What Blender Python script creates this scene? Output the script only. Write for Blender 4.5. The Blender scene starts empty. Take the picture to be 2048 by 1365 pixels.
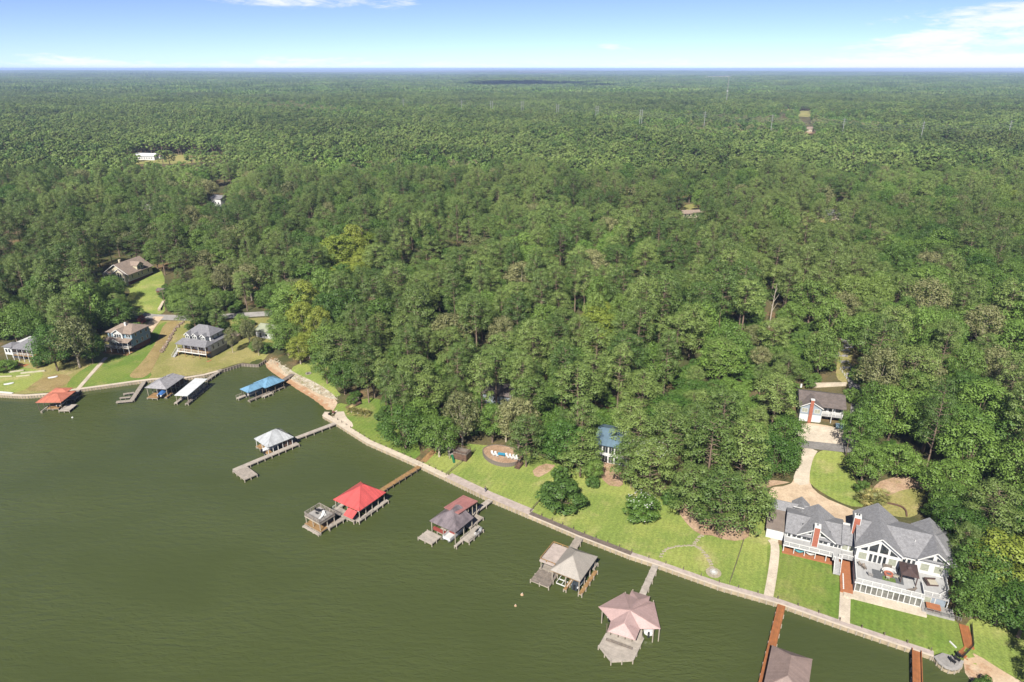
import bpy, math, random
import numpy as np
from mathutils import Vector, Matrix

random.seed(7)
rng = np.random.default_rng(11)
scene = bpy.context.scene
COL = scene.collection

# ------------------------------------------------------------------ camera
CAM_H, FPX, HOR_Y, CXP, CYP = 110.0, 1365.0, 137.5, 1024.0, 682.5
PITCH = math.atan((CYP - HOR_Y) / FPX)
cam = bpy.data.cameras.new('camera')
cam.sensor_width = 36.0
cam.lens = 36.0 * FPX / 2048.0
cam.clip_start, cam.clip_end = 1.0, 120000.0
camo = bpy.data.objects.new('camera', cam)
COL.objects.link(camo)
camo.location = (0, 0, CAM_H)
camo.rotation_euler = (math.pi / 2 - PITCH, 0, 0)
scene.camera = camo

# ------------------------------------------------------------------ sky, sun, exposure
SUN_AZ, SUN_EL = math.radians(198.0), math.radians(44.0)      # compass style: 0 = +Y, clockwise
world = bpy.data.worlds.new('World')
scene.world = world
world.use_nodes = True
nt = world.node_tree
nt.nodes.clear()
N = nt.nodes.new
L = nt.links.new
out = N('ShaderNodeOutputWorld')
bg = N('ShaderNodeBackground')
bg.inputs['Strength'].default_value = 0.083
sky = N('ShaderNodeTexSky')
sky.sky_type = 'NISHITA'
sky.sun_disc = False
sky.sun_elevation = SUN_EL
sky.sun_rotation = SUN_AZ
sky.altitude = 0
sky.air_density = 0.32
sky.dust_density = 0.15
sky.ozone_density = 3.0
tc = N('ShaderNodeTexCoord')


def wmath(op, a, b=None, c=None):
    n = N('ShaderNodeMath')
    n.operation = op
    for i, v in enumerate((a, b, c)):
        if v is None:
            continue
        if isinstance(v, (int, float)):
            n.inputs[i].default_value = v
        else:
            L(v, n.inputs[i])
    return n.outputs[0]


sep = N('ShaderNodeSeparateXYZ')
L(tc.outputs['Generated'], sep.inputs[0])
az = wmath('ARCTAN2', sep.outputs[0], sep.outputs[1])           # 0 = straight ahead, + = right
el = wmath('ARCSINE', sep.outputs[2])


def wnoise(sx, sz, scale, detail, off, rough=0.6, distort=0.0):
    cb = N('ShaderNodeCombineXYZ')
    L(wmath('MULTIPLY', az, sx), cb.inputs[0])
    L(wmath('MULTIPLY', el, sz), cb.inputs[1])
    cb.inputs[2].default_value = off
    nz = N('ShaderNodeTexNoise')
    nz.inputs['Scale'].default_value = scale
    nz.inputs['Detail'].default_value = detail
    nz.inputs['Roughness'].default_value = rough
    nz.inputs['Distortion'].default_value = distort
    L(cb.outputs[0], nz.inputs['Vector'])
    return nz.outputs['Fac']


def bank(a0, e0, ra, re, tilt=0.0):
    """one cloud bank: 1 at its middle, 0 outside (angles in degrees)"""
    da = wmath('DIVIDE', wmath('SUBTRACT', az, math.radians(a0)), math.radians(ra))
    ee = wmath('SUBTRACT', wmath('SUBTRACT', el, math.radians(e0)), wmath('MULTIPLY', wmath('SUBTRACT', az, math.radians(a0)), tilt))
    de = wmath('DIVIDE', ee, math.radians(re))
    r2 = wmath('ADD', wmath('MULTIPLY', da, da), wmath('MULTIPLY', de, de))
    return wmath('MAXIMUM', wmath('SUBTRACT', 1.0, r2), 0.0)


n1 = wnoise(3.0, 16.0, 2.2, 7.0, 3.1, 0.62, 0.6)
n2 = wnoise(14.0, 70.0, 2.0, 6.0, 5.2, 0.7, 0.5)
cov = wmath('MULTIPLY', bank(40, 2.8, 21, 4.4, 0.10), 1.3)
cov = wmath('ADD', cov, wmath('MULTIPLY', bank(-14.5, 4.7, 9.5, 1.0), 1.35))
cov = wmath('ADD', cov, wmath('MULTIPLY', bank(7.6, 1.55, 2.6, 0.4, -0.10), 1.0))
cov = wmath('ADD', cov, wmath('MULTIPLY', bank(-35, 4.3, 3, 0.5), 0.8))
cov = wmath('ADD', cov, wmath('MULTIPLY', bank(60, 16, 30, 9), 0.8))
cov = wmath('ADD', cov, wmath('MULTIPLY', bank(-70, 18, 30, 8), 0.8))
hor = wmath('MAXIMUM', wmath('SUBTRACT', 1.0, wmath('DIVIDE', wmath('ABSOLUTE', wmath('SUBTRACT', el, math.radians(0.25))), math.radians(0.85))), 0.0)
cov = wmath('ADD', cov, wmath('MULTIPLY', hor, 0.95))
mix = wmath('ADD', wmath('MULTIPLY', n1, 0.75), wmath('MULTIPLY', n2, 0.45))
dens = wmath('ADD', wmath('MULTIPLY', wmath('SUBTRACT', mix, 0.6), 3.6), wmath('SUBTRACT', cov, 0.62))
ramp = N('ShaderNodeMapRange')
ramp.interpolation_type = 'SMOOTHSTEP'
ramp.inputs['From Min'].default_value = 0.0
ramp.inputs['From Max'].default_value = 0.8
ramp.inputs['To Max'].default_value = 0.85
L(dens, ramp.inputs['Value'])
cm = N('ShaderNodeMix')
cm.data_type = 'RGBA'
L(ramp.outputs[0], cm.inputs['Factor'])
tn = N('ShaderNodeMix')
tn.data_type = 'RGBA'
tn.blend_type = 'MULTIPLY'
tn.inputs['Factor'].default_value = 1.0
tn.inputs['B'].default_value = (1.06, 0.96, 0.99, 1)
L(sky.outputs[0], tn.inputs['A'])
L(tn.outputs['Result'], cm.inputs['A'])
cm.inputs['B'].default_value = (6.0, 6.1, 6.25, 1)
L(cm.outputs['Result'], bg.inputs['Color'])
L(bg.outputs[0], out.inputs[0])

sun = bpy.data.lights.new('sun', 'SUN')
sun.energy = 5.0
sun.angle = math.radians(0.55)
sun.color = (1.0, 0.955, 0.87)
suno = bpy.data.objects.new('sun', sun)
COL.objects.link(suno)
SUN_DIR = Vector((math.sin(SUN_AZ) * math.cos(SUN_EL), math.cos(SUN_AZ) * math.cos(SUN_EL), math.sin(SUN_EL)))
suno.rotation_euler = (-SUN_DIR).to_track_quat('-Z', 'Y').to_euler()
suno.location = (-40, -60, 160)
vs = scene.view_settings
vs.view_transform = 'Standard'
vs.look = 'None'
vs.exposure = 1.1
vs.gamma = 1.0
vs.use_curve_mapping = False
scene.cycles.use_denoising = True
scene.cycles.max_bounces = 6
scene.cycles.transparent_max_bounces = 6
scene.cycles.volume_bounces = 0
scene.cycles.diffuse_bounces = 1

# ------------------------------------------------------------------ helpers
ct, st = math.cos(PITCH), math.sin(PITCH)


def P(x, y, z=0.0):
    """point of the place at height z that the photograph shows at pixel x, y"""
    u, v = (x - CXP) / FPX, -(y - CYP) / FPX
    d = (u, ct + v * st, -st + v * ct)
    t = (z - CAM_H) / d[2]
    return Vector((t * d[0], t * d[1], z))


def project(x, y, z):
    dz = z - CAM_H
    dep = y * ct - dz * st
    return CXP + FPX * x / dep, CYP - FPX * (y * st + dz * ct) / dep


class MB:
    def __init__(self):
        self.v, self.f = [], []

    def add(self, vs, fs):
        n = len(self.v)
        self.v += [tuple(p) for p in vs]
        self.f += [tuple(i + n for i in f) for f in fs]
        return self

    def box(self, x0, x1, y0, y1, z0, z1):
        return self.add([(x0, y0, z0), (x1, y0, z0), (x1, y1, z0), (x0, y1, z0), (x0, y0, z1), (x1, y0, z1), (x1, y1, z1), (x0, y1, z1)],
                        [(0, 3, 2, 1), (4, 5, 6, 7), (0, 1, 5, 4), (1, 2, 6, 5), (2, 3, 7, 6), (3, 0, 4, 7)])

    def prism(self, poly, z0, z1):
        n = len(poly)
        a = sum(poly[i][0] * poly[(i + 1) % n][1] - poly[(i + 1) % n][0] * poly[i][1] for i in range(n))
        if a < 0:
            poly = poly[::-1]
        vs = [(p[0], p[1], z0) for p in poly] + [(p[0], p[1], z1) for p in poly]
        fs = [tuple(range(n - 1, -1, -1)), tuple(range(n, 2 * n))] + [(i, (i + 1) % n, n + (i + 1) % n, n + i) for i in range(n)]
        return self.add(vs, fs)

    def beam(self, p, q, w, h=None):
        """square bar from p to q (any direction)"""
        h = h or w
        p, q = Vector(p), Vector(q)
        d = (q - p).normalized()
        s = d.cross(Vector((0, 0, 1)))
        s = Vector((1, 0, 0)) if s.length < 1e-4 else s.normalized()
        u = s.cross(d)
        vs = []
        for c in (p, q):
            for a, b in ((-1, -1), (1, -1), (1, 1), (-1, 1)):
                vs.append(c + s * (a * w / 2) + u * (b * h / 2))
        return self.add(vs, [(3, 2, 1, 0), (4, 5, 6, 7), (0, 1, 5, 4), (1, 2, 6, 5), (2, 3, 7, 6), (3, 0, 4, 7)])

    def tube(self, p, q, r0, r1=None, n=8):
        r1 = r0 if r1 is None else r1
        p, q = Vector(p), Vector(q)
        d = (q - p).normalized()
        s = d.cross(Vector((0, 0, 1)))
        s = Vector((1, 0, 0)) if s.length < 1e-4 else s.normalized()
        u = s.cross(d)
        vs = [c + (s * math.cos(t) + u * math.sin(t)) * r for c, r in ((p, r0), (q, r1)) for t in [2 * math.pi * k / n for k in range(n)]]
        fs = [(k, (k + 1) % n, n + (k + 1) % n, n + k) for k in range(n)] + [tuple(range(n - 1, -1, -1)), tuple(range(n, 2 * n))]
        return self.add(vs, fs)

    def slab(self, pts, t=0.12):
        """planar roof sheet with thickness t downwards"""
        n = len(pts)
        pts = [Vector(p) for p in pts]
        nrm = (pts[1] - pts[0]).cross(pts[2] - pts[0])
        if nrm.z < 0:
            pts = pts[::-1]
        vs = pts + [p - Vector((0, 0, t)) for p in pts]
        fs = [tuple(range(n)), tuple(range(2 * n - 1, n - 1, -1))] + [(i, n + i, n + (i + 1) % n, (i + 1) % n) for i in range(n)]
        return self.add(vs, fs)

    def lathe(self, prof, c=(0, 0, 0), n=16):
        k = len(prof)
        vs = [(c[0] + r * math.cos(2 * math.pi * i / n), c[1] + r * math.sin(2 * math.pi * i / n), c[2] + z) for i in range(n) for r, z in prof]
        fs = [(i * k + j, ((i + 1) % n) * k + j, ((i + 1) % n) * k + j + 1, i * k + j + 1) for i in range(n) for j in range(k - 1)]
        return self.add(vs, fs)

    def loft(self, rings, cap=True):
        n = len(rings[0])
        vs = [p for r in rings for p in r]
        fs = [(a * n + i, a * n + (i + 1) % n, (a + 1) * n + (i + 1) % n, (a + 1) * n + i) for a in range(len(rings) - 1) for i in range(n)]
        if cap:
            fs += [tuple(range(n - 1, -1, -1)), tuple((len(rings) - 1) * n + i for i in range(n))]
        return self.add(vs, fs)

    def mesh(self, name, mat):
        me = bpy.data.meshes.new(name)
        me.from_pydata(self.v, [], self.f)
        me.materials.append(mat)
        return me

    def build(self, name, mat, parent=None, smooth=False):
        me = self.mesh(name, mat)
        if smooth:
            me.polygons.foreach_set('use_smooth', [True] * len(me.polygons))
        return link(name, me, parent)


def link(name, me, parent=None):
    o = bpy.data.objects.new(name, me)
    COL.objects.link(o)
    if parent is not None:
        o.parent = parent
    return o


def tag(o, label=None, cat=None, group=None, kind=None):
    if label:
        o['label'] = label
    if cat:
        o['category'] = cat
    if group:
        o['group'] = group
    if kind:
        o['kind'] = kind
    return o


def thing(name, label, cat, loc=(0, 0, 0), rz=0.0, group=None):
    o = bpy.data.objects.new(name, None)
    o.empty_display_size = 0.5
    COL.objects.link(o)
    o.location = loc
    o.rotation_euler = (0, 0, rz)
    return tag(o, label, cat, group)


def cyl(n=8):
    return [(math.cos(2 * math.pi * k / n), math.sin(2 * math.pi * k / n)) for k in range(n)]


# ------------------------------------------------------------------ materials
def new_mat(name):
    m = bpy.data.materials.new(name)
    m.use_nodes = True
    return m, m.node_tree, m.node_tree.nodes['Principled BSDF']


def mat(name, col, rough=0.7, var=0.25, scale=2.0, metal=0.0, bump=0.0, bscale=None, stripes=None, spec=0.5, col2=None, stretch=(1, 1, 1), fine=0.0):
    """weathered surface: two noises vary the base colour; optional stripes (axis, spacing, depth) as boards or seams in object space"""
    m, t, b = new_mat(name)
    n, l = t.nodes.new, t.links.new
    co = n('ShaderNodeTexCoord')
    mp = n('ShaderNodeMapping')
    mp.inputs['Scale'].default_value = stretch
    l(co.outputs['Object'], mp.inputs['Vector'])
    nz = n('ShaderNodeTexNoise')
    nz.inputs['Scale'].default_value = scale
    nz.inputs['Detail'].default_value = 6
    nz.inputs['Roughness'].default_value = 0.65
    l(mp.outputs[0], nz.inputs['Vector'])
    mx = n('ShaderNodeMix')
    mx.data_type = 'RGBA'
    c = Vector(col[:3])
    c2 = Vector(col2) if col2 else c * (1 - var * 1.3)
    mx.inputs['A'].default_value = (*c2, 1)
    mx.inputs['B'].default_value = (*(c * (1 + var * 0.5)), 1)
    mr = n('ShaderNodeMapRange')
    mr.inputs['From Min'].default_value = 0.33
    mr.inputs['From Max'].default_value = 0.67
    l(nz.outputs['Fac'], mr.inputs['Value'])
    l(mr.outputs[0], mx.inputs['Factor'])
    colr = mx.outputs['Result']
    hgt = nz.outputs['Fac']
    if fine:
        n3 = n('ShaderNodeTexNoise')
        n3.inputs['Scale'].default_value = scale * 9
        n3.inputs['Detail'].default_value = 3
        l(co.outputs['Object'], n3.inputs['Vector'])
        r3 = n('ShaderNodeMapRange')
        r3.inputs['From Min'].default_value = 0.3
        r3.inputs['From Max'].default_value = 0.7
        r3.inputs['To Min'].default_value = 1 - fine
        r3.inputs['To Max'].default_value = 1 + fine
        l(n3.outputs['Fac'], r3.inputs['Value'])
        m3 = n('ShaderNodeMix')
        m3.data_type = 'RGBA'
        m3.blend_type = 'MULTIPLY'
        m3.inputs['Factor'].default_value = 1
        l(colr, m3.inputs['A'])
        l(r3.outputs[0], m3.inputs['B'])
        colr = m3.outputs['Result']
    if stripes:
        ax, sp, dep = stripes
        sx = n('ShaderNodeSeparateXYZ')
        l(co.outputs['Object'], sx.inputs[0])
        d = n('ShaderNodeMath')
        d.operation = 'DIVIDE'
        l(sx.outputs[ax], d.inputs[0])
        d.inputs[1].default_value = sp
        fl = n('ShaderNodeMath')
        fl.operation = 'FLOOR'
        l(d.outputs[0], fl.inputs[0])
        wn = n('ShaderNodeTexWhiteNoise')
        wn.noise_dimensions = '1D'
        l(fl.outputs[0], wn.inputs['W'])
        fr = n('ShaderNodeMath')
        fr.operation = 'FRACT'
        l(d.outputs[0], fr.inputs[0])
        gap = n('ShaderNodeMath')
        gap.operation = 'LESS_THAN'
        l(fr.outputs[0], gap.inputs[0])
        gap.inputs[1].default_value = 0.1
        r2 = n('ShaderNodeMapRange')
        r2.inputs['To Min'].default_value = 1 - dep
        r2.inputs['To Max'].default_value = 1 + dep * 0.5
        l(wn.outputs['Value'], r2.inputs['Value'])
        sb = n('ShaderNodeMath')
        sb.operation = 'MULTIPLY_ADD'
        l(gap.outputs[0], sb.inputs[0])
        sb.inputs[1].default_value = -dep * 1.2
        l(r2.outputs[0], sb.inputs[2])
        m2 = n('ShaderNodeMix')
        m2.data_type = 'RGBA'
        m2.blend_type = 'MULTIPLY'
        m2.inputs['Factor'].default_value = 1
        l(colr, m2.inputs['A'])
        l(sb.outputs[0], m2.inputs['B'])
        colr = m2.outputs['Result']
        hgt = sb.outputs[0]
    l(colr, b.inputs['Base Color'])
    b.inputs['Roughness'].default_value = rough
    b.inputs['Metallic'].default_value = metal
    b.inputs['Specular IOR Level'].default_value = spec
    if bump:
        bp = n('ShaderNodeBump')
        bp.inputs['Strength'].default_value = bump
        bp.inputs['Distance'].default_value = 0.05
        l(hgt, bp.inputs['Height'])
        l(bp.outputs[0], b.inputs['Normal'])
    return m


def ground_mat(name, cols, scale=0.08, rough=0.95, mow=None, fine=0.35):
    """grass or soil: three colours mixed by noises of several sizes in world space"""
    m, t, b = new_mat(name)
    n, l = t.nodes.new, t.links.new
    g = n('ShaderNodeNewGeometry')

    def nz(s, d=4, off=(0, 0, 0)):
        mp = n('ShaderNodeMapping')
        mp.inputs['Location'].default_value = off
        l(g.outputs['Position'], mp.inputs['Vector'])
        k = n('ShaderNodeTexNoise')
        k.inputs['Scale'].default_value = s
        k.inputs['Detail'].default_value = d
        k.inputs['Roughness'].default_value = 0.6
        l(mp.outputs[0], k.inputs['Vector'])
        return k.outputs['Fac']

    def mixc(f, a, bb, lo, hi, mode='MIX'):
        r = n('ShaderNodeMapRange')
        r.interpolation_type = 'SMOOTHSTEP'
        r.inputs['From Min'].default_value = lo
        r.inputs['From Max'].default_value = hi
        l(f, r.inputs['Value'])
        k = n('ShaderNodeMix')
        k.data_type = 'RGBA'
        k.blend_type = mode
        l(r.outputs[0], k.inputs['Factor'])
        for s, v in (('A', a), ('B', bb)):
            if isinstance(v, tuple):
                k.inputs[s].default_value = (*v, 1)
            else:
                l(v, k.inputs[s])
        return k.outputs['Result']
    c = mixc(nz(scale, 5), cols[0], cols[1], 0.4, 0.62)
    c = mixc(nz(scale * 1.7, 6, (31, 7, 3)), c, cols[2], 0.5, 0.72)
    f = nz(2.2, 5, (3, 91, 0))
    r = n('ShaderNodeMapRange')
    r.inputs['From Min'].default_value = 0.25
    r.inputs['From Max'].default_value = 0.75
    r.inputs['To Min'].default_value = 1 - fine
    r.inputs['To Max'].default_value = 1 + fine
    l(f, r.inputs['Value'])
    k = n('ShaderNodeMix')
    k.data_type = 'RGBA'
    k.blend_type = 'MULTIPLY'
    k.inputs['Factor'].default_value = 1
    l(c, k.inputs['A'])
    l(r.outputs[0], k.inputs['B'])
    c = k.outputs['Result']
    if mow:
        ang, sp, amt = mow
        w = n('ShaderNodeTexWave')
        mp = n('ShaderNodeMapping')
        mp.inputs['Rotation'].default_value = (0, 0, ang)
        l(g.outputs['Position'], mp.inputs['Vector'])
        l(mp.outputs[0], w.inputs['Vector'])
        w.inputs['Scale'].default_value = 0.314 / sp
        w.inputs['Distortion'].default_value = 1.5
        w.inputs['Detail'].default_value = 2
        r = n('ShaderNodeMapRange')
        r.inputs['To Min'].default_value = 1 - amt
        r.inputs['To Max'].default_value = 1 + amt
        l(w.outputs['Fac'], r.inputs['Value'])
        k = n('ShaderNodeMix')
        k.data_type = 'RGBA'
        k.blend_type = 'MULTIPLY'
        k.inputs['Factor'].default_value = 1
        l(c, k.inputs['A'])
        l(r.outputs[0], k.inputs['B'])
        c = k.outputs['Result']
    l(c, b.inputs['Base Color'])
    b.inputs['Roughness'].default_value = rough
    b.inputs['Specular IOR Level'].default_value = 0.15
    bp = n('ShaderNodeBump')
    bp.inputs['Strength'].default_value = 0.5
    bp.inputs['Distance'].default_value = 0.08
    l(nz(6.0, 4), bp.inputs['Height'])
    l(bp.outputs[0], b.inputs['Normal'])
    return m


def foliage_mat(name, c_lo, c_hi, c_alt, trans=0.10):
    """leaves: colour differs from tree to tree and from stand to stand; light passes through a little"""
    m, t, b = new_mat(name)
    n, l = t.nodes.new, t.links.new
    oi = n('ShaderNodeObjectInfo')
    nz = n('ShaderNodeTexNoise')
    nz.inputs['Scale'].default_value = 0.011
    nz.inputs['Detail'].default_value = 3
    l(oi.outputs['Location'], nz.inputs['Vector'])
    rl = n('ShaderNodeNewGeometry')
    f = n('ShaderNodeMath')
    f.operation = 'MULTIPLY_ADD'
    l(oi.outputs['Random'], f.inputs[0])
    f.inputs[1].default_value = 1.0
    f.inputs[2].default_value = -0.08
    f2 = n('ShaderNodeMath')
    f2.operation = 'MULTIPLY_ADD'
    l(rl.outputs['Random Per Island'], f2.inputs[0])
    f2.inputs[1].default_value = 0.22
    l(f.outputs[0], f2.inputs[2])
    a = n('ShaderNodeMix')
    a.data_type = 'RGBA'
    a.clamp_factor = True
    a.inputs['A'].default_value = (*c_lo, 1)
    a.inputs['B'].default_value = (*c_hi, 1)
    l(f2.outputs[0], a.inputs['Factor'])
    r = n('ShaderNodeMapRange')
    r.inputs['From Min'].default_value = 0.5
    r.inputs['From Max'].default_value = 0.72
    l(nz.outputs['Fac'], r.inputs['Value'])
    k = n('ShaderNodeMix')
    k.data_type = 'RGBA'
    l(r.outputs[0], k.inputs['Factor'])
    l(a.outputs['Result'], k.inputs['A'])
    k.inputs['B'].default_value = (*c_alt, 1)
    half = n('ShaderNodeMix')
    half.data_type = 'RGBA'
    half.inputs['Factor'].default_value = 0.7
    l(a.outputs['Result'], half.inputs['A'])
    l(k.outputs['Result'], half.inputs['B'])
    big = n('ShaderNodeTexNoise')
    big.inputs['Scale'].default_value = 0.0042
    big.inputs['Detail'].default_value = 4
    l(oi.outputs['Location'], big.inputs['Vector'])
    br = n('ShaderNodeMapRange')
    br.inputs['From Min'].default_value = 0.36
    br.inputs['From Max'].default_value = 0.64
    br.inputs['To Min'].default_value = 0.72
    br.inputs['To Max'].default_value = 1.22
    l(big.outputs['Fac'], br.inputs['Value'])
    st_ = n('ShaderNodeMix')
    st_.data_type = 'RGBA'
    st_.blend_type = 'MULTIPLY'
    st_.inputs['Factor'].default_value = 1.0
    l(half.outputs['Result'], st_.inputs['A'])
    l(br.outputs[0], st_.inputs['B'])
    half = st_
    l(half.outputs['Result'], b.inputs['Base Color'])
    b.inputs['Roughness'].default_value = 0.55
    b.inputs['Specular IOR Level'].default_value = 0.3
    tr = n('ShaderNodeBsdfTranslucent')
    l(half.outputs['Result'], tr.inputs['Color'])
    mx = n('ShaderNodeMixShader')
    mx.inputs[0].default_value = trans
    l(b.outputs[0], mx.inputs[1])
    l(tr.outputs[0], mx.inputs[2])
    l(mx.outputs[0], t.nodes['Material Output'].inputs[0])
    return m


M = {}
M['lawn'] = ground_mat('lawn', ((0.134, 0.178, 0.039), (0.191, 0.219, 0.054), (0.255, 0.238, 0.093)), 0.07, mow=(0.4, 1.6, 0.05))
M['lush'] = ground_mat('lush_lawn', ((0.090, 0.141, 0.024), (0.128, 0.164, 0.034), (0.172, 0.172, 0.056)), 0.06, mow=(0.5, 1.6, 0.06))
M['dry'] = ground_mat('dry_lawn', ((0.164, 0.160, 0.049), (0.213, 0.189, 0.070), (0.254, 0.205, 0.098)), 0.08)
M['straw'] = ground_mat('straw', ((0.221, 0.167, 0.074), (0.184, 0.135, 0.055), (0.147, 0.128, 0.043)), 0.12)
M['floor'] = ground_mat('forest_floor', ((0.05, 0.055, 0.02), (0.09, 0.075, 0.035), (0.17, 0.105, 0.055)), 0.05)
M['field'] = ground_mat('field', ((0.187, 0.178, 0.060), (0.238, 0.212, 0.076), (0.162, 0.170, 0.051)), 0.02)
M['mulch'] = ground_mat('mulch', ((0.25, 0.165, 0.105), (0.32, 0.225, 0.15), (0.19, 0.15, 0.07)), 0.2)
M['sand'] = ground_mat('sand', ((0.318, 0.231, 0.150), (0.359, 0.289, 0.208), (0.208, 0.099, 0.046)), 0.12, fine=0.2)
M['wet'] = ground_mat('wet_sand', ((0.29, 0.175, 0.10), (0.33, 0.21, 0.125), (0.23, 0.125, 0.06)), 0.2, rough=0.6, fine=0.15)
M['rubble'] = ground_mat('rubble', ((0.318, 0.289, 0.231), (0.231, 0.190, 0.128), (0.116, 0.116, 0.041)), 0.5, fine=0.5)
M['concrete'] = mat('concrete', (0.408, 0.348, 0.270), 0.85, 0.18, 0.25, fine=0.12)
M['concrete_grey'] = mat('concrete_grey', (0.235, 0.221, 0.207), 0.85, 0.22, 0.2, fine=0.12)
M['drive'] = mat('drive', (0.40, 0.31, 0.215), 0.85, 0.2, 0.3, fine=0.15, col2=(0.30, 0.22, 0.145))
M['asphalt'] = mat('asphalt', (0.154, 0.143, 0.133), 0.9, 0.25, 0.2, fine=0.15)
M['wood'] = mat('wood_grey', (0.264, 0.227, 0.189), 0.85, 0.25, 1.1, stripes=(0, 0.15, 0.18))
M['wood_y'] = mat('wood_grey_cross', (0.273, 0.236, 0.198), 0.85, 0.25, 1.1, stripes=(1, 0.15, 0.18))
M['wood_dark'] = mat('wood_weathered', (0.170, 0.140, 0.115), 0.9, 0.3, 1.4, stripes=(0, 0.15, 0.2))
M['wood_new'] = mat('wood_new', (0.243, 0.142, 0.056), 0.75, 0.22, 1.2, stripes=(0, 0.15, 0.18))
M['wood_orange'] = mat('wood_orange', (0.256, 0.094, 0.030), 0.7, 0.18, 1.0, stripes=(1, 0.15, 0.15))
M['wood_pale'] = mat('wood_pale', (0.306, 0.268, 0.228), 0.85, 0.2, 0.8, stripes=(0, 0.15, 0.12))
M['pile'] = mat('piling', (0.297, 0.257, 0.203), 0.85, 0.25, 1.5)
M['pile_dark'] = mat('piling_dark', (0.113, 0.087, 0.062), 0.9, 0.3, 1.5)
M['white'] = mat('white_paint', (0.480, 0.475, 0.457), 0.55, 0.07, 0.8)
M['white_metal'] = mat('white_metal', (0.408, 0.413, 0.408), 0.45, 0.06, 0.6, stripes=(1, 0.45, 0.06))
M['bark'] = mat('bark', (0.170, 0.120, 0.085), 0.95, 0.4, 2.0, stretch=(2, 2, 0.4))
M['bark_pale'] = mat('bark_pale', (0.360, 0.300, 0.230), 0.95, 0.3, 2.0, stretch=(2, 2, 0.4))
M['dead'] = mat('dead_wood', (0.318, 0.271, 0.215), 0.9, 0.2, 2.0)
M['pine'] = foliage_mat('pine_needles', (0.047, 0.088, 0.017), (0.136, 0.187, 0.045), (0.142, 0.177, 0.049))
M['oak'] = foliage_mat('oak_leaves', (0.043, 0.095, 0.014), (0.118, 0.192, 0.033), (0.151, 0.190, 0.045))
M['bright'] = foliage_mat('bright_leaves', (0.130, 0.185, 0.024), (0.235, 0.268, 0.042), (0.18, 0.215, 0.036), 0.2)
M['olive'] = foliage_mat('olive_leaves', (0.098, 0.112, 0.039), (0.176, 0.176, 0.072), (0.144, 0.144, 0.060))
M['shrub'] = foliage_mat('shrub_leaves', (0.039, 0.086, 0.013), (0.093, 0.157, 0.025), (0.096, 0.140, 0.036))
M['palm'] = foliage_mat('palm_leaves', (0.12, 0.14, 0.04), (0.33, 0.28, 0.10), (0.2, 0.2, 0.06))
M['red_leaf'] = foliage_mat('red_leaves', (0.16, 0.035, 0.025), (0.26, 0.06, 0.04), (0.2, 0.06, 0.04))


# ------------------------------------------------------------------ the lie of the land
def W2(p):
    return (p.x, p.y)


SEAWALL_WEST = [(-60, 788), (0, 790), (45, 792.5), (92, 789.5), (148, 780.5), (211, 772), (264, 764.5), (305, 759.5), (340, 757), (372, 756.5), (409, 750.5), (437, 743)]
SEAWALL_COVE = [(437, 743), (483, 728), (516, 730), (533, 720)]
SEAWALL_POINT = [(650, 824), (645, 831.5), (671, 846), (733, 885), (786, 908), (838, 931), (890, 955.5)]
SEAWALL_MID = [(890, 955.5), (971, 994.5), (1056, 1030)]
SEAWALL_EAST = [(1056, 1030), (1156, 1072), (1260, 1112), (1315, 1130), (1440, 1174), (1557, 1207), (1688, 1253), (1798, 1290), (1868, 1313)]
SEAWALL_ROUND = [(1868, 1313), (1878, 1326), (1890, 1335), (1904, 1340), (1915, 1338.5), (1923, 1333), (1926, 1322)]
CAPZ = 1.15
wl = lambda L_: [W2(P(x, y, CAPZ)) for x, y in L_]
BEACH_A = [(531, 726), (546, 741), (565, 754), (600, 778), (630, 796), (650, 811), (658, 818)]
BEACH_B = [(1932, 1350), (1954, 1367), (2010, 1400), (2100, 1450)]
bA = [P(x, y, 0) for x, y in BEACH_A]
bB = [P(x, y, 0) for x, y in BEACH_B]


def offs(pts, d):
    """move a polyline to its right side by d (out into the water)"""
    o = []
    for i, p in enumerate(pts):
        a = pts[max(0, i - 1)]
        b = pts[min(len(pts) - 1, i + 1)]
        t = (Vector(b) - Vector(a)).to_2d().normalized()
        o.append((p[0] + t.y * d, p[1] - t.x * d))
    return o


LAND = [(-900, 250), (-420, 235), (-260, 222)] + wl(SEAWALL_WEST) + wl(SEAWALL_COVE[1:]) + offs(bA, 4.5) + wl(SEAWALL_POINT) \
    + wl(SEAWALL_MID[1:]) + wl(SEAWALL_EAST[1:]) + wl(SEAWALL_ROUND[1:]) + offs(bB, 4.5) + [(330, 20), (60000, 20), (60000, 60000), (-60000, 60000), (-60000, 250)]
LANDA = np.array(LAND)


def seg_dist(X, Y, pts, closed=True):
    d = np.full(X.shape, 1e18)
    n = len(pts)
    for i in range(n if closed else n - 1):
        ax, ay = pts[i][:2]
        bx, by = pts[(i + 1) % n][:2]
        dx, dy = bx - ax, by - ay
        l2 = dx * dx + dy * dy + 1e-12
        t = np.clip(((X - ax) * dx + (Y - ay) * dy) / l2, 0, 1)
        d = np.minimum(d, (X - ax - t * dx) ** 2 + (Y - ay - t * dy) ** 2)
    return np.sqrt(d)


def inside(X, Y, pts):
    c = np.zeros(X.shape, bool)
    n = len(pts)
    for i in range(n):
        ax, ay = pts[i][:2]
        bx, by = pts[(i + 1) % n][:2]
        if ay == by:
            continue
        k = ((ay > Y) != (by > Y)) & (X < (bx - ax) * (Y - ay) / (by - ay) + ax)
        c ^= k
    return c


def sdist(X, Y, pts):
    d = seg_dist(X, Y, pts)
    return np.where(inside(X, Y, pts), d, -d)


def sst(a, b, x):
    t = np.clip((x - a) / (b - a), 0, 1)
    return t * t * (3 - 2 * t)


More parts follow.
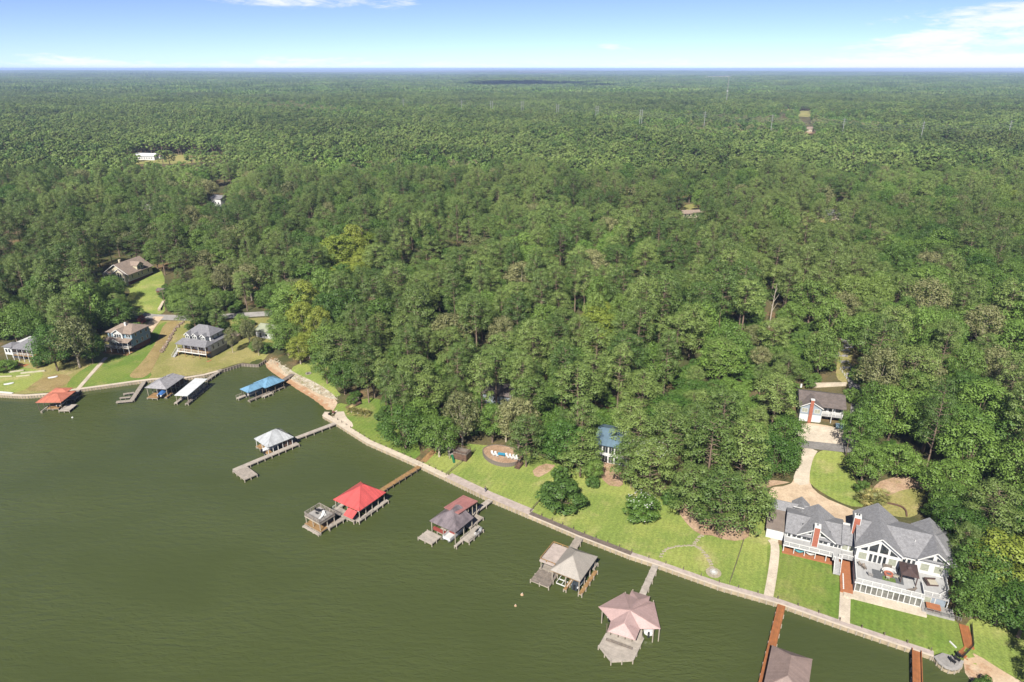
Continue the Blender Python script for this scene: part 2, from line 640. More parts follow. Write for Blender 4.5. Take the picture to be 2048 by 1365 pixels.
def height(X, Y):
    X, Y = np.asarray(X, float), np.asarray(Y, float)
    d = sdist(X, Y, LAND)
    h = 0.97 + 0.028 * np.clip(d, 0, 26) + 9.0 * sst(18, 190, d)
    h += 1.3 * sst(60, 160, d) * (np.sin(X / 61 + 1) * np.cos(Y / 83) + 0.6 * np.sin(X / 33 + Y / 41))
    R = np.hypot(X, Y)
    far = sst(450, 2500, R)
    h += far * (3.5 * np.sin(X / 420 + 0.6) * np.cos(Y / 510 + 1) + 5 * np.sin(X / 1300 + Y / 1900 + 2) + 3 * np.sin(Y / 730 - X / 2100))
    h += sst(5000, 12000, R) * (14 + 22 * np.sin(X / 3900 + 1.2) * np.sin(Y / 2600 + X / 5200) + 12 * np.cos(X / 1700 + Y / 3100))
    # beaches run down into the water instead of ending at a wall
    for b, off in ((bA, 4.5), (bB, 4.5)):
        pts = [tuple(p[:2]) for p in b]
        dl = seg_dist(X, Y, pts, False)
        near = (dl < 9)
        side = np.full(X.shape, 1e18)
        land_side = -dl
        for (ax, ay), (bx, by) in zip(pts[:-1], pts[1:]):                # which side of the nearest piece of waterline
            dx, dy = bx - ax, by - ay
            t_ = np.clip(((X - ax) * dx + (Y - ay) * dy) / (dx * dx + dy * dy), 0, 1)
            dk_ = np.hypot(X - ax - t_ * dx, Y - ay - t_ * dy)
            cl_ = dk_ < side
            side = np.where(cl_, dk_, side)
            land_side = np.where(cl_, np.where(dx * (Y - ay) - dy * (X - ax) > 0, dl, -dl), land_side)
        prof = np.where(land_side < 0, land_side * 0.12, 1.3 * sst(0, 7, land_side))
        w = sst(9, 4, dl)
        h = np.where(near, h * (1 - w) + prof * w, h)
    return h


def hzs(X, Y):
    """height of the built ground sheet (bilinear on its lattice)"""
    i = np.clip(np.searchsorted(gx, X) - 1, 0, len(gx) - 2)
    j = np.clip(np.searchsorted(gy, Y) - 1, 0, len(gy) - 2)
    u = np.clip((X - gx[i]) / (gx[i + 1] - gx[i]), 0, 1)
    v = np.clip((Y - gy[j]) / (gy[j + 1] - gy[j]), 0, 1)
    return (GH[i, j] * (1 - u) + GH[i + 1, j] * u) * (1 - v) + (GH[i, j + 1] * (1 - u) + GH[i + 1, j + 1] * u) * v


def hz(x, y):
    return float(hzs(np.array([x]), np.array([y]))[0])


def G(x, y, dz=0.0):
    """ground point seen at pixel x, y"""
    z = 1.1
    for _ in range(25):
        p = P(x, y, z)
        z2 = hz(p.x, p.y)
        if abs(z2 - z) < 0.01:
            break
        z = z * 0.4 + z2 * 0.6
    return Vector((p.x, p.y, z2 + dz))


STEP = 2.5
gx = np.concatenate([-420 - np.cumsum(np.geomspace(4, 6500, 46))[::-1], np.arange(-420, 420.1, STEP), 420 + np.cumsum(np.geomspace(4, 6500, 46))])
gy = np.concatenate([np.arange(20, 560.1, STEP), 560 + np.cumsum(np.geomspace(4, 5200, 60))])
GX, GY = np.meshgrid(gx, gy, indexing='ij')
GH = height(GX, GY)
GD = sdist(GX, GY, LAND)


def clip_sheet(name, dist, dz, mater, parent=None, kind='structure', rng_=None, label=None):
    """sheet of the ground lattice where dist > 0, cut exactly along dist = 0"""
    i0, i1, j0, j1 = 0, len(gx) - 1, 0, len(gy) - 1
    pos = dist > 0
    idx = np.argwhere(pos)
    if len(idx) == 0:
        return None
    i0, j0 = np.maximum(idx.min(0) - 1, 0)
    i1, j1 = np.minimum(idx.max(0) + 1, (len(gx) - 1, len(gy) - 1))
    P4 = pos[i0:i1, j0:j1].astype(int) + pos[i0 + 1:i1 + 1, j0:j1] + pos[i0 + 1:i1 + 1, j0 + 1:j1 + 1] + pos[i0:i1, j0 + 1:j1 + 1]
    vid, vs, fs = {}, [], []

    def vert(i, j):
        k = (i, j)
        if k not in vid:
            vid[k] = len(vs)
            vs.append((gx[i], gy[j], GH[i, j] + dz))
        return vid[k]

    def cut(a, b):
        k = (a, b) if a < b else (b, a)
        if k not in vid:
            t = dist[a] / (dist[a] - dist[b])
            vid[k] = len(vs)
            vs.append((gx[a[0]] + t * (gx[b[0]] - gx[a[0]]), gy[a[1]] + t * (gy[b[1]] - gy[a[1]]), GH[a] + t * (GH[b] - GH[a]) + dz))
        return vid[k]
    for i, j in np.argwhere(P4 > 0):
        i, j = int(i + i0), int(j + j0)
        c = [(i, j), (i + 1, j), (i + 1, j + 1), (i, j + 1)]
        if P4[i - i0, j - j0] == 4:
            fs.append(tuple(vert(*k) for k in c))
            continue
        poly = []
        for a in range(4):
            p, q = c[a], c[(a + 1) % 4]
            if pos[p]:
                poly.append(vert(*p))
            if pos[p] != pos[q]:
                poly.append(cut(p, q))
        if len(poly) > 2:
            fs.append(tuple(poly))
    me = bpy.data.meshes.new(name)
    me.from_pydata(vs, [], fs)
    me.materials.append(mater)
    me.polygons.foreach_set('use_smooth', [True] * len(me.polygons))
    o = link(name, me, parent)
    if kind:
        o['kind'] = kind
    return o


def smooth_poly(pts, k=2, closed=True):
    for _ in range(k):
        o = []
        n = len(pts)
        for i in range(n if closed else n - 1):
            a, b = Vector(pts[i]), Vector(pts[(i + 1) % n])
            o += [a * 0.75 + b * 0.25, a * 0.25 + b * 0.75]
        if not closed:
            o = [Vector(pts[0])] + o + [Vector(pts[-1])]
        pts = o
    return [tuple(p) for p in pts]


layer = [0.012]


def patch(name, px, mater, dz=None, smooth=1, world=False, inset=0.0):
    """flat ground cover (lawn, path, drive) laid on the land; px are photograph pixels on the ground"""
    pts = px if world else [W2(G(x, y)) for x, y in px]
    if smooth:
        pts = smooth_poly(pts, smooth)
    if dz is None:
        layer[0] += 0.004
        dz = layer[0]
    xs, ys = [p[0] for p in pts], [p[1] for p in pts]
    d = np.full(GX.shape, -1.0)
    m = (GX > min(xs) - 5) & (GX < max(xs) + 5) & (GY > min(ys) - 5) & (GY < max(ys) + 5)
    d[m] = np.minimum(sdist(GX[m], GY[m], pts), GD[m] - 0.3)
    d[m] -= inset
    return clip_sheet(name, d, dz, mater)


def far_patch(name, px, mater):
    """a field so far off that one flat sheet serves"""
    pts = [G(x, y) for x, y in px]
    z = max(p.z for p in pts) + 0.8
    o = MB().add([(p.x, p.y, z) for p in pts], [tuple(range(len(pts)))]).build(name, mater)
    o['kind'] = 'structure'
    return o


def strip(name, px, width, mater, dz=None, world=False):
    """path of even width along a polyline"""
    pts = px if world else [W2(G(x, y)) for x, y in px]
    pts = smooth_poly(pts, 2, False)
    if dz is None:
        layer[0] += 0.004
        dz = layer[0]
    # built as its own ribbon so that narrow paths keep clean edges
    dense = []
    for a, b in zip(pts[:-1], pts[1:]):
        n = max(1, int((Vector(b) - Vector(a)).length / 1.2))
        dense += [(a[0] + (b[0] - a[0]) * k / n, a[1] + (b[1] - a[1]) * k / n) for k in range(n)]
    dense.append(pts[-1])
    mb = MB()
    vs, fs = [], []
    for i, p in enumerate(dense):
        a, b = dense[max(0, i - 1)], dense[min(len(dense) - 1, i + 1)]
        t = (Vector(b) - Vector(a)).normalized()
        for s in (-1, -0.33, 0.33, 1):
            x, y = p[0] - t.y * s * width / 2, p[1] + t.x * s * width / 2
            vs.append((x, y, hz(x, y) + dz + 0.015))
    for i in range(len(dense) - 1):
        for k in range(3):
            fs.append((i * 4 + k + 1, i * 4 + k, i * 4 + k + 4, i * 4 + k + 5))
    mb.add(vs, fs)
    o = mb.build(name, mater)
    o['kind'] = 'structure'
    return o

# ------------------------------------------------------------------ land, water
clip_sheet('terrain', GD - 0.25, 0.0, M['floor'])

m, t, b = new_mat('lake_water')
n, l = t.nodes.new, t.links.new
geo = n('ShaderNodeNewGeometry')


def wtex(scale, st_, rot, det=3, dist=0.4):
    mp = n('ShaderNodeMapping')
    mp.inputs['Rotation'].default_value = (0, 0, rot)
    mp.inputs['Scale'].default_value = st_
    l(geo.outputs['Position'], mp.inputs['Vector'])
    k = n('ShaderNodeTexNoise')
    k.inputs['Scale'].default_value = scale
    k.inputs['Detail'].default_value = det
    k.inputs['Distortion'].default_value = dist
    l(mp.outputs[0], k.inputs['Vector'])
    return k.outputs['Fac']


w1 = wtex(0.55, (0.55, 1.5, 1), 0.25, 4)
w2 = wtex(1.7, (0.6, 1.4, 1), -0.15, 3)
w3 = wtex(0.05, (0.5, 1, 1), 0.3, 3)
ad = n('ShaderNodeMath')
ad.operation = 'MULTIPLY_ADD'
l(w2, ad.inputs[0])
ad.inputs[1].default_value = 0.35
l(w1, ad.inputs[2])
# patches of ruffled and calmer water
gain = n('ShaderNodeMapRange')
gain.inputs['From Min'].default_value = 0.35
gain.inputs['From Max'].default_value = 0.65
gain.inputs['To Min'].default_value = 0.25
gain.inputs['To Max'].default_value = 1.0
l(w3, gain.inputs['Value'])
bp = n('ShaderNodeBump')
bp.inputs['Distance'].default_value = 0.36
l(gain.outputs[0], bp.inputs['Strength'])
l(ad.outputs[0], bp.inputs['Height'])
l(bp.outputs[0], b.inputs['Normal'])
mx = n('ShaderNodeMix')
mx.data_type = 'RGBA'
mx.inputs['A'].default_value = (0.036, 0.0465, 0.014, 1)
mx.inputs['B'].default_value = (0.060, 0.073, 0.0245, 1)
l(w3, mx.inputs['Factor'])
l(mx.outputs['Result'], b.inputs['Base Color'])
b.inputs['Roughness'].default_value = 0.12
b.inputs['IOR'].default_value = 1.333
M['water'] = m
o = MB().add([(-1500, -400, 0), (500, -400, 0), (500, 300, 0), (-1500, 300, 0)], [(0, 1, 2, 3)]).build('lake_water', m)
tag(o, kind='structure')
o = MB().add([(-1500, -400, -2.6), (500, -400, -2.6), (500, 300, -2.6), (-1500, 300, -2.6)], [(0, 1, 2, 3)]).build('lake_bed', M['floor'])
tag(o, kind='structure')

# ------------------------------------------------------------------ ground cover
S_ = lambda L_: [(x, y) for x, y in L_]
patch('lawn', [(-60, 786), (0, 787), (45, 789), (92, 786), (148, 778), (211, 770), (230, 767), (300, 757), (372, 753), (409, 748), (437, 740), (483, 725), (516, 727), (532, 716), (560, 690), (560, 640), (540, 634), (470, 640), (365, 642), (300, 642), (270, 648), (205, 655), (190, 700), (60, 720), (-60, 730)], M['dry'])
patch('lawn', [(205, 773), (262, 764), (305, 757), (300, 740), (326, 690), (344, 645), (325, 643), (300, 668), (280, 695), (245, 708), (225, 712), (212, 720), (200, 738), (180, 755), (155, 776)], M['lush'])
patch('lawn', [(150, 777), (128, 777), (148, 750), (195, 722), (208, 718), (190, 745), (168, 770)], M['lush'])
patch('lawn', [(-60, 784), (40, 788), (55, 775), (90, 752), (80, 740), (40, 735), (30, 722), (70, 715), (-60, 735)], M['lawn'])
layer[0] = 0.045
patch('straw_strip', [(250, 758), (296, 756), (312, 725), (330, 690), (350, 660), (362, 642), (330, 642), (310, 690), (285, 725)], M['straw'])
patch('straw_patch', [(50, 785), (120, 780), (150, 752), (110, 748), (85, 757), (60, 772)], M['straw'])
patch('lawn', [(240, 628), (250, 600), (262, 585), (255, 575), (210, 570), (205, 556), (300, 530), (330, 545), (328, 600), (332, 630), (290, 632)], M['lawn'])
patch('lawn', [(575, 742), (600, 728), (640, 712), (665, 735), (665, 770), (690, 800), (660, 790), (620, 768)], M['lawn'])
layer[0] = 0.10
patch('beach', [(528, 722), (540, 717), (552, 722), (581, 750), (630, 778), (678, 800), (668, 822), (645, 835), (600, 800), (540, 750)], M['sand'], smooth=1)
layer[0] = 0.13
patch('wet_sand', [(520, 722), (531, 724), (548, 738), (568, 752), (604, 775), (634, 793), (655, 807), (664, 818), (640, 835), (560, 770)], M['wet'], smooth=1)
patch('wet_sand', [(1925, 1340), (1936, 1345), (1960, 1362), (2020, 1398), (2110, 1448), (2110, 1500), (1930, 1365)], M['wet'], smooth=1)
layer[0] = 0.16
patch('stone_strip', [(545, 722), (556, 722), (590, 748), (640, 770), (676, 797), (668, 803), (625, 783), (578, 756)], M['rubble'])
layer[0] = 0.02
patch('lawn', [(648, 827), (664, 812), (676, 805), (700, 812), (730, 795), (770, 800), (830, 850), (845, 930), (786, 905), (733, 882), (690, 855)], M['lush'])
patch('patio', [(645.5, 831), (657, 824), (682, 820), (691, 826), (690, 834), (702, 843), (707, 849), (706, 856), (700, 859), (672, 846)], M['concrete'], smooth=2)
patch('lawn', [(838, 930), (862, 905), (900, 885), (960, 890), (1050, 900), (1120, 930), (1200, 950), (1260, 960), (1330, 1000), (1400, 1050), (1480, 1070), (1530, 980), (1540, 965), (1535, 1060), (1552, 1090), (1548, 1218), (1440, 1186), (1260, 1124), (1056, 1042), (890, 966), (838, 942)], M['lawn'], smooth=0)
patch('lawn', [(1535, 1088), (1560, 1090), (1660, 1115), (1690, 1130), (1700, 1190), (1740, 1200), (1850, 1225), (1925, 1245), (1935, 1300), (1915, 1345), (1868, 1325), (1798, 1302), (1688, 1264), (1530, 1212)], M['lush'], smooth=0)
patch('lawn', [(1612, 960), (1618, 925), (1633, 903), (1680, 895), (1700, 930), (1720, 990), (1735, 1015), (1700, 1015), (1640, 985)], M['lawn'])
patch('lawn', [(1735, 1010), (1760, 985), (1800, 965), (1850, 960), (1850, 1000), (1830, 1040), (1770, 1030)], M['dry'])
layer[0] = 0.06
patch('mulch_bed', [(1735, 985), (1770, 955), (1850, 955), (1870, 985), (1830, 975), (1790, 985), (1765, 1000)], M['mulch'])
patch('lawn', [(1926, 1322), (1925, 1240), (1985, 1235), (2060, 1260), (2200, 1340), (2200, 1480), (1985, 1340), (1935, 1325)], M['lawn'])
layer[0] = 0.10
patch('beach', [(1922, 1320), (1943, 1300), (1990, 1335), (2060, 1375), (2200, 1450), (2200, 1560), (2000, 1420), (1935, 1360)], M['sand'])
patch('mulch_bed', [(1060, 950), (1070, 936), (1090, 928), (1112, 925), (1108, 940), (1092, 946), (1086, 960), (1074, 954)], M['mulch'])
patch('mulch_bed', [(1335, 1005), (1352, 1018), (1372, 1048), (1400, 1074), (1408, 1066), (1450, 1082), (1490, 1084), (1510, 1060), (1420, 1020), (1380, 985)], M['mulch'])
patch('mulch_bed', [(1195, 930), (1225, 905), (1240, 940), (1250, 975), (1225, 975), (1205, 965)], M['mulch'])
patch('mulch_bed', [(1510, 985), (1525, 960), (1600, 962), (1560, 970), (1540, 975)], M['mulch'])
patch('lawn', [(1670, 760), (1675, 720), (1680, 680), (1710, 690), (1700, 730), (1700, 775)], M['dry'])
# drives and roads
layer[0] = 0.085
patch('driveway', [(1536, 1000), (1538, 975), (1562, 975), (1586, 968), (1590, 950), (1608, 910), (1600, 894), (1640, 899), (1625, 915), (1618, 955), (1622, 978), (1660, 1003), (1712, 1020), (1720, 1040), (1700, 1060), (1680, 1055), (1640, 1030), (1560, 1020)], M['drive'], smooth=1)
patch('driveway', [(1588, 950), (1606, 912), (1598, 893), (1640, 900), (1626, 915), (1617, 958), (1619, 977), (1585, 968)], M['concrete'], smooth=1)
patch('parking_pad', [(1596, 845), (1650, 850), (1692, 862), (1700, 895), (1640, 890), (1596, 882)], M['drive'], smooth=1)
strip('road', [(1560, 885), (1604, 889), (1650, 894), (1698, 899), (1760, 900)], 4.2, M['asphalt'])
patch('parking_pad', [(1594, 848), (1690, 858), (1700, 893), (1594, 884)], M['concrete'], smooth=0)
strip('road', [(1702, 890), (1712, 840), (1715, 790), (1695, 735), (1683, 715), (1690, 702), (1700, 692), (1690, 678)], 3.6, M['concrete_grey'])
strip('road', [(150, 600), (200, 612), (240, 626), (300, 635), (350, 636), (400, 638), (440, 634), (500, 630), (550, 627), (620, 610), (700, 640)], 6.0, M['concrete_grey'])
strip('driveway', [(292, 668), (300, 655), (312, 640), (318, 634)], 4.5, M['drive'])
# footpaths
layer[0] = 0.11
strip('garden_path', [(155, 780), (170, 763), (190, 740), (212, 716)], 1.5, M['concrete'])
strip('garden_path', [(1536, 1198), (1545, 1150), (1552, 1092), (1542, 1080)], 2.0, M['concrete'])
patch('terrace', [(1533, 1062), (1560, 1068), (1558, 1085), (1548, 1100), (1540, 1085)], M['concrete'], smooth=2)
strip('garden_path', [(1688, 1249), (1690, 1200), (1692, 1150)], 2.2, M['concrete'])
# fields in the forest, far off
layer[0] = 0.05
patch('clearing', [(240, 322), (300, 314), (370, 311), (455, 313), (455, 322), (380, 324), (300, 322), (250, 328)], M['field'], smooth=1)
patch('clearing', [(1358, 436), (1362, 412), (1400, 405), (1440, 408), (1430, 430)], M['field'], smooth=1)
patch('clearing', [(1604, 450), (1606, 428), (1625, 424), (1700, 420), (1700, 435), (1620, 452)], M['field'], smooth=1)
far_patch('clearing', [(1590, 234), (1595, 222), (1625, 222), (1622, 236)], M['field'])
far_patch('clearing', [(1556, 226), (1560, 219), (1584, 219), (1582, 226)], M['field'])
far_patch('clearing', [(1600, 262), (1640, 258), (1650, 268), (1605, 270)], M['mulch'])
far_patch('clearing', [(1030, 145.8), (1080, 144.5), (1130, 145), (1130, 147), (1040, 147.3)], M['field'])
far_patch('clearing', [(1405, 154.5), (1470, 152.5), (1470, 154.5), (1410, 156)], M['field'])
strip('dirt_road', [(-60, 476), (0, 470), (60, 462), (130, 455)], 7, M['mulch'])
far_patch('clearing', [(1740, 182), (1748, 178.5), (1800, 178.5), (1800, 182)], M['field'])

# ------------------------------------------------------------------ tree kinds
def cards(centres, normals, size, jit, aspect=0.72):
    """leaf sprays: one diamond-shaped face per centre, facing along its normal"""
    k = len(centres)
    nrm = normals + rng.normal(0, jit, (k, 3))
    nrm /= np.linalg.norm(nrm, axis=1, keepdims=True) + 1e-9
    r = rng.normal(0, 1, (k, 3))
    u = np.cross(nrm, r)
    u /= np.linalg.norm(u, axis=1, keepdims=True) + 1e-9
    w = np.cross(nrm, u)
    s = (size * rng.uniform(0.6, 1.4, k))[:, None]
    a = centres + u * s
    c = centres - u * s
    bulge = nrm * s * 0.22
    b = centres + w * s * aspect - bulge
    d = centres - w * s * aspect - bulge
    return np.stack([a, b, c, d], 1).reshape(-1, 3)


def card_mesh(name, parts, mats):
    me = bpy.data.meshes.new(name)
    V = np.concatenate([p for p in parts])
    nq = len(V) // 4
    me.vertices.add(len(V))
    me.vertices.foreach_set('co', V.astype(np.float32).ravel())
    me.loops.add(nq * 4)
    me.loops.foreach_set('vertex_index', np.arange(nq * 4, dtype=np.int32))
    me.polygons.add(nq)
    me.polygons.foreach_set('loop_start', np.arange(0, nq * 4, 4, dtype=np.int32))
    me.polygons.foreach_set('loop_total', np.full(nq, 4, np.int32))
    for mm in mats:
        me.materials.append(mm)
    me.update(calc_edges=True)
    return me


def puff(c, r, k, size, jit=0.45, flat=0.75, up=0.25):
    d = rng.normal(0, 1, (k, 3))
    d /= np.linalg.norm(d, axis=1, keepdims=True)
    d[:, 2] = np.where(d[:, 2] < -0.35, -d[:, 2], d[:, 2])
    rad = r * rng.uniform(0.6, 1.08, (k, 1))
    pos = d * rad * np.array([1, 1, flat]) + np.array(c)
    return cards(pos, d + np.array([0, 0, up]), size, jit)


def pine_parts(hgt, rad, puffs, per, size, base=0.42, seed=0):
    """tall bare trunk, branches in irregular whorls, each ending in clumps of needles"""
    r_ = np.random.default_rng(seed)
    parts, limbs = [], MB()
    lean = r_.normal(0, 0.02, 2) * hgt
    tz = lambda z: (lean[0] * (z / hgt) ** 2, lean[1] * (z / hgt) ** 2)
    prev = (0, 0, -0.6)
    for i in range(1, 7):
        z = hgt * 0.93 * i / 6
        q = (*tz(z), z)
        limbs.tube(prev, q, 0.30 * hgt / 22 * (1.08 - 0.15 * i + 0.15), 0.30 * hgt / 22 * (1.08 - 0.15 * i), 7)
        prev = q
    for k in range(puffs):
        f = (k + 0.5) / puffs
        z = hgt * (base + (0.97 - base) * f ** 0.8)
        g = (z / hgt - base) / (1 - base)
        env = rad * (0.72 + 0.28 * math.sin(math.pi * min(1, 0.15 + 0.6 * g))) * math.sqrt(max(0.04, 1 - (max(0, g - 0.35) / 0.68) ** 2))
        a = k * 2.399 + r_.uniform(-0.5, 0.5)
        rr = env * r_.uniform(0.35, 1.0) ** 0.5 * 0.86
        x0, y0 = tz(z)
        c = (x0 + rr * math.cos(a), y0 + rr * math.sin(a), z + r_.uniform(-0.4, 0.6))
        pr = rad * r_.uniform(0.20, 0.36)
        parts.append(puff(c, pr, int(per * (pr / (rad * 0.34)) ** 2), size, 0.26, 0.78, 0.35))
        if rr > rad * 0.3:
            limbs.tube((x0, y0, z - 0.8), (c[0] * 0.9 + x0 * 0.1, c[1] * 0.9 + y0 * 0.1, c[2] - 0.1), 0.09, 0.03, 4)
    for s in range(5):                                                # dead stubs below the crown
        z = hgt * r_.uniform(0.1, base)
        a = r_.uniform(0, 6.28)
        ln = r_.uniform(0.8, 2.4)
        x0, y0 = tz(z)
        limbs.tube((x0, y0, z), (x0 + ln * math.cos(a), y0 + ln * math.sin(a), z + 0.2), 0.06, 0.02, 4)
    return parts, limbs


def oak_parts(hgt, rad, puffs, per, size, low=0.18, seed=0, droop=0.0, spiky=0.0):
    """spreading limbs and a wide, lumpy crown that reaches far down"""
    r_ = np.random.default_rng(seed)
    parts, limbs = [], MB()
    fork = hgt * max(0.2, low)
    limbs.tube((0, 0, -0.6), (0.1, 0, fork), 0.34 * hgt / 14, 0.25 * hgt / 14, 8)
    lob = r_.uniform(-1, 1, 6)
    for k in range(puffs):
        f = (k + 0.5) / puffs
        cz = 1 - 2 * f * 0.9
        a = k * 2.399 + r_.uniform(-0.4, 0.4)
        sr = math.sqrt(max(0, 1 - cz * cz))
        lump = 1 + 0.16 * lob[0] * math.sin(2 * a + lob[1] * 3) + 0.14 * lob[2] * math.sin(3 * a + lob[3] * 3)
        q = r_.uniform(0.62, 1.0)
        zc = hgt * (low + 1) / 2
        zr = hgt * (1 - low) / 2 * 0.88
        c = np.array([rad * 0.86 * sr * q * lump * math.cos(a), rad * 0.86 * sr * q * lump * math.sin(a), zc + zr * cz * (0.8 + 0.2 * q)])
        if cz < 0:
            c[0] *= 1 - 0.25 * cz * cz
            c[1] *= 1 - 0.25 * cz * cz
        pr = rad * r_.uniform(0.20, 0.36)
        parts.append(puff(c, pr, int(per * (pr / (rad * 0.32)) ** 2), size, 0.28, 0.8 + droop, 0.25 - droop * 0.4))
        if k % 3 == 0:
            limbs.tube((0.1, 0, fork - 0.3), tuple(c * 0.9), 0.12 * hgt / 14, 0.03, 5)
    return parts, limbs


KIND = {}      # kind -> list of (crown mesh, trunk mesh, reference height, reference radius)


def make_kind(kind, fn, variants, leaf, bark, **kw):
    KIND[kind] = []
    for i, (h_, r_, p_, per, size, extra) in enumerate(variants):
        a = dict(kw)
        a.update(extra)
        parts, limbs = fn(h_, r_, p_, per, size, seed=hash_seed(kind, i), **a)
        KIND[kind].append((card_mesh(kind + '_crown', parts, [leaf]), limbs.mesh(kind + '_trunk', bark), h_, r_))


def hash_seed(s, i):
    return sum(ord(c) * (k + 3) for k, c in enumerate(s)) * 7 + i * 131


make_kind('pine', pine_parts, [(24, 6.4, 40, 196, 0.202, {'base': 0.36}), (26, 6.8, 44, 196, 0.202, {'base': 0.30}), (22, 6.0, 34, 196, 0.197, {'base': 0.45}), (24, 7.0, 42, 196, 0.206, {'base': 0.40}), (20, 6.2, 42, 196, 0.202, {'base': 0.2})], M['pine'], M['bark'])
make_kind('oak', oak_parts, [(16, 7.0, 44, 182, 0.210, {}), (14, 6.4, 38, 182, 0.206, {'low': 0.12}), (17, 6.6, 42, 182, 0.210, {'low': 0.22}), (15, 7.6, 46, 182, 0.214, {'low': 0.15})], M['oak'], M['bark'])
make_kind('bright', oak_parts, [(17, 5.6, 46, 175, 0.210, {'low': 0.1}), (15, 6.0, 46, 175, 0.210, {'low': 0.12})], M['bright'], M['bark_pale'])
make_kind('olive', oak_parts, [(15, 6.6, 46, 154, 0.210, {'low': 0.25}), (16, 6.0, 44, 154, 0.210, {'low': 0.2, 'droop': 0.35})], M['olive'], M['bark_pale'])
make_kind('shrub', oak_parts, [(5, 3.2, 26, 168, 0.143, {'low': 0.02}), (4, 2.6, 22, 168, 0.139, {'low': 0.0}), (6.5, 3.0, 28, 168, 0.143, {'low': 0.02})], M['shrub'], M['bark'])


def spread_tree(name, kind, v, loc, h, rad, rz, label, group=None, cat='tree', leaf=None):
    cm_, tm_, h0, r0 = KIND[kind][v % len(KIND[kind])]
    t_ = thing(name, label, cat, loc, rz, group)
    t_.scale = (rad / r0, rad / r0, h / h0)
    c_ = link('crown', cm_, t_)
    k_ = link('trunk', tm_, t_)
    if leaf:
        c_.material_slots[0].link = 'OBJECT'
        c_.material_slots[0].material = leaf
    return t_

# ------------------------------------------------------------------ sea walls
POST = {}


def post(parent, x, y, z0, z1, r=0.15, mt='pile', name='post', tilt=None):
    """one round post of its own (posts of a size share their mesh)"""
    key = (round(r, 3), mt)
    if key not in POST:
        POST[key] = MB().tube((0, 0, 0), (0, 0, 1), 1, 1, 8).mesh('post', M[mt])
    o = link(name, POST[key], parent)
    o.location = (x, y, z0)
    o.scale = (r, r, z1 - z0)
    return o


def along(pts, gap):
    out_, carry = [], 0.0
    for a, b in zip(pts[:-1], pts[1:]):
        a, b = Vector(a), Vector(b)
        ln = (b - a).length
        s = carry
        while s < ln:
            p = a + (b - a) * (s / ln)
            out_.append((p.x, p.y, math.atan2(b.y - a.y, b.x - a.x)))
            s += gap
        carry = s - ln
    return out_


def seawall(label, px, cap_w, cap_m, face_m, rib_gap=2.0, walk=None, walk_m=None, walk_posts=0, post_m='pile_dark', post_h=0.75, world=None):
    base = world or wl(px)
    base = [Vector(p).to_2d() for p in base]
    org = Vector((base[0].x, base[0].y, 0))
    loc = [(p.x - org.x, p.y - org.y) for p in base]
    t_ = thing('seawall', label, 'sea wall', org)
    mk3 = lambda L_, z: [(x, y, z) for x, y in L_]

    def band(d0, d1, z0, z1, name, mt):
        a, b_ = offs(mk3(loc, 0), d0), offs(mk3(loc, 0), d1)
        mb = MB()
        for i in range(len(loc) - 1):
            mb.prism([a[i], a[i + 1], b_[i + 1], b_[i]], z0, z1)
        return mb.build(name, M[mt], t_)
    band(0.0, -0.3, -2.6, CAPZ - 0.12, 'face', face_m)
    band(0.12, 0.12 - cap_w, CAPZ - 0.12, CAPZ + 0.03, 'cap', cap_m)
    band(0.09, 0.0, 0.30, 0.50, 'wale', face_m)
    for x, y, a in along(offs(mk3(loc, 0), 0.07), rib_gap):
        post(t_, x, y, -2.4, CAPZ - 0.02, 0.14, 'pile', 'rib')
    if walk:
        o_ = band(0.12 - cap_w - 0.01, 0.12 - cap_w - walk, CAPZ - 0.25, CAPZ + 0.0, 'boardwalk', walk_m)
    if walk_posts:
        d_ = 0.12 - cap_w - (walk or 0) * 0.9
        for x, y, a in along(offs(mk3(loc, 0), d_), walk_posts)[1:]:
            post(t_, x, y, CAPZ - 0.2, CAPZ + post_h, 0.11, post_m, 'bollard_post')
    return t_


M['cap_cream'] = mat('cap_cream', (0.408, 0.347, 0.275), 0.8, 0.12, 0.5)
M['wall_tan'] = mat('wall_tan', (0.297, 0.239, 0.158), 0.85, 0.3, 0.9, stretch=(1, 1, 0.4))
M['walk_pink'] = mat('walk_pink', (0.322, 0.267, 0.235), 0.85, 0.2, 0.8)
M['walk_dark'] = mat('walk_dark', (0.117, 0.090, 0.074), 0.9, 0.3, 0.9)
seawall('cream capped sea wall along the left yards below the blue house', SEAWALL_WEST, 1.3, 'cap_cream', 'wall_tan', 1.0)
seawall('weathered wooden sea wall around the cove below the white house', SEAWALL_COVE, 0.5, 'wood_dark', 'wood_dark', 1.2)
seawall('pale concrete sea wall at the point with the patio', SEAWALL_POINT, 0.35, 'cap_cream', 'wall_tan', 2.2, 1.5, 'concrete', 2.6)
seawall('sea wall with wide pinkish boardwalk beside the person', SEAWALL_MID, 0.2, 'wall_tan', 'wall_tan', 1.1, 2.8, 'walk_pink', 0)
i_ = 3
seawall('tan sea wall with dark boardwalk below the round bush', SEAWALL_EAST[:i_], 0.35, 'cap_cream', 'wall_tan', 1.5, 1.5, 'walk_dark', 3.2)
seawall('long tan sea wall with pale walkway below the big grey-roofed house', SEAWALL_EAST[i_ - 1:], 0.35, 'cap_cream', 'wall_tan', 1.5, 1.3, 'walk_pink', 4.2)
seawall('rounded concrete bulkhead end beside the sandy corner beach', SEAWALL_ROUND, 0.6, 'concrete_grey', 'wall_tan', 1.2)
rp = [(x, y) for x, y in wl(SEAWALL_ROUND)]
o = MB().prism([(x, y) for x, y in rp] + [W2(P(1905, 1312, CAPZ)), W2(P(1885, 1306, CAPZ))], 0.6, CAPZ + 0.02).build('paved_corner', M['concrete_grey'])
tag(o, kind='structure')


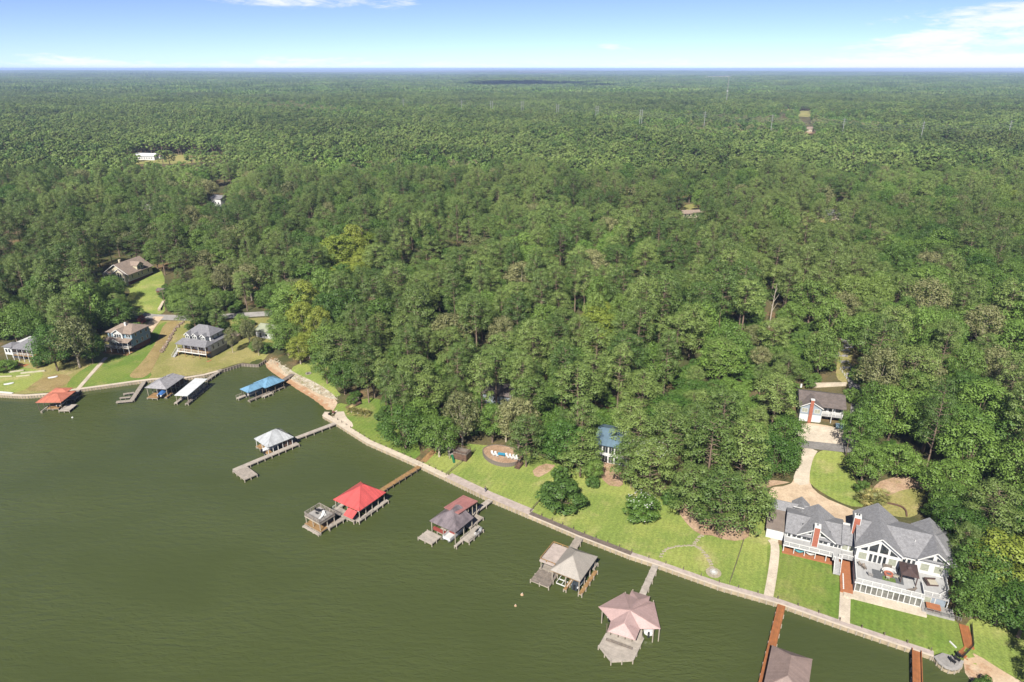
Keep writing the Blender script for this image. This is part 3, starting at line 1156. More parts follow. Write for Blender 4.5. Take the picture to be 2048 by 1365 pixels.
# ------------------------------------------------------------------ docks
def fr3(F, R, L_, z):
    f, r, q = P(*F, z), P(*R, z), P(*L_, z)
    a1 = math.atan2(r.y - f.y, r.x - f.x)
    a2 = math.atan2(q.y - f.y, q.x - f.x) - math.pi / 2
    return (f.x, f.y), (a1 + a2) / 2, (r - f).length, (q - f).length


class Loc:
    """a thing with its own axes: x to the right, y to the left-back, standing in the water at z = 0"""

    def __init__(self, name, label, cat, org, ang, group=None, z=0.0):
        self.o, self.a, self.z = org, ang, z
        self.t = thing(name, label, cat, (org[0], org[1], z), ang, group)

    def l(self, px, py, z):
        p = P(px, py, z)
        dx, dy = p.x - self.o[0], p.y - self.o[1]
        c, s = math.cos(self.a), math.sin(self.a)
        return (dx * c + dy * s, -dx * s + dy * c)

    def wpt(self, x, y, z=0.0):
        c, s = math.cos(self.a), math.sin(self.a)
        return Vector((self.o[0] + x * c - y * s, self.o[1] + x * s + y * c, z + self.z))

    def deck(self, F, R, L_, z, mt='wood', name='deck', posts=True, pm='pile', top=None, th=0.28):
        f, r, q = self.l(*F, z), self.l(*R, z), self.l(*L_, z)
        x0, x1 = (f[0] + q[0]) / 2, r[0]
        y0, y1 = (f[1] + r[1]) / 2, q[1]
        return self.deckbox(x0, x1, y0, y1, z, mt, name, posts, pm, top, th)

    def deckbox(self, x0, x1, y0, y1, z, mt='wood', name='deck', posts=True, pm='pile', top=None, th=0.28):
        x0, x1 = min(x0, x1), max(x0, x1)
        y0, y1 = min(y0, y1), max(y0, y1)
        mb = MB().box(x0, x1, y0, y1, z - 0.07, z)
        o_ = mb.build(name, M[mt], self.t)
        MB().box(x0 + .02, x1 - .02, y0 + .02, y0 + .12, z - th, z - 0.075).box(x0 + .02, x1 - .02, y1 - .12, y1 - .02, z - th, z - 0.075) \
            .box(x0 + .02, x0 + .12, y0 + .13, y1 - .13, z - th, z - 0.075).box(x1 - .12, x1 - .02, y0 + .13, y1 - .13, z - th, z - 0.075).build('joist', M['pile'], o_)
        if posts:
            nx_, ny_ = max(1, round((x1 - x0) / 2.4)), max(1, round((y1 - y0) / 2.4))
            tp = z + (top or -0.08)
            for i in range(nx_ + 1):
                for j in range(ny_ + 1):
                    if i in (0, nx_) or j in (0, ny_):
                        post(self.t, x0 + 0.13 + (x1 - x0 - 0.26) * i / nx_, y0 + 0.02 + (y1 - y0 - 0.04) * j / ny_, -2.5, tp, 0.14, pm)
        return (x0, x1, y0, y1)

    def hip(self, x0, x1, y0, y1, ze, zr, axis, a, b, mx, my, th=0.14, cap='', trim=None):
        """hip roof; the ridge runs along axis from fraction a to b; slopes are pieces of their own"""
        if axis == 'x':
            A = (x0 + (x1 - x0) * a, (y0 + y1) / 2, zr)
            B = (x0 + (x1 - x0) * b, (y0 + y1) / 2, zr)
            sl = [([(x0, y0, ze), (x1, y0, ze), B, A], mx), ([(x1, y1, ze), (x0, y1, ze), A, B], mx), ([(x0, y1, ze), (x0, y0, ze), A], my), ([(x1, y0, ze), (x1, y1, ze), B], my)]
        else:
            A = ((x0 + x1) / 2, y0 + (y1 - y0) * a, zr)
            B = ((x0 + x1) / 2, y0 + (y1 - y0) * b, zr)
            sl = [([(x0, y0, ze), (x1, y0, ze), A], mx), ([(x1, y1, ze), (x0, y1, ze), B], mx), ([(x0, y1, ze), (x0, y0, ze), A, B], my), ([(x1, y0, ze), (x1, y1, ze), B, A], my)]
        for pts_, mt in sl:
            if len(pts_) == 4 and (Vector(pts_[2]) - Vector(pts_[3])).length < 0.05:
                pts_ = pts_[:3]
            MB().slab(pts_, th).build('roof_slope', M[mt], self.t)
        if cap:
            mb = MB()
            for c_ in ((x0, y0), (x0, y1)) if axis == 'x' else ((x0, y0), (x1, y0)):
                mb.beam((*c_, ze + .02), (A[0], A[1], A[2] + .02), 0.16, 0.06)
            for c_ in ((x1, y0), (x1, y1)) if axis == 'x' else ((x0, y1), (x1, y1)):
                mb.beam((*c_, ze + .02), (B[0], B[1], B[2] + .02), 0.16, 0.06)
            if (Vector(A) - Vector(B)).length > 0.1:
                mb.beam((A[0], A[1], A[2] + .03), (B[0], B[1], B[2] + .03), 0.2, 0.08)
            mb.build('ridge_cap', M[cap], self.t)
        if trim:
            MB().box(x0 + .05, x1 - .05, y0 + .05, y0 + .15, ze - .32, ze - .14).box(x0 + .05, x1 - .05, y1 - .15, y1 - .05, ze - .32, ze - .14) \
                .box(x0 + .05, x0 + .15, y0 + .16, y1 - .16, ze - .32, ze - .14).box(x1 - .15, x1 - .05, y0 + .16, y1 - .16, ze - .32, ze - .14).build('eave_beam', M[trim], self.t)

    def posts(self, x0, x1, y0, y1, nx_, ny_, z1, r=0.13, pm='pile', z0=-2.5):
        for i in range(nx_ + 1):
            for j in range(ny_ + 1):
                if i in (0, nx_) or j in (0, ny_):
                    post(self.t, x0 + (x1 - x0) * i / nx_, y0 + (y1 - y0) * j / ny_, z0, z1, r, pm)

    def rail(self, pts_, z, h=1.0, mt='white', gap=1.6, bars=3, w=0.07, name='railing', balus=0):
        """railing along local points: top rail, bars and posts"""
        mb = MB()
        for a, b in zip(pts_[:-1], pts_[1:]):
            mb.beam((*a, z + h), (*b, z + h), w * 1.6, w)
            for k in range(1, bars):
                mb.beam((*a, z + h * k / bars), (*b, z + h * k / bars), w * 0.6, w * 0.6)
        for x, y, _ in along(pts_, gap) + [(*pts_[-1], 0)]:
            mb.box(x - w * .7, x + w * .7, y - w * .7, y + w * .7, z + 0.01, z + h + .04)
        if balus:
            for x, y, _ in along(pts_, balus):
                mb.box(x - .02, x + .02, y - .02, y + .02, z + 0.08, z + h - .04)
        return mb.build(name, M[mt], self.t)


def pier(label, A, B, width, z, mt, posts=3.0, name='pier', pm='pile', rise=-0.05, cat='pier', railing=False, group=None):
    a, b = P(*A, z), P(*B, z)
    ang = math.atan2(b.y - a.y, b.x - a.x)
    q = Loc(name, label, cat, (a.x, a.y), ang, group)
    ln = (b - a).length
    o_ = MB().box(0, ln, -width / 2, width / 2, z - 0.07, z).build('deck', M[mt], q.t)
    MB().box(0.02, ln - .02, -width / 2 + .03, -width / 2 + .13, z - 0.3, z - 0.075).box(0.02, ln - .02, width / 2 - .13, width / 2 - .03, z - 0.3, z - 0.075).build('joist', M['pile'], o_)
    k = max(1, round(ln / posts))
    for i in range(k + 1):
        for s in (-1, 1):
            post(q.t, 0.15 + (ln - .3) * i / k, s * (width / 2 + 0.02), -2.5, z + rise, 0.13, pm)
        MB().box(0.15 + (ln - .3) * i / k - .08, 0.15 + (ln - .3) * i / k + .08, -width / 2, width / 2, z - .5, z - .31).build('cross_beam', M['pile'], o_)
    if railing:
        for s in (-1, 1):
            q.rail([(0.1, s * (width / 2 - .06)), (ln - .1, s * (width / 2 - .06))], z, 0.45, 'wood_orange', 2.5, 1, 0.09)
    return q

# ------------------------------------------------------------------ roofs and boats of the docks
def roofm(nm, col, rough=0.5, seam=0.45, dep=0.15, var=0.18, **k):
    for ax, s in ((0, '_x'), (1, '_y')):
        M[nm + s] = mat(nm + s, col, rough, var, 0.5, stripes=(ax, seam, dep), bump=0.15, fine=0.12, **k)


roofm('red_rose', (0.389, 0.135, 0.086), var=0.15)
roofm('red', (0.408, 0.071, 0.066), 0.45, var=0.14)
roofm('blue', (0.121, 0.237, 0.346), 0.45, var=0.18)
roofm('silver', (0.483, 0.493, 0.493), 0.35, metal=0.35)
roofm('mauve', (0.143, 0.118, 0.124), 0.45, var=0.35)
roofm('brick_red', (0.290, 0.126, 0.114), 0.55)
roofm('beige', (0.234, 0.210, 0.182), 0.6, var=0.08, dep=0.05)
roofm('pink', (0.315, 0.215, 0.199), 0.6, var=0.10, dep=0.06)
roofm('taupe', (0.189, 0.137, 0.118), 0.7, var=0.15, dep=0.1)
roofm('whiteroof', (0.494, 0.503, 0.503), 0.4, var=0.05)
M['shingle'] = mat('shingle', (0.215, 0.208, 0.218), 0.9, 0.25, 1.2, fine=0.3)
M['shingle_x'] = M['shingle_y'] = M['shingle']
M['glass'] = mat('dark_glass', (0.024, 0.028, 0.032), 0.08, 0.2, 0.5, spec=0.8)
M['hull_white'] = mat('hull_white', (0.422, 0.422, 0.422), 0.25, 0.05, 1.0)
M['cover_blue'] = mat('cover_blue', (0.024, 0.096, 0.272), 0.7, 0.15, 2.0)
M['cover_dark'] = mat('cover_dark', (0.028, 0.036, 0.044), 0.6, 0.2, 2.0)
M['cover_red'] = mat('cover_red', (0.200, 0.040, 0.032), 0.6, 0.2, 2.0)
M['steel'] = mat('steel', (0.336, 0.336, 0.336), 0.4, 0.1, 2.0, metal=0.6)
M['black'] = mat('black_plastic', (0.016, 0.016, 0.018), 0.45, 0.2, 3.0)
M['cedar'] = mat('cedar', (0.105, 0.058, 0.038), 0.8, 0.25, 1.0, stripes=(2, 0.2, 0.2))
M['buoy'] = mat('buoy', (0.36, 0.24, 0.14), 0.6, 0.3, 6.0)


def boat(label, pos, ang, ln=6.0, bm_=2.3, cover=None, group=None, name='motor_boat'):
    """runabout: lofted hull, deck or canvas cover, windscreen and outboard"""
    t_ = thing(name, label, 'boat', pos, ang, group)
    rings = []
    for f, w, k, sh in ((0, .82, -.30, .55), (.25, 1, -.36, .58), (.55, .98, -.36, .64), (.8, .66, -.28, .74), (.95, .22, -.02, .84), (1.0, .03, .45, .88)):
        hw = bm_ / 2 * w
        rings.append([(ln * (f - .5), -hw, sh), (ln * (f - .5), -hw * .82, .1), (ln * (f - .5), 0, k), (ln * (f - .5), hw * .82, .1), (ln * (f - .5), hw, sh), (ln * (f - .5), 0, sh + .02)])
    MB().loft(rings).build('hull', M['hull_white'], t_)
    top = []
    for f, w, sh, bu in ((.02, .80, .57, .30), (.3, .98, .61, .55), (.5, .97, .65, .62), (.7, .8, .72, .35), (.97, .12, .87, .03)):
        hw = bm_ / 2 * w
        top.append([(ln * (f - .5), -hw, sh), (ln * (f - .5), -hw * .5, sh + bu * .8), (ln * (f - .5), 0, sh + bu), (ln * (f - .5), hw * .5, sh + bu * .8), (ln * (f - .5), hw, sh), (ln * (f - .5), 0, sh - .05)])
    MB().loft(top).build('cover' if cover else 'deck_top', M[cover or 'hull_white'], t_)
    if not cover:
        MB().beam((ln * .08, -bm_ * .36, 1.05), (ln * .08, bm_ * .36, 1.05), .08, .5).build('windscreen', M['glass'], t_)
    MB().box(-ln * .5 - .5, -ln * .5 - .06, -.2, .2, -.2, .95).build('outboard', M['black'], t_)
    return t_


def lift(q, x0, x1, y0, y1, z=0.75, mt='steel'):
    """boat lift: cradle beams under the roof"""
    mb = MB()
    for k in range(4):
        x = x0 + (x1 - x0) * k / 3
        mb.beam((x, y0, z), (x, y1, z), .14, .2)
    for k in range(3):
        y = y0 + (y1 - y0) * k / 2
        mb.beam((x0, y, z + .17), (x1, y, z + .17), .12, .12)
    mb.build('boat_lift', M[mt], q.t)


# --- rose-red boathouse at the left
org, ang, W_, D_ = fr3((122, 805), (151, 782), (71.5, 805), 3.4)
q = Loc('boathouse', 'rose red roofed boathouse, leftmost one on the water', 'boathouse', org, ang)
q.hip(0, W_, 0, D_, 3.4, 4.5, 'y', 0.42, 0.60, 'red_rose_x', 'red_rose_y', cap='red_rose_y', trim='pile_dark')
q.hip(W_ * .72, W_ + 1.4, D_ * .2, D_ * .9, 4.0, 4.6, 'y', 0.4, 0.6, 'red_rose_x', 'red_rose_y')
q.posts(.4, W_ - .4, .4, D_ - .4, 3, 2, 3.2, .12, 'pile_dark')
q.deck((141, 822), (151.5, 809), (117, 822), 0.8, 'wood_pale')
q.deckbox(.3, 2.2, 1.8, D_ - 3.0, 0.82, 'wood_new')
q.deck((88, 823), (97, 809), (81, 823), 0.8, 'wood_pale')
q.deckbox(W_ - 1.6, W_ + 1.0, 0.2, D_ - 0.2, 0.86, 'wood_dark')
lift(q, 2.8, W_ - 2, 2.2, D_ - 3.4)
pier('short grey walkway joining the rose red boathouse to the path', (157, 779), (150.5, 786), 1.5, 1.0, 'wood', 1.5)
boat('dark covered boat under the rose red roof', q.wpt(W_ * .5, D_ * .30, 1.0), ang + .05, 5.6, 2.1, 'cover_dark')

# --- finger dock
q = pier('bare finger dock with three prongs beside the rose red boathouse', (289, 762), (263, 801), 1.5, 0.9, 'wood', 2.6, name='finger_dock', cat='dock')
for A_, B_, w_ in (((268, 785), (246.5, 788), .8), ((261, 794), (239.5, 796), .8), ((266, 801), (232.5, 804), 1.3)):
    a, b = q.l(*A_, .86), q.l(*B_, .86)
    v = Vector((b[0] - a[0], b[1] - a[1]))
    s = Vector((-v.y, v.x)).normalized() * w_ / 2
    MB().prism([(a[0] + s.x, a[1] + s.y), (b[0] + s.x, b[1] + s.y), (b[0] - s.x, b[1] - s.y), (a[0] - s.x, a[1] - s.y)], .62, .885).build('prong', M['wood'], q.t)
    for f in (0.5, 0.97):
        post(q.t, a[0] + v.x * f, a[1] + v.y * f, -2.5, 1.0, .14)

# --- grey hip roof
org, ang, W_, D_ = fr3((333, 779), (367, 753), (291, 774.5), 3.5)
q = Loc('boathouse', 'grey shingled hip roof boathouse with golden decks beside the white one', 'boathouse', org, ang)
q.hip(0, W_ * .62, 0, D_, 3.5, 5.4, 'x', 0.45, 0.95, 'shingle', 'shingle', cap='shingle')
q.hip(W_ * .5, W_, 0, D_ * .86, 3.5, 5.2, 'x', 0.1, 0.72, 'shingle', 'shingle', cap='shingle')
q.posts(.5, W_ - .5, .5, D_ - .5, 4, 2, 3.3, .13, 'pile')
q.deck((317, 797), (326, 787), (293, 796), 0.75, 'wood_new')
q.deck((334, 795), (345, 786), (329, 795), 0.75, 'wood_new')
q.deckbox(W_ - 4, W_ + 1, 0.5, D_ - .5, 0.85, 'wood_dark')
MB().box(W_ - 3.6, W_ - .4, .7, D_ * .5, .9, 3.3).build('storage_room', M['cedar'], q.t)
boat('blue covered boat under the grey hip roof', P(327, 787, 1.2), ang + .1, 5.5, 2.2, 'cover_blue')

# --- white flat roof
org, ang, W_, D_ = fr3((375, 792), (411.6, 759), (349.5, 790), 3.3)
q = Loc('boathouse', 'narrow white flat roofed boathouse in the left cove', 'boathouse', org, ang)
MB().slab([(0, 0, 3.3), (W_, 0, 3.55), (W_, D_, 3.55), (0, D_, 3.3)], .22).build('roof', M['whiteroof_x'], q.t)
q.posts(.4, W_ - .4, .3, D_ - .3, 5, 1, 3.1, .11, 'pile')
q.deckbox(-1.2, W_ + .5, -0.5, 0.7, 0.85, 'wood_dark')
q.deckbox(-1.2, 4.5, D_ - 1.2, D_ - .1, 0.85, 'wood_pale')
boat('white boat on a lift under the narrow white roof', q.wpt(4.5, D_ * .5, 1.3), ang + math.pi, 5.2, 1.9)
pier('long grey walkway from the cove wall to the white boathouse', (443, 739), (410, 762), 1.5, 1.05, 'wood', 2.6)

# --- blue roof, L shape
org, ang, W_, D_ = fr3((498, 787), (568, 760.5), (478.5, 779), 3.4)
q = Loc('boathouse', 'blue metal roofed boathouse off the sandy beach', 'boathouse', org, ang)
xs_ = W_ * 0.42
q.hip(0, xs_ + 2.5, 0.6, D_, 3.4, 4.7, 'x', 0.3, 0.92, 'blue_x', 'blue_y', cap='blue_x')
q.hip(xs_, W_, -1.0, D_ + .6, 3.4, 5.3, 'x', 0.46, 0.54, 'blue_x', 'blue_y', cap='blue_x')
q.posts(.4, W_ - .4, .9, D_ - .4, 5, 1, 3.2, .11, 'pile_dark')
q.posts(xs_ + .5, W_ - .4, -.6, D_ + .2, 2, 1, 3.2, .11, 'pile_dark')
q.deckbox(-0.6, W_, -.6, 0.5, 0.85, 'wood_dark')
q.deckbox(xs_ - 1.5, xs_ + 2.2, -1.9, -.7, 0.88, 'wood_pale')
q.deckbox(-2.0, 1.2, D_ - 1.6, D_ - .2, 0.85, 'wood_pale')
q.deckbox(W_ * .6, W_ + .5, .6, D_ - .2, 0.86, 'wood_dark')
q.rail([(-2.0, D_ - .3), (1.0, D_ - .3)], .85, .9, 'wood_pale', 1.5, 2)
pier('dark plank walkway crossing the beach to the blue roof', (586, 748), (562, 763), 1.8, 1.0, 'wood_dark', 3)
boat('white boat under the blue metal roof', q.wpt(4.0, D_ * .62, 1.0), ang, 5.5, 2.0)

# --- silver roof with the long pier
q = pier('long pale pier from the patio point past the silver roofed boathouse', (673, 845.5), (592, 876), 1.6, 1.05, 'wood_pale', 3.0)
org, ang, W_, D_ = fr3((534.5, 896), (588, 874.7), (507, 878), 3.5)
q = Loc('boathouse', 'silver metal roofed boathouse with red cedar room', 'boathouse', org, ang)
q.hip(0, W_, 0, D_, 3.5, 6.2, 'x', 0.48, 0.62, 'silver_x', 'silver_y', cap='silver_x')
q.posts(.4, W_ - .4, .5, D_ - .4, 5, 2, 3.3, .10, 'white')
a, b = q.l(467, 940, .95), q.l(601, 887, .95)
q.deckbox(a[0], W_ + 1.0, -1.1, 0.55, 0.98, 'wood_pale')
q.deck((487, 962), (514, 948), (467, 940.5), 0.95, 'wood_y', 'swim_platform')
q.deckbox(0.1, 1.8, 0.6, D_ - .1, 0.9, 'wood_new')
q.deckbox(W_ - 2.2, W_ + .9, 0.6, D_ - .2, 0.96, 'wood_dark')
MB().box(W_ * .60, W_ - .45, .7, D_ * .5, .99, 3.35).build('cedar_room', M['cedar'], q.t)
MB().box(W_ * .60 + .4, W_ * .60 + .9, .66, .72, 1.9, 2.7).build('window', M['glass'], q.t)
boat('small dark fishing boat under the silver roof', q.wpt(W_ * .34, D_ * .40, .9), ang, 6.4, 1.9)
t_ = thing('outboard_motor', 'black outboard motor hanging off the silver boathouse dock', 'motor', P(529, 909, .35), ang)
MB().box(-.3, .3, -.25, .25, .45, 1.0).build('cowling', M['black'], t_)
MB().box(-.1, .12, -.1, .1, -.4, .44).build('leg', M['steel'], t_)

# --- bright red roof with the sun deck tower
pier('tan pier with short posts leading to the bright red boathouse', (842, 931), (757, 984), 1.5, 1.05, 'wood_new', 2.3, rise=0.22, pm='pile_dark')
org, ang, W_, D_ = fr3((718, 1023), (771, 985), (667, 999), 3.5)
q = Loc('boathouse', 'bright red hip roofed boathouse', 'boathouse', org, ang)
q.hip(0, W_, 0, D_, 3.5, 6.3, 'x', 0.56, 0.66, 'red_x', 'red_y', cap='red_x')
MB().slab([(-2.0, D_ * .06, 2.1), (-.05, D_ * .06, 3.2), (-.05, D_ * .40, 3.2), (-2.0, D_ * .40, 2.1)], .12).build('porch_roof', M['red_y'], q.t)
q.posts(.4, W_ - .4, .4, D_ - .4, 4, 2, 3.3, .12, 'pile')
q.deckbox(-.8, W_ + .3, -.5, .6, .95, 'wood_pale')
q.deckbox(-.8, W_ + .3, D_ - 1.4, D_ - .2, .95, 'wood_pale')
q.deckbox(-1.6, .9, 0.7, D_ - 1.5, .95, 'wood')
q.rail([(-.6, D_ - .3), (2.8, D_ - .3)], .95, .8, 'white', 1.5, 2)
q.rail([(.2, -.35), (4.5, -.35)], .95, .5, 'wood_pale', 1.5, 1)
boat('white boat on a lift under the bright red roof', q.wpt(W_ * .5, D_ * .30, 1.2), ang, 6.4, 2.3)
boat('dark covered boat beside the posts under the bright red roof', q.wpt(W_ * .55, D_ * .66, 1.2), ang, 6.0, 2.2, 'cover_dark')
pier('narrow planked walkway between the bright red roof and the sun deck tower', (697, 1030), (655, 1055), 1.3, 1.0, 'wood', 2.2)

org, ang, W_, D_ = fr3((639, 1048), (669, 1028), (610, 1030), 3.3)
q = Loc('sun_deck_tower', 'two-level wooden sun deck standing in the water beyond the red roof', 'sun deck', org, ang)
q.deckbox(0, W_, 0, D_, 3.3, 'wood_dark', 'upper_deck', False, th=.5)
MB().box(.3, W_ - .3, .3, D_ - .3, 3.302, 3.33).build('deck_mat', M['concrete_grey'], q.t)
q.rail([(.08, .08), (W_ - .08, .08), (W_ - .08, D_ - .08), (.08, D_ - .08), (.08, .08)], 3.3, 1.0, 'wood', 1.7, 4, .08)
q.posts(.25, W_ - .25, .25, D_ - .25, 2, 2, 3.05, .13, 'pile')
q.deckbox(-.2, W_, -.2, D_, .9, 'wood_new', 'lower_deck', True)
q.deckbox(-1.0, -.25, -.2, D_, .55, 'wood_pale', 'step')
for i_, (fx, fy, rz_) in enumerate(((.35, .25, .3), (.62, .3, 1.2))):
    c_ = q.wpt(W_ * fx, D_ * fy, 3.34)
    t_ = thing('lounge_chair', ('white lounge chair on the sun deck tower, nearest the water' if i_ == 0 else 'white lounge chair on the sun deck tower beside the dark seats'), 'chair', c_, ang + rz_)
    MB().box(-.8, .5, -.3, .3, .3, .38).build('seat', M['white'], t_)
    MB().slab([(.5, -.3, .38), (.95, -.3, .85), (.95, .3, .85), (.5, .3, .38)], .06).build('backrest', M['white'], t_)
    for sx in (-.7, .4):
        for sy in (-.25, .25):
            MB().box(sx - .03, sx + .03, sy - .03, sy + .03, 0, .3).build('leg', M['white'], t_)
c_ = q.wpt(W_ * .6, D_ * .68, 3.34)
t_ = thing('patio_table', 'small dark round table on the sun deck tower', 'table', c_, 0)
MB().tube((0, 0, .66), (0, 0, .72), .55, .55, 14).build('table_top', M['black'], t_)
MB().tube((0, 0, 0), (0, 0, .66), .05, .05, 6).build('leg', M['black'], t_)
for k, wh in enumerate(('water', 'shore', 'red roof')):
    a_ = k * 2.1 + .4
    s_ = thing('patio_chair', 'dark patio chair on the %s side of the sun deck table' % wh, 'chair', c_ + Vector((math.cos(a_) * .95, math.sin(a_) * .95, 0)), a_)
    MB().box(-.25, .25, -.25, .25, .4, .46).build('seat', M['black'], s_)
    MB().box(.2, .26, -.25, .25, .47, .9).build('backrest', M['black'], s_)
    for sx in (-.2, .2):
        for sy in (-.2, .2):
            MB().box(sx - .02, sx + .02, sy - .02, sy + .02, 0, .4).build('leg', M['black'], s_)

# --- mauve grey roof with brick red rear roof
pier('pale pier from the boardwalk to the grey and brick red boathouse', (985, 997), (934, 1034), 1.6, 1.05, 'wood_pale', 3.0)
org, ang, W_, D_ = fr3((910.4, 1066), (946.5, 1034.5), (860, 1041), 3.7)
q = Loc('boathouse', 'boathouse with mauve grey hip roof and brick red flat rear roof', 'boathouse', org, ang)
# shallow skirt, steeper crown
xa, xb, ya, yb, zb = W_ * .30, W_ * .92, D_ * .20, D_ * .80, 5.0
for pts_, mt in (([(0, 0, 3.7), (W_, 0, 3.7), (xb, ya, zb), (xa, ya, zb)], 'mauve_x'), ([(W_, D_, 3.7), (0, D_, 3.7), (xa, yb, zb), (xb, yb, zb)], 'mauve_x'),
                 ([(0, D_, 3.7), (0, 0, 3.7), (xa, ya, zb), (xa, yb, zb)], 'mauve_y'), ([(W_, 0, 3.7), (W_, D_, 3.7), (xb, yb, zb), (xb, ya, zb)], 'mauve_y')):
    MB().slab(pts_, .12).build('roof_slope', M[mt], q.t)
q.hip(xa, xb, ya, yb, zb + .01, 6.2, 'x', .45, .98, 'mauve_x', 'mauve_y', cap='mauve_x')
x0 = W_ * .55
MB().slab([(x0, ya + .5, 5.9), (W_ + 4.6, ya + .5, 5.1), (W_ + 4.6, yb + .3, 5.1), (x0, yb + .3, 5.9)], .18).build('rear_roof', M['brick_red_y'], q.t)
q.posts(.4, W_ - .4, .4, D_ - .4, 2, 2, 3.5, .12, 'pile')
q.posts(W_ + .8, W_ + 4.3, ya + .8, yb, 2, 1, 4.9, .12, 'pile')
q.deck((862.5, 1089.5), (883, 1073), (836, 1075), .85, 'wood_pale', top=.12)
q.deck((893, 1075), (902, 1064), (876, 1061), .87, 'wood_pale')
q.deck((936.8, 1085), (968.5, 1060), (921, 1077), .85, 'wood_pale', top=.12)
q.deckbox(-1.2, W_ + 1, -1.2, -.5, .9, 'wood_pale')
q.deckbox(W_ - 1.2, W_ + 4.4, .3, D_ - .4, .95, 'wood')
a, b = q.l(937, 1085, .85), q.l(958, 1069, .85)
q.rail([a, b], .85, 1.0, 'wood_pale', 1.6, 3)
a, b = q.l(922, 1079, .85), q.l(938, 1066, .85)
q.rail([a, b], .85, .5, 'wood_pale', 1.8, 2)
MB().box(.6, 1.1, D_ * .45, D_ - .6, .9, 1.7).build('bench_box', M['cover_red'], q.t)
# pontoon boat
p_ = q.wpt(2.4, D_ * .30, .55)
t_ = thing('pontoon_boat', 'white pontoon boat with canvas under the mauve grey roof', 'boat', p_, ang + math.pi)
for s in (-.85, .85):
    MB().tube((-3.2, s, 0), (2.6, s, 0), .3, .3, 10).tube((2.6, s, 0), (3.3, s, .2), .3, .08, 10).build('pontoon', M['steel'], t_)
MB().box(-3.1, 3.0, -1.2, 1.2, .32, .44).build('deck', M['hull_white'], t_)
MB().box(-3.0, 2.9, -1.2, -1.14, .45, 1.1).box(-3.0, 2.9, 1.14, 1.2, .45, 1.1).box(2.84, 2.9, -1.13, 1.13, .45, 1.1).build('rail_panel', M['hull_white'], t_)
MB().box(-2.6, .4, -1.1, 1.1, .45, .95).build('seats', M['cover_red'], t_)
# jet ski
t_ = thing('jet_ski', 'white jet ski with dark trim parked on the right dock of the mauve boathouse', 'jet ski', P(957.5, 1063, 1.05), ang + .1)
MB().loft([[(x, -w, .15), (x, -w * .6, -.12), (x, w * .6, -.12), (x, w, .15), (x, w * .55, h), (x, -w * .55, h)] for x, w, h in ((-1.6, .5, .35), (-.6, .58, .55), (.3, .58, .75), (1.0, .45, .6), (1.6, .08, .3))]).build('hull', M['hull_white'], t_)
MB().box(-1.3, .1, -.22, .22, .5, .85).build('seat', M['black'], t_)
MB().beam((.35, -.4, 1.0), (.35, .4, 1.0), .06).beam((.35, 0, .7), (.35, 0, 1.0), .12).build('handlebar', M['black'], t_)
MB().box(-1.5, 1.2, -.45, -.3, -.2, -.11).box(-1.5, 1.2, .3, .45, -.2, -.11).build('cradle', M['pile'], t_)

# --- beige pyramid roof
pier('short grey pier from the dark boardwalk to the beige boathouse', (1160, 1073.5), (1146, 1096), 2.0, 1.05, 'wood', 2.4)
org, ang, W_, D_ = fr3((1160.4, 1163.5), (1195, 1113.6), (1100.4, 1140), 3.7)
q = Loc('boathouse', 'beige pyramid roofed boathouse with a roof-top sun deck', 'boathouse', org, ang)
q.hip(0, W_, 0, D_, 3.7, 6.6, 'x', .40, .58, 'beige_x', 'beige_y', cap='beige_x', trim='wood_new')
q.posts(.4, W_ - .4, .4, D_ - .4, 3, 2, 3.5, .13, 'pile')
f = q.l(1079, 1118, 4.1)
r = q.l(1104, 1083, 4.1)
x0, x1, y0, y1 = f[0], r[0], D_ - .3, f[1]
o_ = MB().box(x0, x1, y0, y1, 3.35, 3.8).build('roof_deck', M['walk_pink'], q.t)
q.rail([(x0 + .1, y0), (x0 + .1, y1 - .1), (x1 - .1, y1 - .1), (x1 - .1, y0)], 3.8, .5, 'wood_new', 2.2, 1, .11)
q.posts(x0 + .3, x1 - .3, y0 + .2, y1 - .3, 2, 1, 3.3, .13, 'pile')
q.deck((1099, 1176), (1114, 1150), (1060, 1161), .85, 'wood_dark', top=.15)
q.deck((1114, 1150), (1130, 1125), (1080, 1135), .85, 'wood')
q.deck((1163, 1190.5), (1196, 1143), (1156.5, 1187), .85, 'wood_new', top=.2)
q.deck((1132, 1180.5), (1148, 1158), (1126.5, 1178.5), .85, 'wood_new')
q.deckbox(W_ - 1.4, W_ + 1.2, .2, D_ + 3, .95, 'wood')
lift(q, .0, 4.6, D_ * .42, D_ * .78, .7, 'white')
MB().box(.1, 3.8, .8, D_ * .28, .5, 1.7).build('screen_panel', M['cover_dark'], q.t)
boat('dark covered boat on the lift under the beige pyramid roof', q.wpt(3.2, D_ * .18, 1.1), ang, 6.0, 2.2, 'cover_dark')

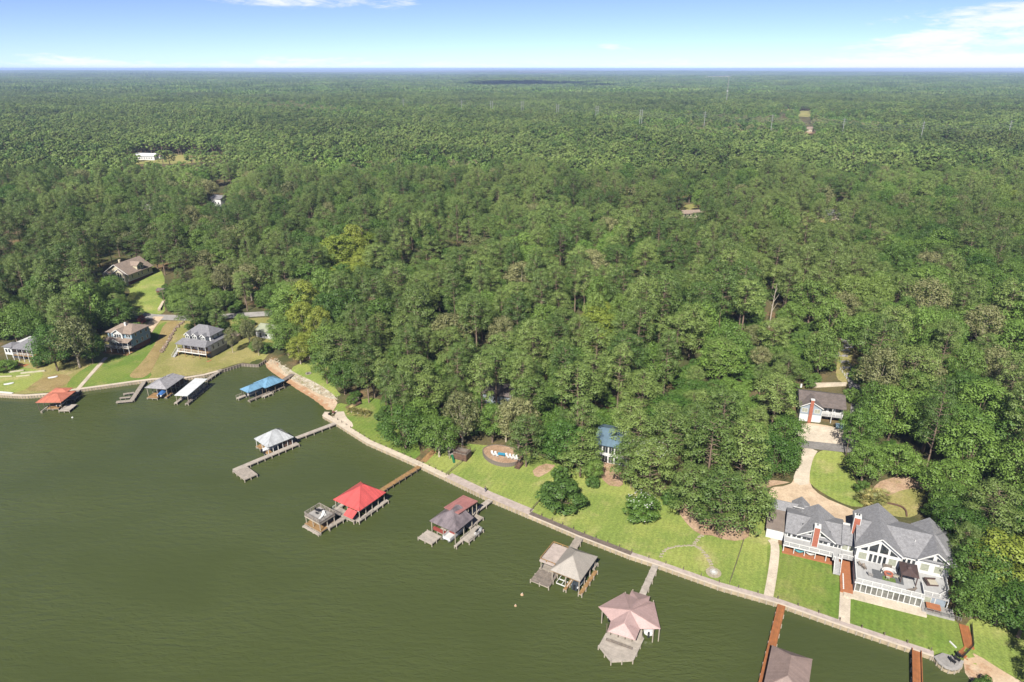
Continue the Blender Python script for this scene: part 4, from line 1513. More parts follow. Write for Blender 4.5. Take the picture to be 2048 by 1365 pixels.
# --- pink star roof
pier('long pale plank pier from the stepping stone lawn to the pink roof', (1313, 1126.5), (1283, 1193), 1.5, 1.1, 'wood_pale', 3.0)
org, ang, W_, D_ = fr3((1271, 1281), (1308, 1206), (1215, 1263), 3.5)
q = Loc('boathouse', 'pink star-shaped roof boathouse with angled front deck', 'boathouse', org, ang)
ze, outl = 3.5, [(1197, 1214), (1213.6, 1232), (1221.6, 1242), (1215, 1263), (1271, 1281), (1280, 1258), (1321, 1258), (1308.6, 1206), (1298, 1202), (1300, 1193.6), (1263, 1181.8), (1259, 1190), (1248, 1186)]
E3 = [Vector((*q.l(x, y, ze), ze)) for x, y in outl]
pk = Vector((*q.l(1260, 1221, 6.3), 6.3))
rf = Vector((*q.l(1249, 1246, 5.6), 5.6))
rb = Vector((*q.l(1277, 1200, 5.2), 5.2))
tri = [(0, 1, pk), (1, 2, pk), (2, 3, rf), (3, 4, rf), (4, 5, rf), (5, 6, pk), (6, 7, pk), (7, 8, pk), (8, 9, rb), (9, 10, rb), (10, 11, rb), (11, 12, pk), (12, 0, pk)]
slopes = [[E3[a_], E3[b_], c_] for a_, b_, c_ in tri] + [[E3[2], rf, pk], [rf, E3[5], pk], [E3[8], rb, pk], [rb, E3[11], pk]]
for s_ in slopes:
    MB().slab(s_, .12).build('roof_slope', M['pink_x'], q.t)
mb = MB()
up = Vector((0, 0, .03))
for e_, tgt in ((E3[0], pk), (E3[6], pk), (E3[7], pk), (E3[12], pk), (E3[3], rf), (E3[4], rf), (rf, pk), (rb, pk), (E3[9], rb), (E3[10], rb)):
    mb.beam(e_ + up, tgt + up, .18, .07)
mb.build('ridge_cap', M['pink_y'], q.t)
dk = [(1197, 1292.6), (1222, 1323.6), (1266.4, 1321), (1287, 1278), (1283, 1255), (1225, 1240), (1214, 1262)]
DP = [q.l(x, y, .95) for x, y in dk]
o_ = MB().prism(DP, .87, .95).build('deck', M['wood_pale'], q.t)
MB().prism([(p[0] * .995, p[1] * .995) for p in DP], .6, .865).build('joist', M['pile'], o_)
for x, y, _ in along(DP[:4], 2.2):
    post(q.t, x, y, -2.5, 1.05, .14)
mb = MB()
for a_, b_ in zip(DP[:3], DP[1:4]):
    mb.beam((*a_, 1.15), (*b_, 1.15), .3, .12)
mb.build('edge_bench', M['wood_pale'], q.t)
for a_, b_ in (((1204, 1279), (1213, 1266)), ((1213, 1284), (1221, 1270)), ((1228, 1289), (1236, 1275)), ((1243, 1293), (1250, 1279)), ((1258, 1298), (1264, 1283))):
    x, y = q.l(*b_, .95)
    post(q.t, x, y, .5, 3.4, .1, 'pile_dark')
mb = MB()
A_, B_ = q.l(1212, 1281, .95), q.l(1265, 1300, .95)
mb.beam((*A_, 1.35), (*B_, 1.35), .08, .5)
mb.beam((*A_, 1.2), (*B_, 1.2), .5, .08)
mb.build('bench', M['wood_dark'], q.t)
for x, y in ((1204, 1232), (1318, 1268), (1306, 1270), (1283, 1273), (1222, 1246), (1306, 1212), (1250, 1195), (1265, 1190)):
    a, b = q.l(x, y, 2)
    post(q.t, a, b, -2.5, 3.45, .12)
a, b = P(1301, 1226, .9), P(1297, 1271, .9)
boat('white boat nosing out under the right side of the pink roof', (a + b) / 2, math.atan2(a.y - b.y, a.x - b.x), (a - b).length, 2.4)
a, b = P(1246, 1216, .9), P(1220, 1240, .9)
boat('white boat hidden under the left side of the pink roof', (a + b) / 2, math.atan2(a.y - b.y, a.x - b.x), (a - b).length, 2.1)

# --- taupe roof and orange pier at the bottom edge
pier('orange plank pier running past the taupe roofed boathouse at the bottom', (1564, 1208), (1518, 1400), 1.6, 1.1, 'wood_orange', 3.0, railing=False)
f, r = P(1544, 1291, 3.6), P(1625, 1319, 3.6)
ang = math.atan2(r.y - f.y, r.x - f.x)
q = Loc('boathouse', 'taupe hip roofed boathouse cut off by the bottom edge', 'boathouse', (f.x, f.y), ang)
W_ = (r - f).length
q.hip(0, W_, -11, 0, 3.6, 5.6, 'y', .25, .72, 'taupe_x', 'taupe_y', cap='taupe_y')
q.posts(.4, W_ - .4, -10.6, -.4, 2, 3, 3.4, .13, 'pile')
q.deckbox(0.2, 1.4, -10.6, -.4, .95, 'wood_orange')
q.deckbox(1.5, W_ - .3, -1.6, -.3, .95, 'wood_orange')
boat('white boat under the taupe hip roof', q.wpt(W_ * .58, -6, 1.0), ang - math.pi / 2, 6.2, 2.3)
pier('orange plank pier with low rails beside the rounded bulkhead', (1833, 1302), (1836, 1420), 1.7, 1.15, 'wood_orange', 2.6, railing=True)

# --- floats
for lb, x, y, s_ in (('tan mooring float tipping over beside the beige boathouse', 1044, 1190.5, .7), ('small tan mooring float, nearer the bottom of the two', 1031, 1212.5, .55), ('tiny white float in front of the rose red boathouse', 145, 836, .6)):
    t_ = thing('mooring_float', lb, 'float', P(x, y, 0), 0.4)
    t_.scale = (s_, s_, s_)
    MB().lathe([(.02, -.3), (.45, -.2), (.55, .15), (.42, .45), (.15, .6), (.0, .62)], n=12).build('ball', M['white' if 'white' in lb else 'buoy'], t_)
    MB().tube((0, 0, .55), (.12, 0, 1.0), .12, .03, 6).build('tip', M['white'], t_)

# ------------------------------------------------------------------ houses
M['roof_grey'] = mat('roof_grey', (0.174, 0.172, 0.178), 0.95, 0.22, 1.6, fine=0.35)
M['roof_mid'] = mat('roof_mid', (0.145, 0.141, 0.150), 0.95, 0.2, 1.2, fine=0.25)
M['roof_brown'] = mat('roof_brown', (0.102, 0.082, 0.074), 0.95, 0.25, 1.0, fine=0.25)
M['roof_tan'] = mat('roof_tan', (0.205, 0.157, 0.124), 0.95, 0.2, 1.0, fine=0.25)
M['roof_taupe'] = mat('roof_flat', (0.167, 0.133, 0.110), 0.9, 0.15, 0.4, fine=0.1)
M['roof_sage'] = mat('roof_sage', (0.224, 0.240, 0.168), 0.8, 0.15, 0.4)
M['roof_steel_blue'] = mat('roof_steel_blue', (0.088, 0.136, 0.176), 0.5, 0.15, 0.4, stripes=(0, .45, .08))
M['siding_white'] = mat('siding_white', (0.463, 0.463, 0.455), 0.6, 0.05, 0.6, stripes=(2, .2, .05))
M['siding_blue'] = mat('siding_blue', (0.152, 0.228, 0.281), 0.7, 0.08, 0.6, stripes=(2, .2, .06))
M['siding_greyblue'] = mat('siding_greyblue', (0.200, 0.232, 0.264), 0.7, 0.08, 0.6, stripes=(2, .2, .06))
M['siding_cream'] = mat('siding_cream', (0.392, 0.349, 0.246), 0.7, 0.08, 0.6, stripes=(2, .2, .05))
M['brick'] = mat('brick', (0.288, 0.092, 0.054), 0.85, 0.2, 3.0, stripes=(2, .15, .12))
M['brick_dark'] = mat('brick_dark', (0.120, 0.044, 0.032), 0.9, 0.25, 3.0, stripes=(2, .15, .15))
M['terracotta'] = mat('terracotta', (0.272, 0.100, 0.040), 0.8, 0.15, 1.0, fine=.1)
M['deck_white'] = mat('deck_white', (0.302, 0.299, 0.295), 0.75, 0.12, 0.6, stripes=(0, .15, .06))
M['rug'] = mat('rug', (0.080, 0.084, 0.088), 0.95, 0.2, 2.0)
M['turf'] = mat('turf', (0.080, 0.128, 0.024), 0.95, 0.3, 3.0)
M['cushion'] = mat('cushion', (0.336, 0.304, 0.240), 0.8, 0.1, 3.0)
M['brown_metal'] = mat('brown_metal', (0.060, 0.038, 0.034), 0.5, 0.15, 1.0)
M['cyan'] = mat('cyan_cloth', (0.096, 0.304, 0.336), 0.7, 0.15, 2.0)
M['curtain'] = mat('curtain', (0.240, 0.248, 0.192), 0.8, 0.2, 2.0)
M['glass_room'] = mat('sun_room_glass', (0.13, 0.13, 0.115), 0.1, 0.5, 0.7, spec=0.8)
M['trunk_wood'] = mat('log_wood', (0.240, 0.208, 0.176), 0.9, 0.25, 2.0)
M['pool_blue'] = mat('pool_blue', (0.040, 0.216, 0.336), 0.4, 0.1, 2.0)


def wall(q, x0, x1, y0, y1, z0, z1, mt, name='wall'):
    return MB().box(x0, x1, y0, y1, z0, z1).build(name, M[mt], q.t)


def gable(q, x0, x1, y0, y1, ze, zr, axis, mt, th=.16, name='roof_slope', front=None, back=None, inset=.5, trim=None):
    """two slopes; front/back: material of the triangular wall at each end"""
    if axis == 'x':
        m_ = (y0 + y1) / 2
        sl = [[(x0, y0, ze), (x1, y0, ze), (x1, m_, zr), (x0, m_, zr)], [(x1, y1, ze), (x0, y1, ze), (x0, m_, zr), (x1, m_, zr)]]
    else:
        m_ = (x0 + x1) / 2
        sl = [[(x0, y0, ze), (m_, y0, zr), (m_, y1, zr), (x0, y1, ze)], [(x1, y1, ze), (m_, y1, zr), (m_, y0, zr), (x1, y0, ze)]]
    for s in sl:
        MB().slab(s, th).build(name, M[mt], q.t)
    tri = lambda a, b, c: None
    for side, mm in (('f', front), ('b', back)):
        if not mm:
            continue
        k = .18
        if axis == 'y':
            y = y0 + inset if side == 'f' else y1 - inset
            d = .12 if side == 'f' else -.12
            A, B, C = (x0 + .4, ze - th - .02), (x1 - .4, ze - th - .02), (m_, zr - th - k)
            vs_ = [(p[0], y, p[1]) for p in (A, B, C)] + [(p[0], y + d, p[1]) for p in (A, B, C)]
        else:
            x = x0 + inset if side == 'f' else x1 - inset
            d = .12 if side == 'f' else -.12
            A, B, C = (y0 + .4, ze - th - .02), (y1 - .4, ze - th - .02), (m_, zr - th - k)
            vs_ = [(x, p[0], p[1]) for p in (A, B, C)] + [(x + d, p[0], p[1]) for p in (A, B, C)]
        MB().add(vs_, [(0, 1, 2), (5, 4, 3), (0, 3, 4, 1), (1, 4, 5, 2), (2, 5, 3, 0)]).build('gable_wall', M[mm], q.t)
    if trim and axis == 'y':
        mb = MB()
        for p in ((x0, ze), (x1, ze)):
            mb.beam((p[0], y0 - .03, p[1] - .1), (m_, y0 - .03, zr - .1), .07, .26)
        mb.build('fascia', M[trim], q.t)
    return m_


def window(q, side, u, at, z, w, h, pane='glass', name='window', fr='white', mull=1):
    """frame standing proud of the wall, pane(s) set in it; side f = front (-y), b, l, r"""
    s = {'f': -1, 'b': 1, 'l': -1, 'r': 1}[side]
    a0, a1 = sorted((at, at + s * .07))
    mb = MB()

    def bx(u0, u1, z0, z1, d0, d1, m_):
        if side in 'fb':
            return m_.box(u0, u1, d0, d1, z0, z1)
        return m_.box(d0, d1, u0, u1, z0, z1)
    t = .09
    bx(u - w / 2 - t, u + w / 2 + t, z - t, z, a0, a1, mb)
    bx(u - w / 2 - t, u + w / 2 + t, z + h, z + h + t, a0, a1, mb)
    bx(u - w / 2 - t, u - w / 2, z, z + h, a0, a1, mb)
    bx(u + w / 2, u + w / 2 + t, z, z + h, a0, a1, mb)
    for k in range(1, mull):
        bx(u - w / 2 + w * k / mull - .03, u - w / 2 + w * k / mull + .03, z, z + h, a0, a1, mb)
    o_ = mb.build(name, M[fr], q.t)
    d0, d1 = sorted((at + s * .005, at + s * .03))
    for k in range(mull):
        pm_ = MB()
        bx(u - w / 2 + w * k / mull + (.03 if k else 0), u - w / 2 + w * (k + 1) / mull - (.03 if k < mull - 1 else 0), z, z + h, d0, d1, pm_)
        pm_.build('pane', M[pane], o_)
    return o_


def poly_pane(q, pts_xz, y, pane='glass'):
    """glazing of any outline in a front gable"""
    n_ = len(pts_xz)
    cx_ = sum(p[0] for p in pts_xz) / n_
    cz_ = sum(p[1] for p in pts_xz) / n_
    out_ = [(cx_ + (x - cx_) * 1.0, cz_ + (z - cz_) * 1.0) for x, z in pts_xz]
    inn = [(cx_ + (x - cx_) * .86, cz_ + (z - cz_) * .86) for x, z in pts_xz]
    vs_ = [(x, y, z) for x, z in out_] + [(x, y - .06, z) for x, z in out_]
    o_ = MB().add(vs_, [tuple(range(n_)), tuple(range(2 * n_ - 1, n_ - 1, -1))] + [(i, (i + 1) % n_, n_ + (i + 1) % n_, n_ + i) for i in range(n_)]).build('gable_window', M['white'], q.t)
    vs_ = [(x, y - .062, z) for x, z in inn] + [(x, y - .09, z) for x, z in inn]
    MB().add(vs_, [tuple(range(n_)), tuple(range(2 * n_ - 1, n_ - 1, -1))] + [(i, (i + 1) % n_, n_ + (i + 1) % n_, n_ + i) for i in range(n_)]).build('pane', M[pane], o_)


def stairs(q, x0, x1, ya, za, yb, zb, mt='deck_white', rail='white', name='stairs'):
    n_ = max(3, int(abs(za - zb) / .19))
    o_ = None
    for k in range(n_):
        f0, f1 = k / n_, (k + 1) / n_
        z = za + (zb - za) * (k + .5) / n_
        y0, y1 = sorted((ya + (yb - ya) * f0, ya + (yb - ya) * f1))
        MB().box(x0, x1, y0, y1 + .03, z - .16, z).build('step', M[mt], q.t)
    mb = MB()
    for x in (x0 - .05, x1 + .05):
        mb.beam((x, ya, za - .1), (x, yb, zb - .05), .07, .28)
        mb.beam((x, ya, za + .9), (x, yb, zb + .9), .09, .09)
        for k in range(5):
            f = k / 4
            mb.box(x - .04, x + .04, ya + (yb - ya) * f - .04, ya + (yb - ya) * f + .04, za + (zb - za) * f - .1, za + (zb - za) * f + .92)
    mb.build('stair_railing', M[rail], q.t)


FOOTPRINT = []

# ---- the big grey-roofed house at the right
org = (65.43, 133.97)
BIG = Loc('lake_house', 'large white lake house with dark grey roofs and red brick chimneys at the right', 'house', org, math.radians(-23.0))
q = BIG
# left wing
wall(q, .2, 12.3, 3.7, 13.2, .6, 5.5, 'siding_white')
gable(q, -.3, 12.8, 3.0, 13.9, 5.45, 7.5, 'x', 'roof_grey', front='siding_white', back='siding_white')
gable(q, 2.4, 11.0, 2.7, 13.7, 5.6, 8.5, 'y', 'roof_grey', front='siding_white', back='siding_white', inset=.97, trim='white')
for x, w_ in ((.8, .6), (1.9, .8), (3.0, .9), (4.25, .9), (5.2, .8), (7.9, .8), (8.9, .9), (10.3, .7), (11.2, .7), (12.0, .5)):
    window(q, 'f', x, 3.7, 3.95 if w_ < .75 else 4.1, w_, 1.45 if w_ < .75 else 1.2, mull=1)
poly_pane(q, [(4.0, 6.0), (5.6, 6.0), (5.6, 7.0)], 3.66)
poly_pane(q, [(7.5, 6.0), (9.3, 6.0), (7.5, 7.15)], 3.66)
ch = wall(q, 5.95, 7.15, 2.3, 3.68, .8, 9.0, 'brick', 'chimney')
MB().box(5.83, 5.945, 2.25, 3.6, 3.7, 9.0).box(7.155, 7.27, 2.25, 3.6, 3.7, 9.0).box(5.83, 7.27, 2.2, 3.75, 9.0, 9.35).build('chimney_trim', M['white'], ch)
MB().tube((6.5, 2.9, 9.35), (6.5, 2.9, 9.75), .2, .2, 8).build('flue', M['steel'], ch)
wall(q, -.3, 12.55, .25, 3.65, 3.5, 3.7, 'deck_white', 'balcony')
MB().box(-.32, 12.57, .17, .245, 3.42, 3.74).build('balcony_fascia', M['white'], q.t)
q.rail([(-.2, 3.5), (-.2, .3), (10.5, .3)], 3.7, 1.0, 'white', 2.2, 5, .09)
q.rail([(11.9, .3), (12.5, .3)], 3.7, 1.0, 'white', 2.2, 5, .09)
for k in range(6):
    post(q.t, -.1 + k * 2.35, .4, .6, 3.5, .11, 'white')
wall(q, -.3, 12.2, -.2, 3.66, .8, 1.75, 'terracotta', 'patio_floor')
for x in (1.2, 3.6, 6.0, 8.4, 10.6):
    window(q, 'f', x, 3.69, 1.9, 1.3, 1.45, mull=2)
for x0, x1, mt_ in ((2.4, 4.4, 'cyan'), (4.9, 6.9, 'white')):
    pts_ = [(x0 + (x1 - x0) * k / 8, 2.9 - .5 * math.sin(math.pi * k / 8)) for k in range(9)]
    vs_ = [(x, y, z - .2) for x, z in pts_ for y in (.6, 1.6)]
    MB().add(vs_, [(2 * k, 2 * k + 1, 2 * k + 3, 2 * k + 2) for k in range(8)]).build('hammock', M[mt_], q.t)
wall(q, 10.5, 11.9, -1.0, .24, 3.5, 3.68, 'deck_white', 'landing')
q.rail([(10.55, .2), (10.55, -.95), (11.0, -.95)], 3.68, 1.0, 'white', 1.2, 4, .08)
stairs(q, 11.0, 12.3, -1.02, 3.6, -3.6, 1.75)
# flat tan roof and garage
wall(q, -4.4, .15, 4.6, 13.0, .6, 4.45, 'siding_white')
wall(q, -4.65, -.32, 4.2, 13.0, 4.46, 4.68, 'roof_taupe', 'flat_roof')
window(q, 'f', -2.4, 4.6, 1.8, 2.4, 2.0, 'white', 'garage_door')
wall(q, -4.2, 8.2, 13.25, 17.6, .6, 4.5, 'siding_white')
gable(q, -4.6, 8.6, 13.0, 18.0, 4.5, 6.0, 'x', 'roof_grey', front='siding_white', back='siding_white')
gable(q, .8, 5.2, 11.5, 18.8, 4.6, 6.5, 'y', 'roof_grey', back='siding_white')
MB().box(1.2, 5.8, 13.3, 13.45, 6.35, 6.5).build('ridge_flashing', M['white'], q.t)
# connector
wall(q, 12.32, 15.15, 3.5, 8.4, .6, 5.9, 'siding_white')
MB().slab([(12.2, 2.9, 5.9), (15.3, 2.9, 5.9), (15.3, 8.0, 7.9), (12.2, 8.0, 7.9)], .16).build('roof_slope', M['roof_grey'], q.t)
MB().box(12.3, 15.1, 8.42, 8.6, 6.0, 8.1).build('parapet', M['white'], q.t)
window(q, 'f', 13.1, 3.5, 4.0, 1.2, 1.6, 'curtain')
window(q, 'f', 14.5, 3.5, 4.0, 1.0, 1.6, 'curtain')
wall(q, 12.6, 14.98, .5, 3.45, 3.5, 3.7, 'deck_white', 'balcony')
q.rail([(12.7, .6), (14.9, .6)], 3.7, 1.0, 'white', 1.2, 5, .09)
post(q.t, 12.7, .7, .6, 3.5, .12, 'white')
wall(q, 12.35, 14.94, -9.0, 3.4, .7, 1.78, 'terracotta', 'patio_floor')
for k in range(9):
    wall(q, 12.9, 13.15, -8.2 + k * .62, -7.9 + k * .62, 1.79, 2.0, 'white', 'edging_block')
wall(q, 13.0, 14.9, -10.3, -9.05, .7, 1.7, 'concrete', 'step')
# right wing, lower storey and terrace
wall(q, 15.1, 28.2, -7.8, .45, .5, 4.2, 'siding_white')
wall(q, 14.95, 28.4, -8.05, .44, 4.22, 4.4, 'deck_white', 'terrace')
MB().box(14.9, 28.45, -8.13, -8.06, 4.1, 4.45).build('terrace_fascia', M['white'], q.t)
q.rail([(15.05, .2), (15.05, -7.95), (28.3, -7.95), (28.3, -3.5)], 4.4, 1.0, 'white', 1.9, 6, .1)
for k in range(12):
    window(q, 'f', 15.75 + k * 1.075, -7.8, 1.95, .88, 1.95, 'glass_room', 'glass_panel')
for k in range(7):
    post(q.t, 15.2 + k * 2.15, -7.95, .6, 4.2, .1, 'white')
wall(q, 14.9, 29.2, -10.2, -7.82, .5, 1.74, 'concrete', 'apron')
# right wing, upper house
wall(q, 15.2, 24.3, .5, 14.0, .5, 7.9, 'siding_white')
wall(q, 24.31, 34.2, 1.6, 13.8, .5, 7.9, 'siding_white')
q.hip(14.8, 35.2, .9, 14.6, 7.85, 10.5, 'x', .0, .82, 'roof_grey', 'roof_grey', .18)
gable(q, 14.6, 24.7, -.3, 14.9, 7.9, 11.6, 'y', 'roof_grey', .18, front='siding_white', back='siding_white', inset=.78, trim='white')
gable(q, 27.4, 34.3, .5, 14.8, 7.9, 10.6, 'y', 'roof_grey', .18, front='siding_white', back='siding_white', inset=.9, trim='white')
yg = .47
poly_pane(q, [(15.9, 7.25), (17.4, 7.25), (17.4, 8.5), (15.9, 7.6)], yg)
poly_pane(q, [(17.5, 7.25), (19.5, 7.25), (19.5, 10.1), (17.5, 8.6)], yg)
poly_pane(q, [(19.7, 7.25), (21.6, 7.25), (21.6, 8.9), (19.7, 10.2)], yg)
poly_pane(q, [(21.8, 7.25), (23.6, 7.25), (23.6, 7.5), (21.8, 8.8)], yg)
window(q, 'f', 16.6, .5, 4.7, 1.6, 1.8, 'curtain')
for k in range(4):
    window(q, 'f', 18.25 + k * .95, .5, 4.5, .62, 2.1, 'glass', 'french_door')
window(q, 'f', 22.7, .5, 4.7, 1.5, 1.8, 'curtain')
for k in range(3):
    window(q, 'f', 25.1 + k * .95, 1.6, 4.6, .6, 2.1, 'glass', 'french_door')
poly_pane(q, [(28.4, 7.25), (30.6, 7.25), (30.6, 9.2), (28.4, 7.8)], 1.36)
poly_pane(q, [(31.0, 7.25), (33.2, 7.25), (33.2, 7.7), (31.0, 9.1)], 1.36)
window(q, 'f', 29.3, 1.6, 4.7, 1.6, 1.8, 'curtain')
window(q, 'f', 32.0, 1.6, 4.7, 1.6, 1.8, 'curtain')
for y in (4, 7, 10):
    window(q, 'r', y, 34.2, 4.7, 1.2, 1.4)
ch = wall(q, 14.2, 15.5, 6.1, 7.3, 5.5, 11.6, 'brick', 'chimney')
MB().box(14.08, 15.62, 5.98, 7.42, 11.6, 12.1).box(14.08, 14.195, 6.0, 7.4, 6.0, 11.6).box(15.505, 15.62, 6.0, 7.4, 8.0, 11.6).build('chimney_trim', M['white'], ch)
for x in (14.6, 15.1):
    MB().tube((x, 6.7, 12.1), (x, 6.7, 12.45), .16, .16, 8).build('flue', M['black'], ch)
for x, y in ((27.0, 5.0), (22.3, 4.0), (9.6, 5.4), (3.5, 6.0)):
    z_ = 7.85 + 2.65 * (1 - abs(y - 7.75) / 6.85) if x > 15 else 5.45 + 2.05 * (1 - abs(y - 8.45) / 5.45)
    MB().tube((x, y, z_ - .2), (x, y, z_ + .45), .09, .09, 8).build('vent_pipe', M['white' if x == 27.0 else 'black'], q.t)
# right-hand lower decks
wall(q, 28.42, 33.6, -6.0, 1.55, 3.6, 3.9, 'deck_white', 'side_deck')
for x, y in ((28.6, -5.8), (33.4, -5.8), (33.4, -1), (31, -5.8)):
    post(q.t, x, y, .6, 3.6, .12, 'white')
q.rail([(28.6, -5.9), (31.5, -5.9), (33.5, -3.5), (33.5, 1.4)], 3.9, 1.0, 'white', 1.6, 5, .09)
wall(q, 28.25, 33.0, -5.8, 1.5, .5, 3.58, 'siding_greyblue')
wall(q, 28.35, 34.5, -9.0, -6.05, .5, 1.9, 'concrete_grey', 'lower_terrace')
wall(q, 29.3, 31.8, -8.3, -6.6, 1.91, 2.5, 'brick_dark', 'hot_tub')
wall(q, 29.2, 31.9, -8.4, -6.5, 2.5, 2.6, 'terracotta', 'hot_tub_cover')
q.rail([(29.0, -9.0), (35.5, -9.3)], 1.9, 1.0, 'steel', 1.5, 3, .06)
window(q, 'f', 29.6, -5.8, 1.9, 1.2, 1.5, 'curtain')
FOOTPRINT += [(*BIG.wpt(6, 9)[:2], 10), (*BIG.wpt(20, 4)[:2], 11), (*BIG.wpt(28, 6)[:2], 9), (*BIG.wpt(2, 14)[:2], 8), (*BIG.wpt(30, -4)[:2], 5)]

# things on the terrace
tz_ = 4.42
p_ = q.wpt(25.6, -2.4, tz_)
t_ = thing('gazebo', 'brown metal hard-top gazebo on the white terrace', 'gazebo', p_, q.a)
for x in (-1.5, 1.5):
    for y in (-2.0, 2.0):
        MB().box(x - .1, x + .1, y - .1, y + .1, 0, 2.4).build('post', M['brown_metal'], t_)
mb = Loc.__new__(Loc)
mb.t = t_
mb.hip(-1.8, 1.8, -2.4, 2.4, 2.4, 3.15, 'y', .4, .6, 'brown_metal', 'brown_metal', .1)
mb.hip(-.5, .5, -.7, .7, 3.1, 3.4, 'y', .4, .6, 'brown_metal', 'brown_metal', .06)
MB().box(-1.6, 1.6, -2.1, -2.0, 2.15, 2.38).box(-1.6, 1.6, 2.0, 2.1, 2.15, 2.38).box(-1.6, -1.5, -1.99, 1.99, 2.15, 2.38).box(1.5, 1.6, -1.99, 1.99, 2.15, 2.38).build('beam', M['brown_metal'], t_)
p_ = q.wpt(21.8, -3.4, tz_)
o = MB().box(-3.2, 3.0, -1.7, 1.4, 0, .02).build('outdoor_rug', M['rug'])
o.location, o.rotation_euler = p_, (0, 0, q.a)
tag(o, 'dark grey outdoor rug under the round fire pit on the terrace', 'rug')
p_ = q.wpt(21.9, -2.8, tz_ + .025)
t_ = thing('fire_pit', 'round brick fire pit with curved white back wall on the terrace', 'fire pit', p_, q.a)
MB().lathe([(.55, 0), (.95, 0), (.95, .45), (.55, .45), (.55, .05)], n=20).build('ring', M['brick'], t_)
MB().tube((0, 0, .05), (0, 0, .2), .54, .54, 16).build('ash_bed', M['rug'], t_)
vs_, fs_ = [], []
for k in range(15):
    a_ = math.pi * k / 14
    for r_, z in ((1.25, 0), (1.25, .9), (1.5, .9), (1.5, 0)):
        vs_.append((r_ * math.cos(a_), r_ * math.sin(a_), z))
for k in range(14):
    for j in range(4):
        fs_.append((k * 4 + j, k * 4 + (j + 1) % 4, k * 4 + 4 + (j + 1) % 4, k * 4 + 4 + j))
MB().add(vs_, fs_).build('curved_wall', M['white'], t_)
o = MB().box(-1.3, 1.3, -.7, .7, 0, .03).build('turf_mat', M['turf'])
o.location, o.rotation_euler = q.wpt(21.9, -4.4, tz_ + .03), (0, 0, q.a)
tag(o, 'small green turf mat in front of the terrace fire pit', 'mat')


def chair(label, pos, rz, mt='brown_metal', group=None, lounge=False):
    t_ = thing('deck_chair' if not lounge else 'sun_lounger', label, 'chair' if not lounge else 'lounger', pos, rz, group)
    ln = .55 if not lounge else 1.3
    MB().box(-ln, .3, -.32, .32, .36, .44).build('seat', M[mt], t_)
    MB().slab([(.3, -.32, .44), (.62, -.32, 1.0), (.62, .32, 1.0), (.3, .32, .44)], .07).build('backrest', M[mt], t_)
    for x in (-ln + .08, .22):
        for y in (-.28, .28):
            MB().box(x - .03, x + .03, y - .03, y + .03, 0, .36).build('leg', M[mt], t_)
    if not lounge:
        MB().box(-.4, .35, -.38, -.32, .58, .63).box(-.4, .35, .32, .38, .58, .63).build('armrest', M[mt], t_)
    return t_


chair('wooden deck chair by the terrace left rail, nearest the house', q.wpt(16.3, -2.0, tz_), q.a + 2.5, 'wood_dark')
chair('wooden deck chair by the terrace left rail, nearer the lake', q.wpt(17.0, -2.6, tz_), q.a + 2.0, 'wood_dark')
chair('single grey deck chair left of the terrace fire pit', q.wpt(18.1, -4.8, tz_), q.a + 3.0, 'concrete_grey')
chair('tan deck chair right of the terrace fire pit', q.wpt(23.3, -3.3, tz_ + .03), q.a + .2, 'cushion')
chair('tan deck chair on the lake side of the terrace fire pit', q.wpt(21.6, -4.5, tz_ + .07), q.a - 1.7, 'cushion')
chair('brown lounger near the front right corner of the terrace', q.wpt(26.4, -6.4, tz_), q.a + .5, 'wood_dark', lounge=True)
p_ = q.wpt(21.8, -.6, tz_)
t_ = thing('garden_bench', 'dark slatted bench against the terrace gable wall', 'bench', p_, q.a)
MB().box(-.9, .9, -.3, .3, .38, .46).build('seat', M['wood_dark'], t_)
MB().box(-.9, .9, .24, .3, .47, .95).build('backrest', M['wood_dark'], t_)
for x in (-.8, .8):
    MB().box(x - .05, x + .05, -.28, .28, 0, .38).build('leg', M['wood_dark'], t_)
p_ = q.wpt(30.5, -1.5, 3.92)
t_ = thing('day_bed', 'dark wicker day bed with cream cushion on the side deck', 'day bed', p_, q.a + .3)
MB().box(-1.2, 1.2, -.9, .9, 0, .35).build('base', M['brown_metal'], t_)
MB().box(-.6, 1.1, -.8, .7, .352, .5).build('cushion', M['cushion'], t_)
MB().box(-1.3, -1.15, -.9, .9, 0.1, .9).box(-1.14, 1.2, .8, .95, .36, .85).build('backrest', M['brown_metal'], t_)

# ---- cottage with the brick chimney
b0 = G(1597, 841)
q = COT = Loc('cottage', 'grey-blue cottage with brown roof and tall orange chimney behind the driveway', 'house', (b0.x, b0.y), math.radians(-17), z=b0.z - .1)
wall(q, 0, 6.3, 0, 12.5, -.6, 2.6, 'siding_white')
wall(q, 0, 6.3, .001, 12.5, 2.61, 5.4, 'siding_greyblue')
wall(q, 6.31, 13.0, 3.2, 12.5, -.6, 5.3, 'siding_white')
gable(q, -.5, 13.6, 1.2, 13.2, 5.3, 7.6, 'x', 'roof_brown', front='siding_greyblue', back='siding_greyblue')
gable(q, -.4, 6.7, -.5, 7.5, 5.3, 7.3, 'y', 'roof_brown', front='siding_greyblue', inset=.52, trim='white')
ch = wall(q, 2.6, 3.6, -.75, -.02, -.5, 8.0, 'brick', 'chimney')
MB().box(2.5, 3.7, -.85, .1, 8.0, 8.3).build('chimney_cap', M['white'], ch)
window(q, 'f', 1.3, 0, 3.4, 1.6, 1.3, 'curtain', mull=2)
window(q, 'f', 5.0, 0, 3.4, 1.6, 1.3, 'curtain', mull=2)
window(q, 'f', 1.3, 0, 0, 2.2, 2.2, 'white', 'garage_door')
window(q, 'f', 4.8, 0, 0, 2.2, 2.2, 'white', 'garage_door')
wall(q, 6.32, 12.8, .4, 3.18, 2.5, 2.7, 'deck_white', 'balcony')
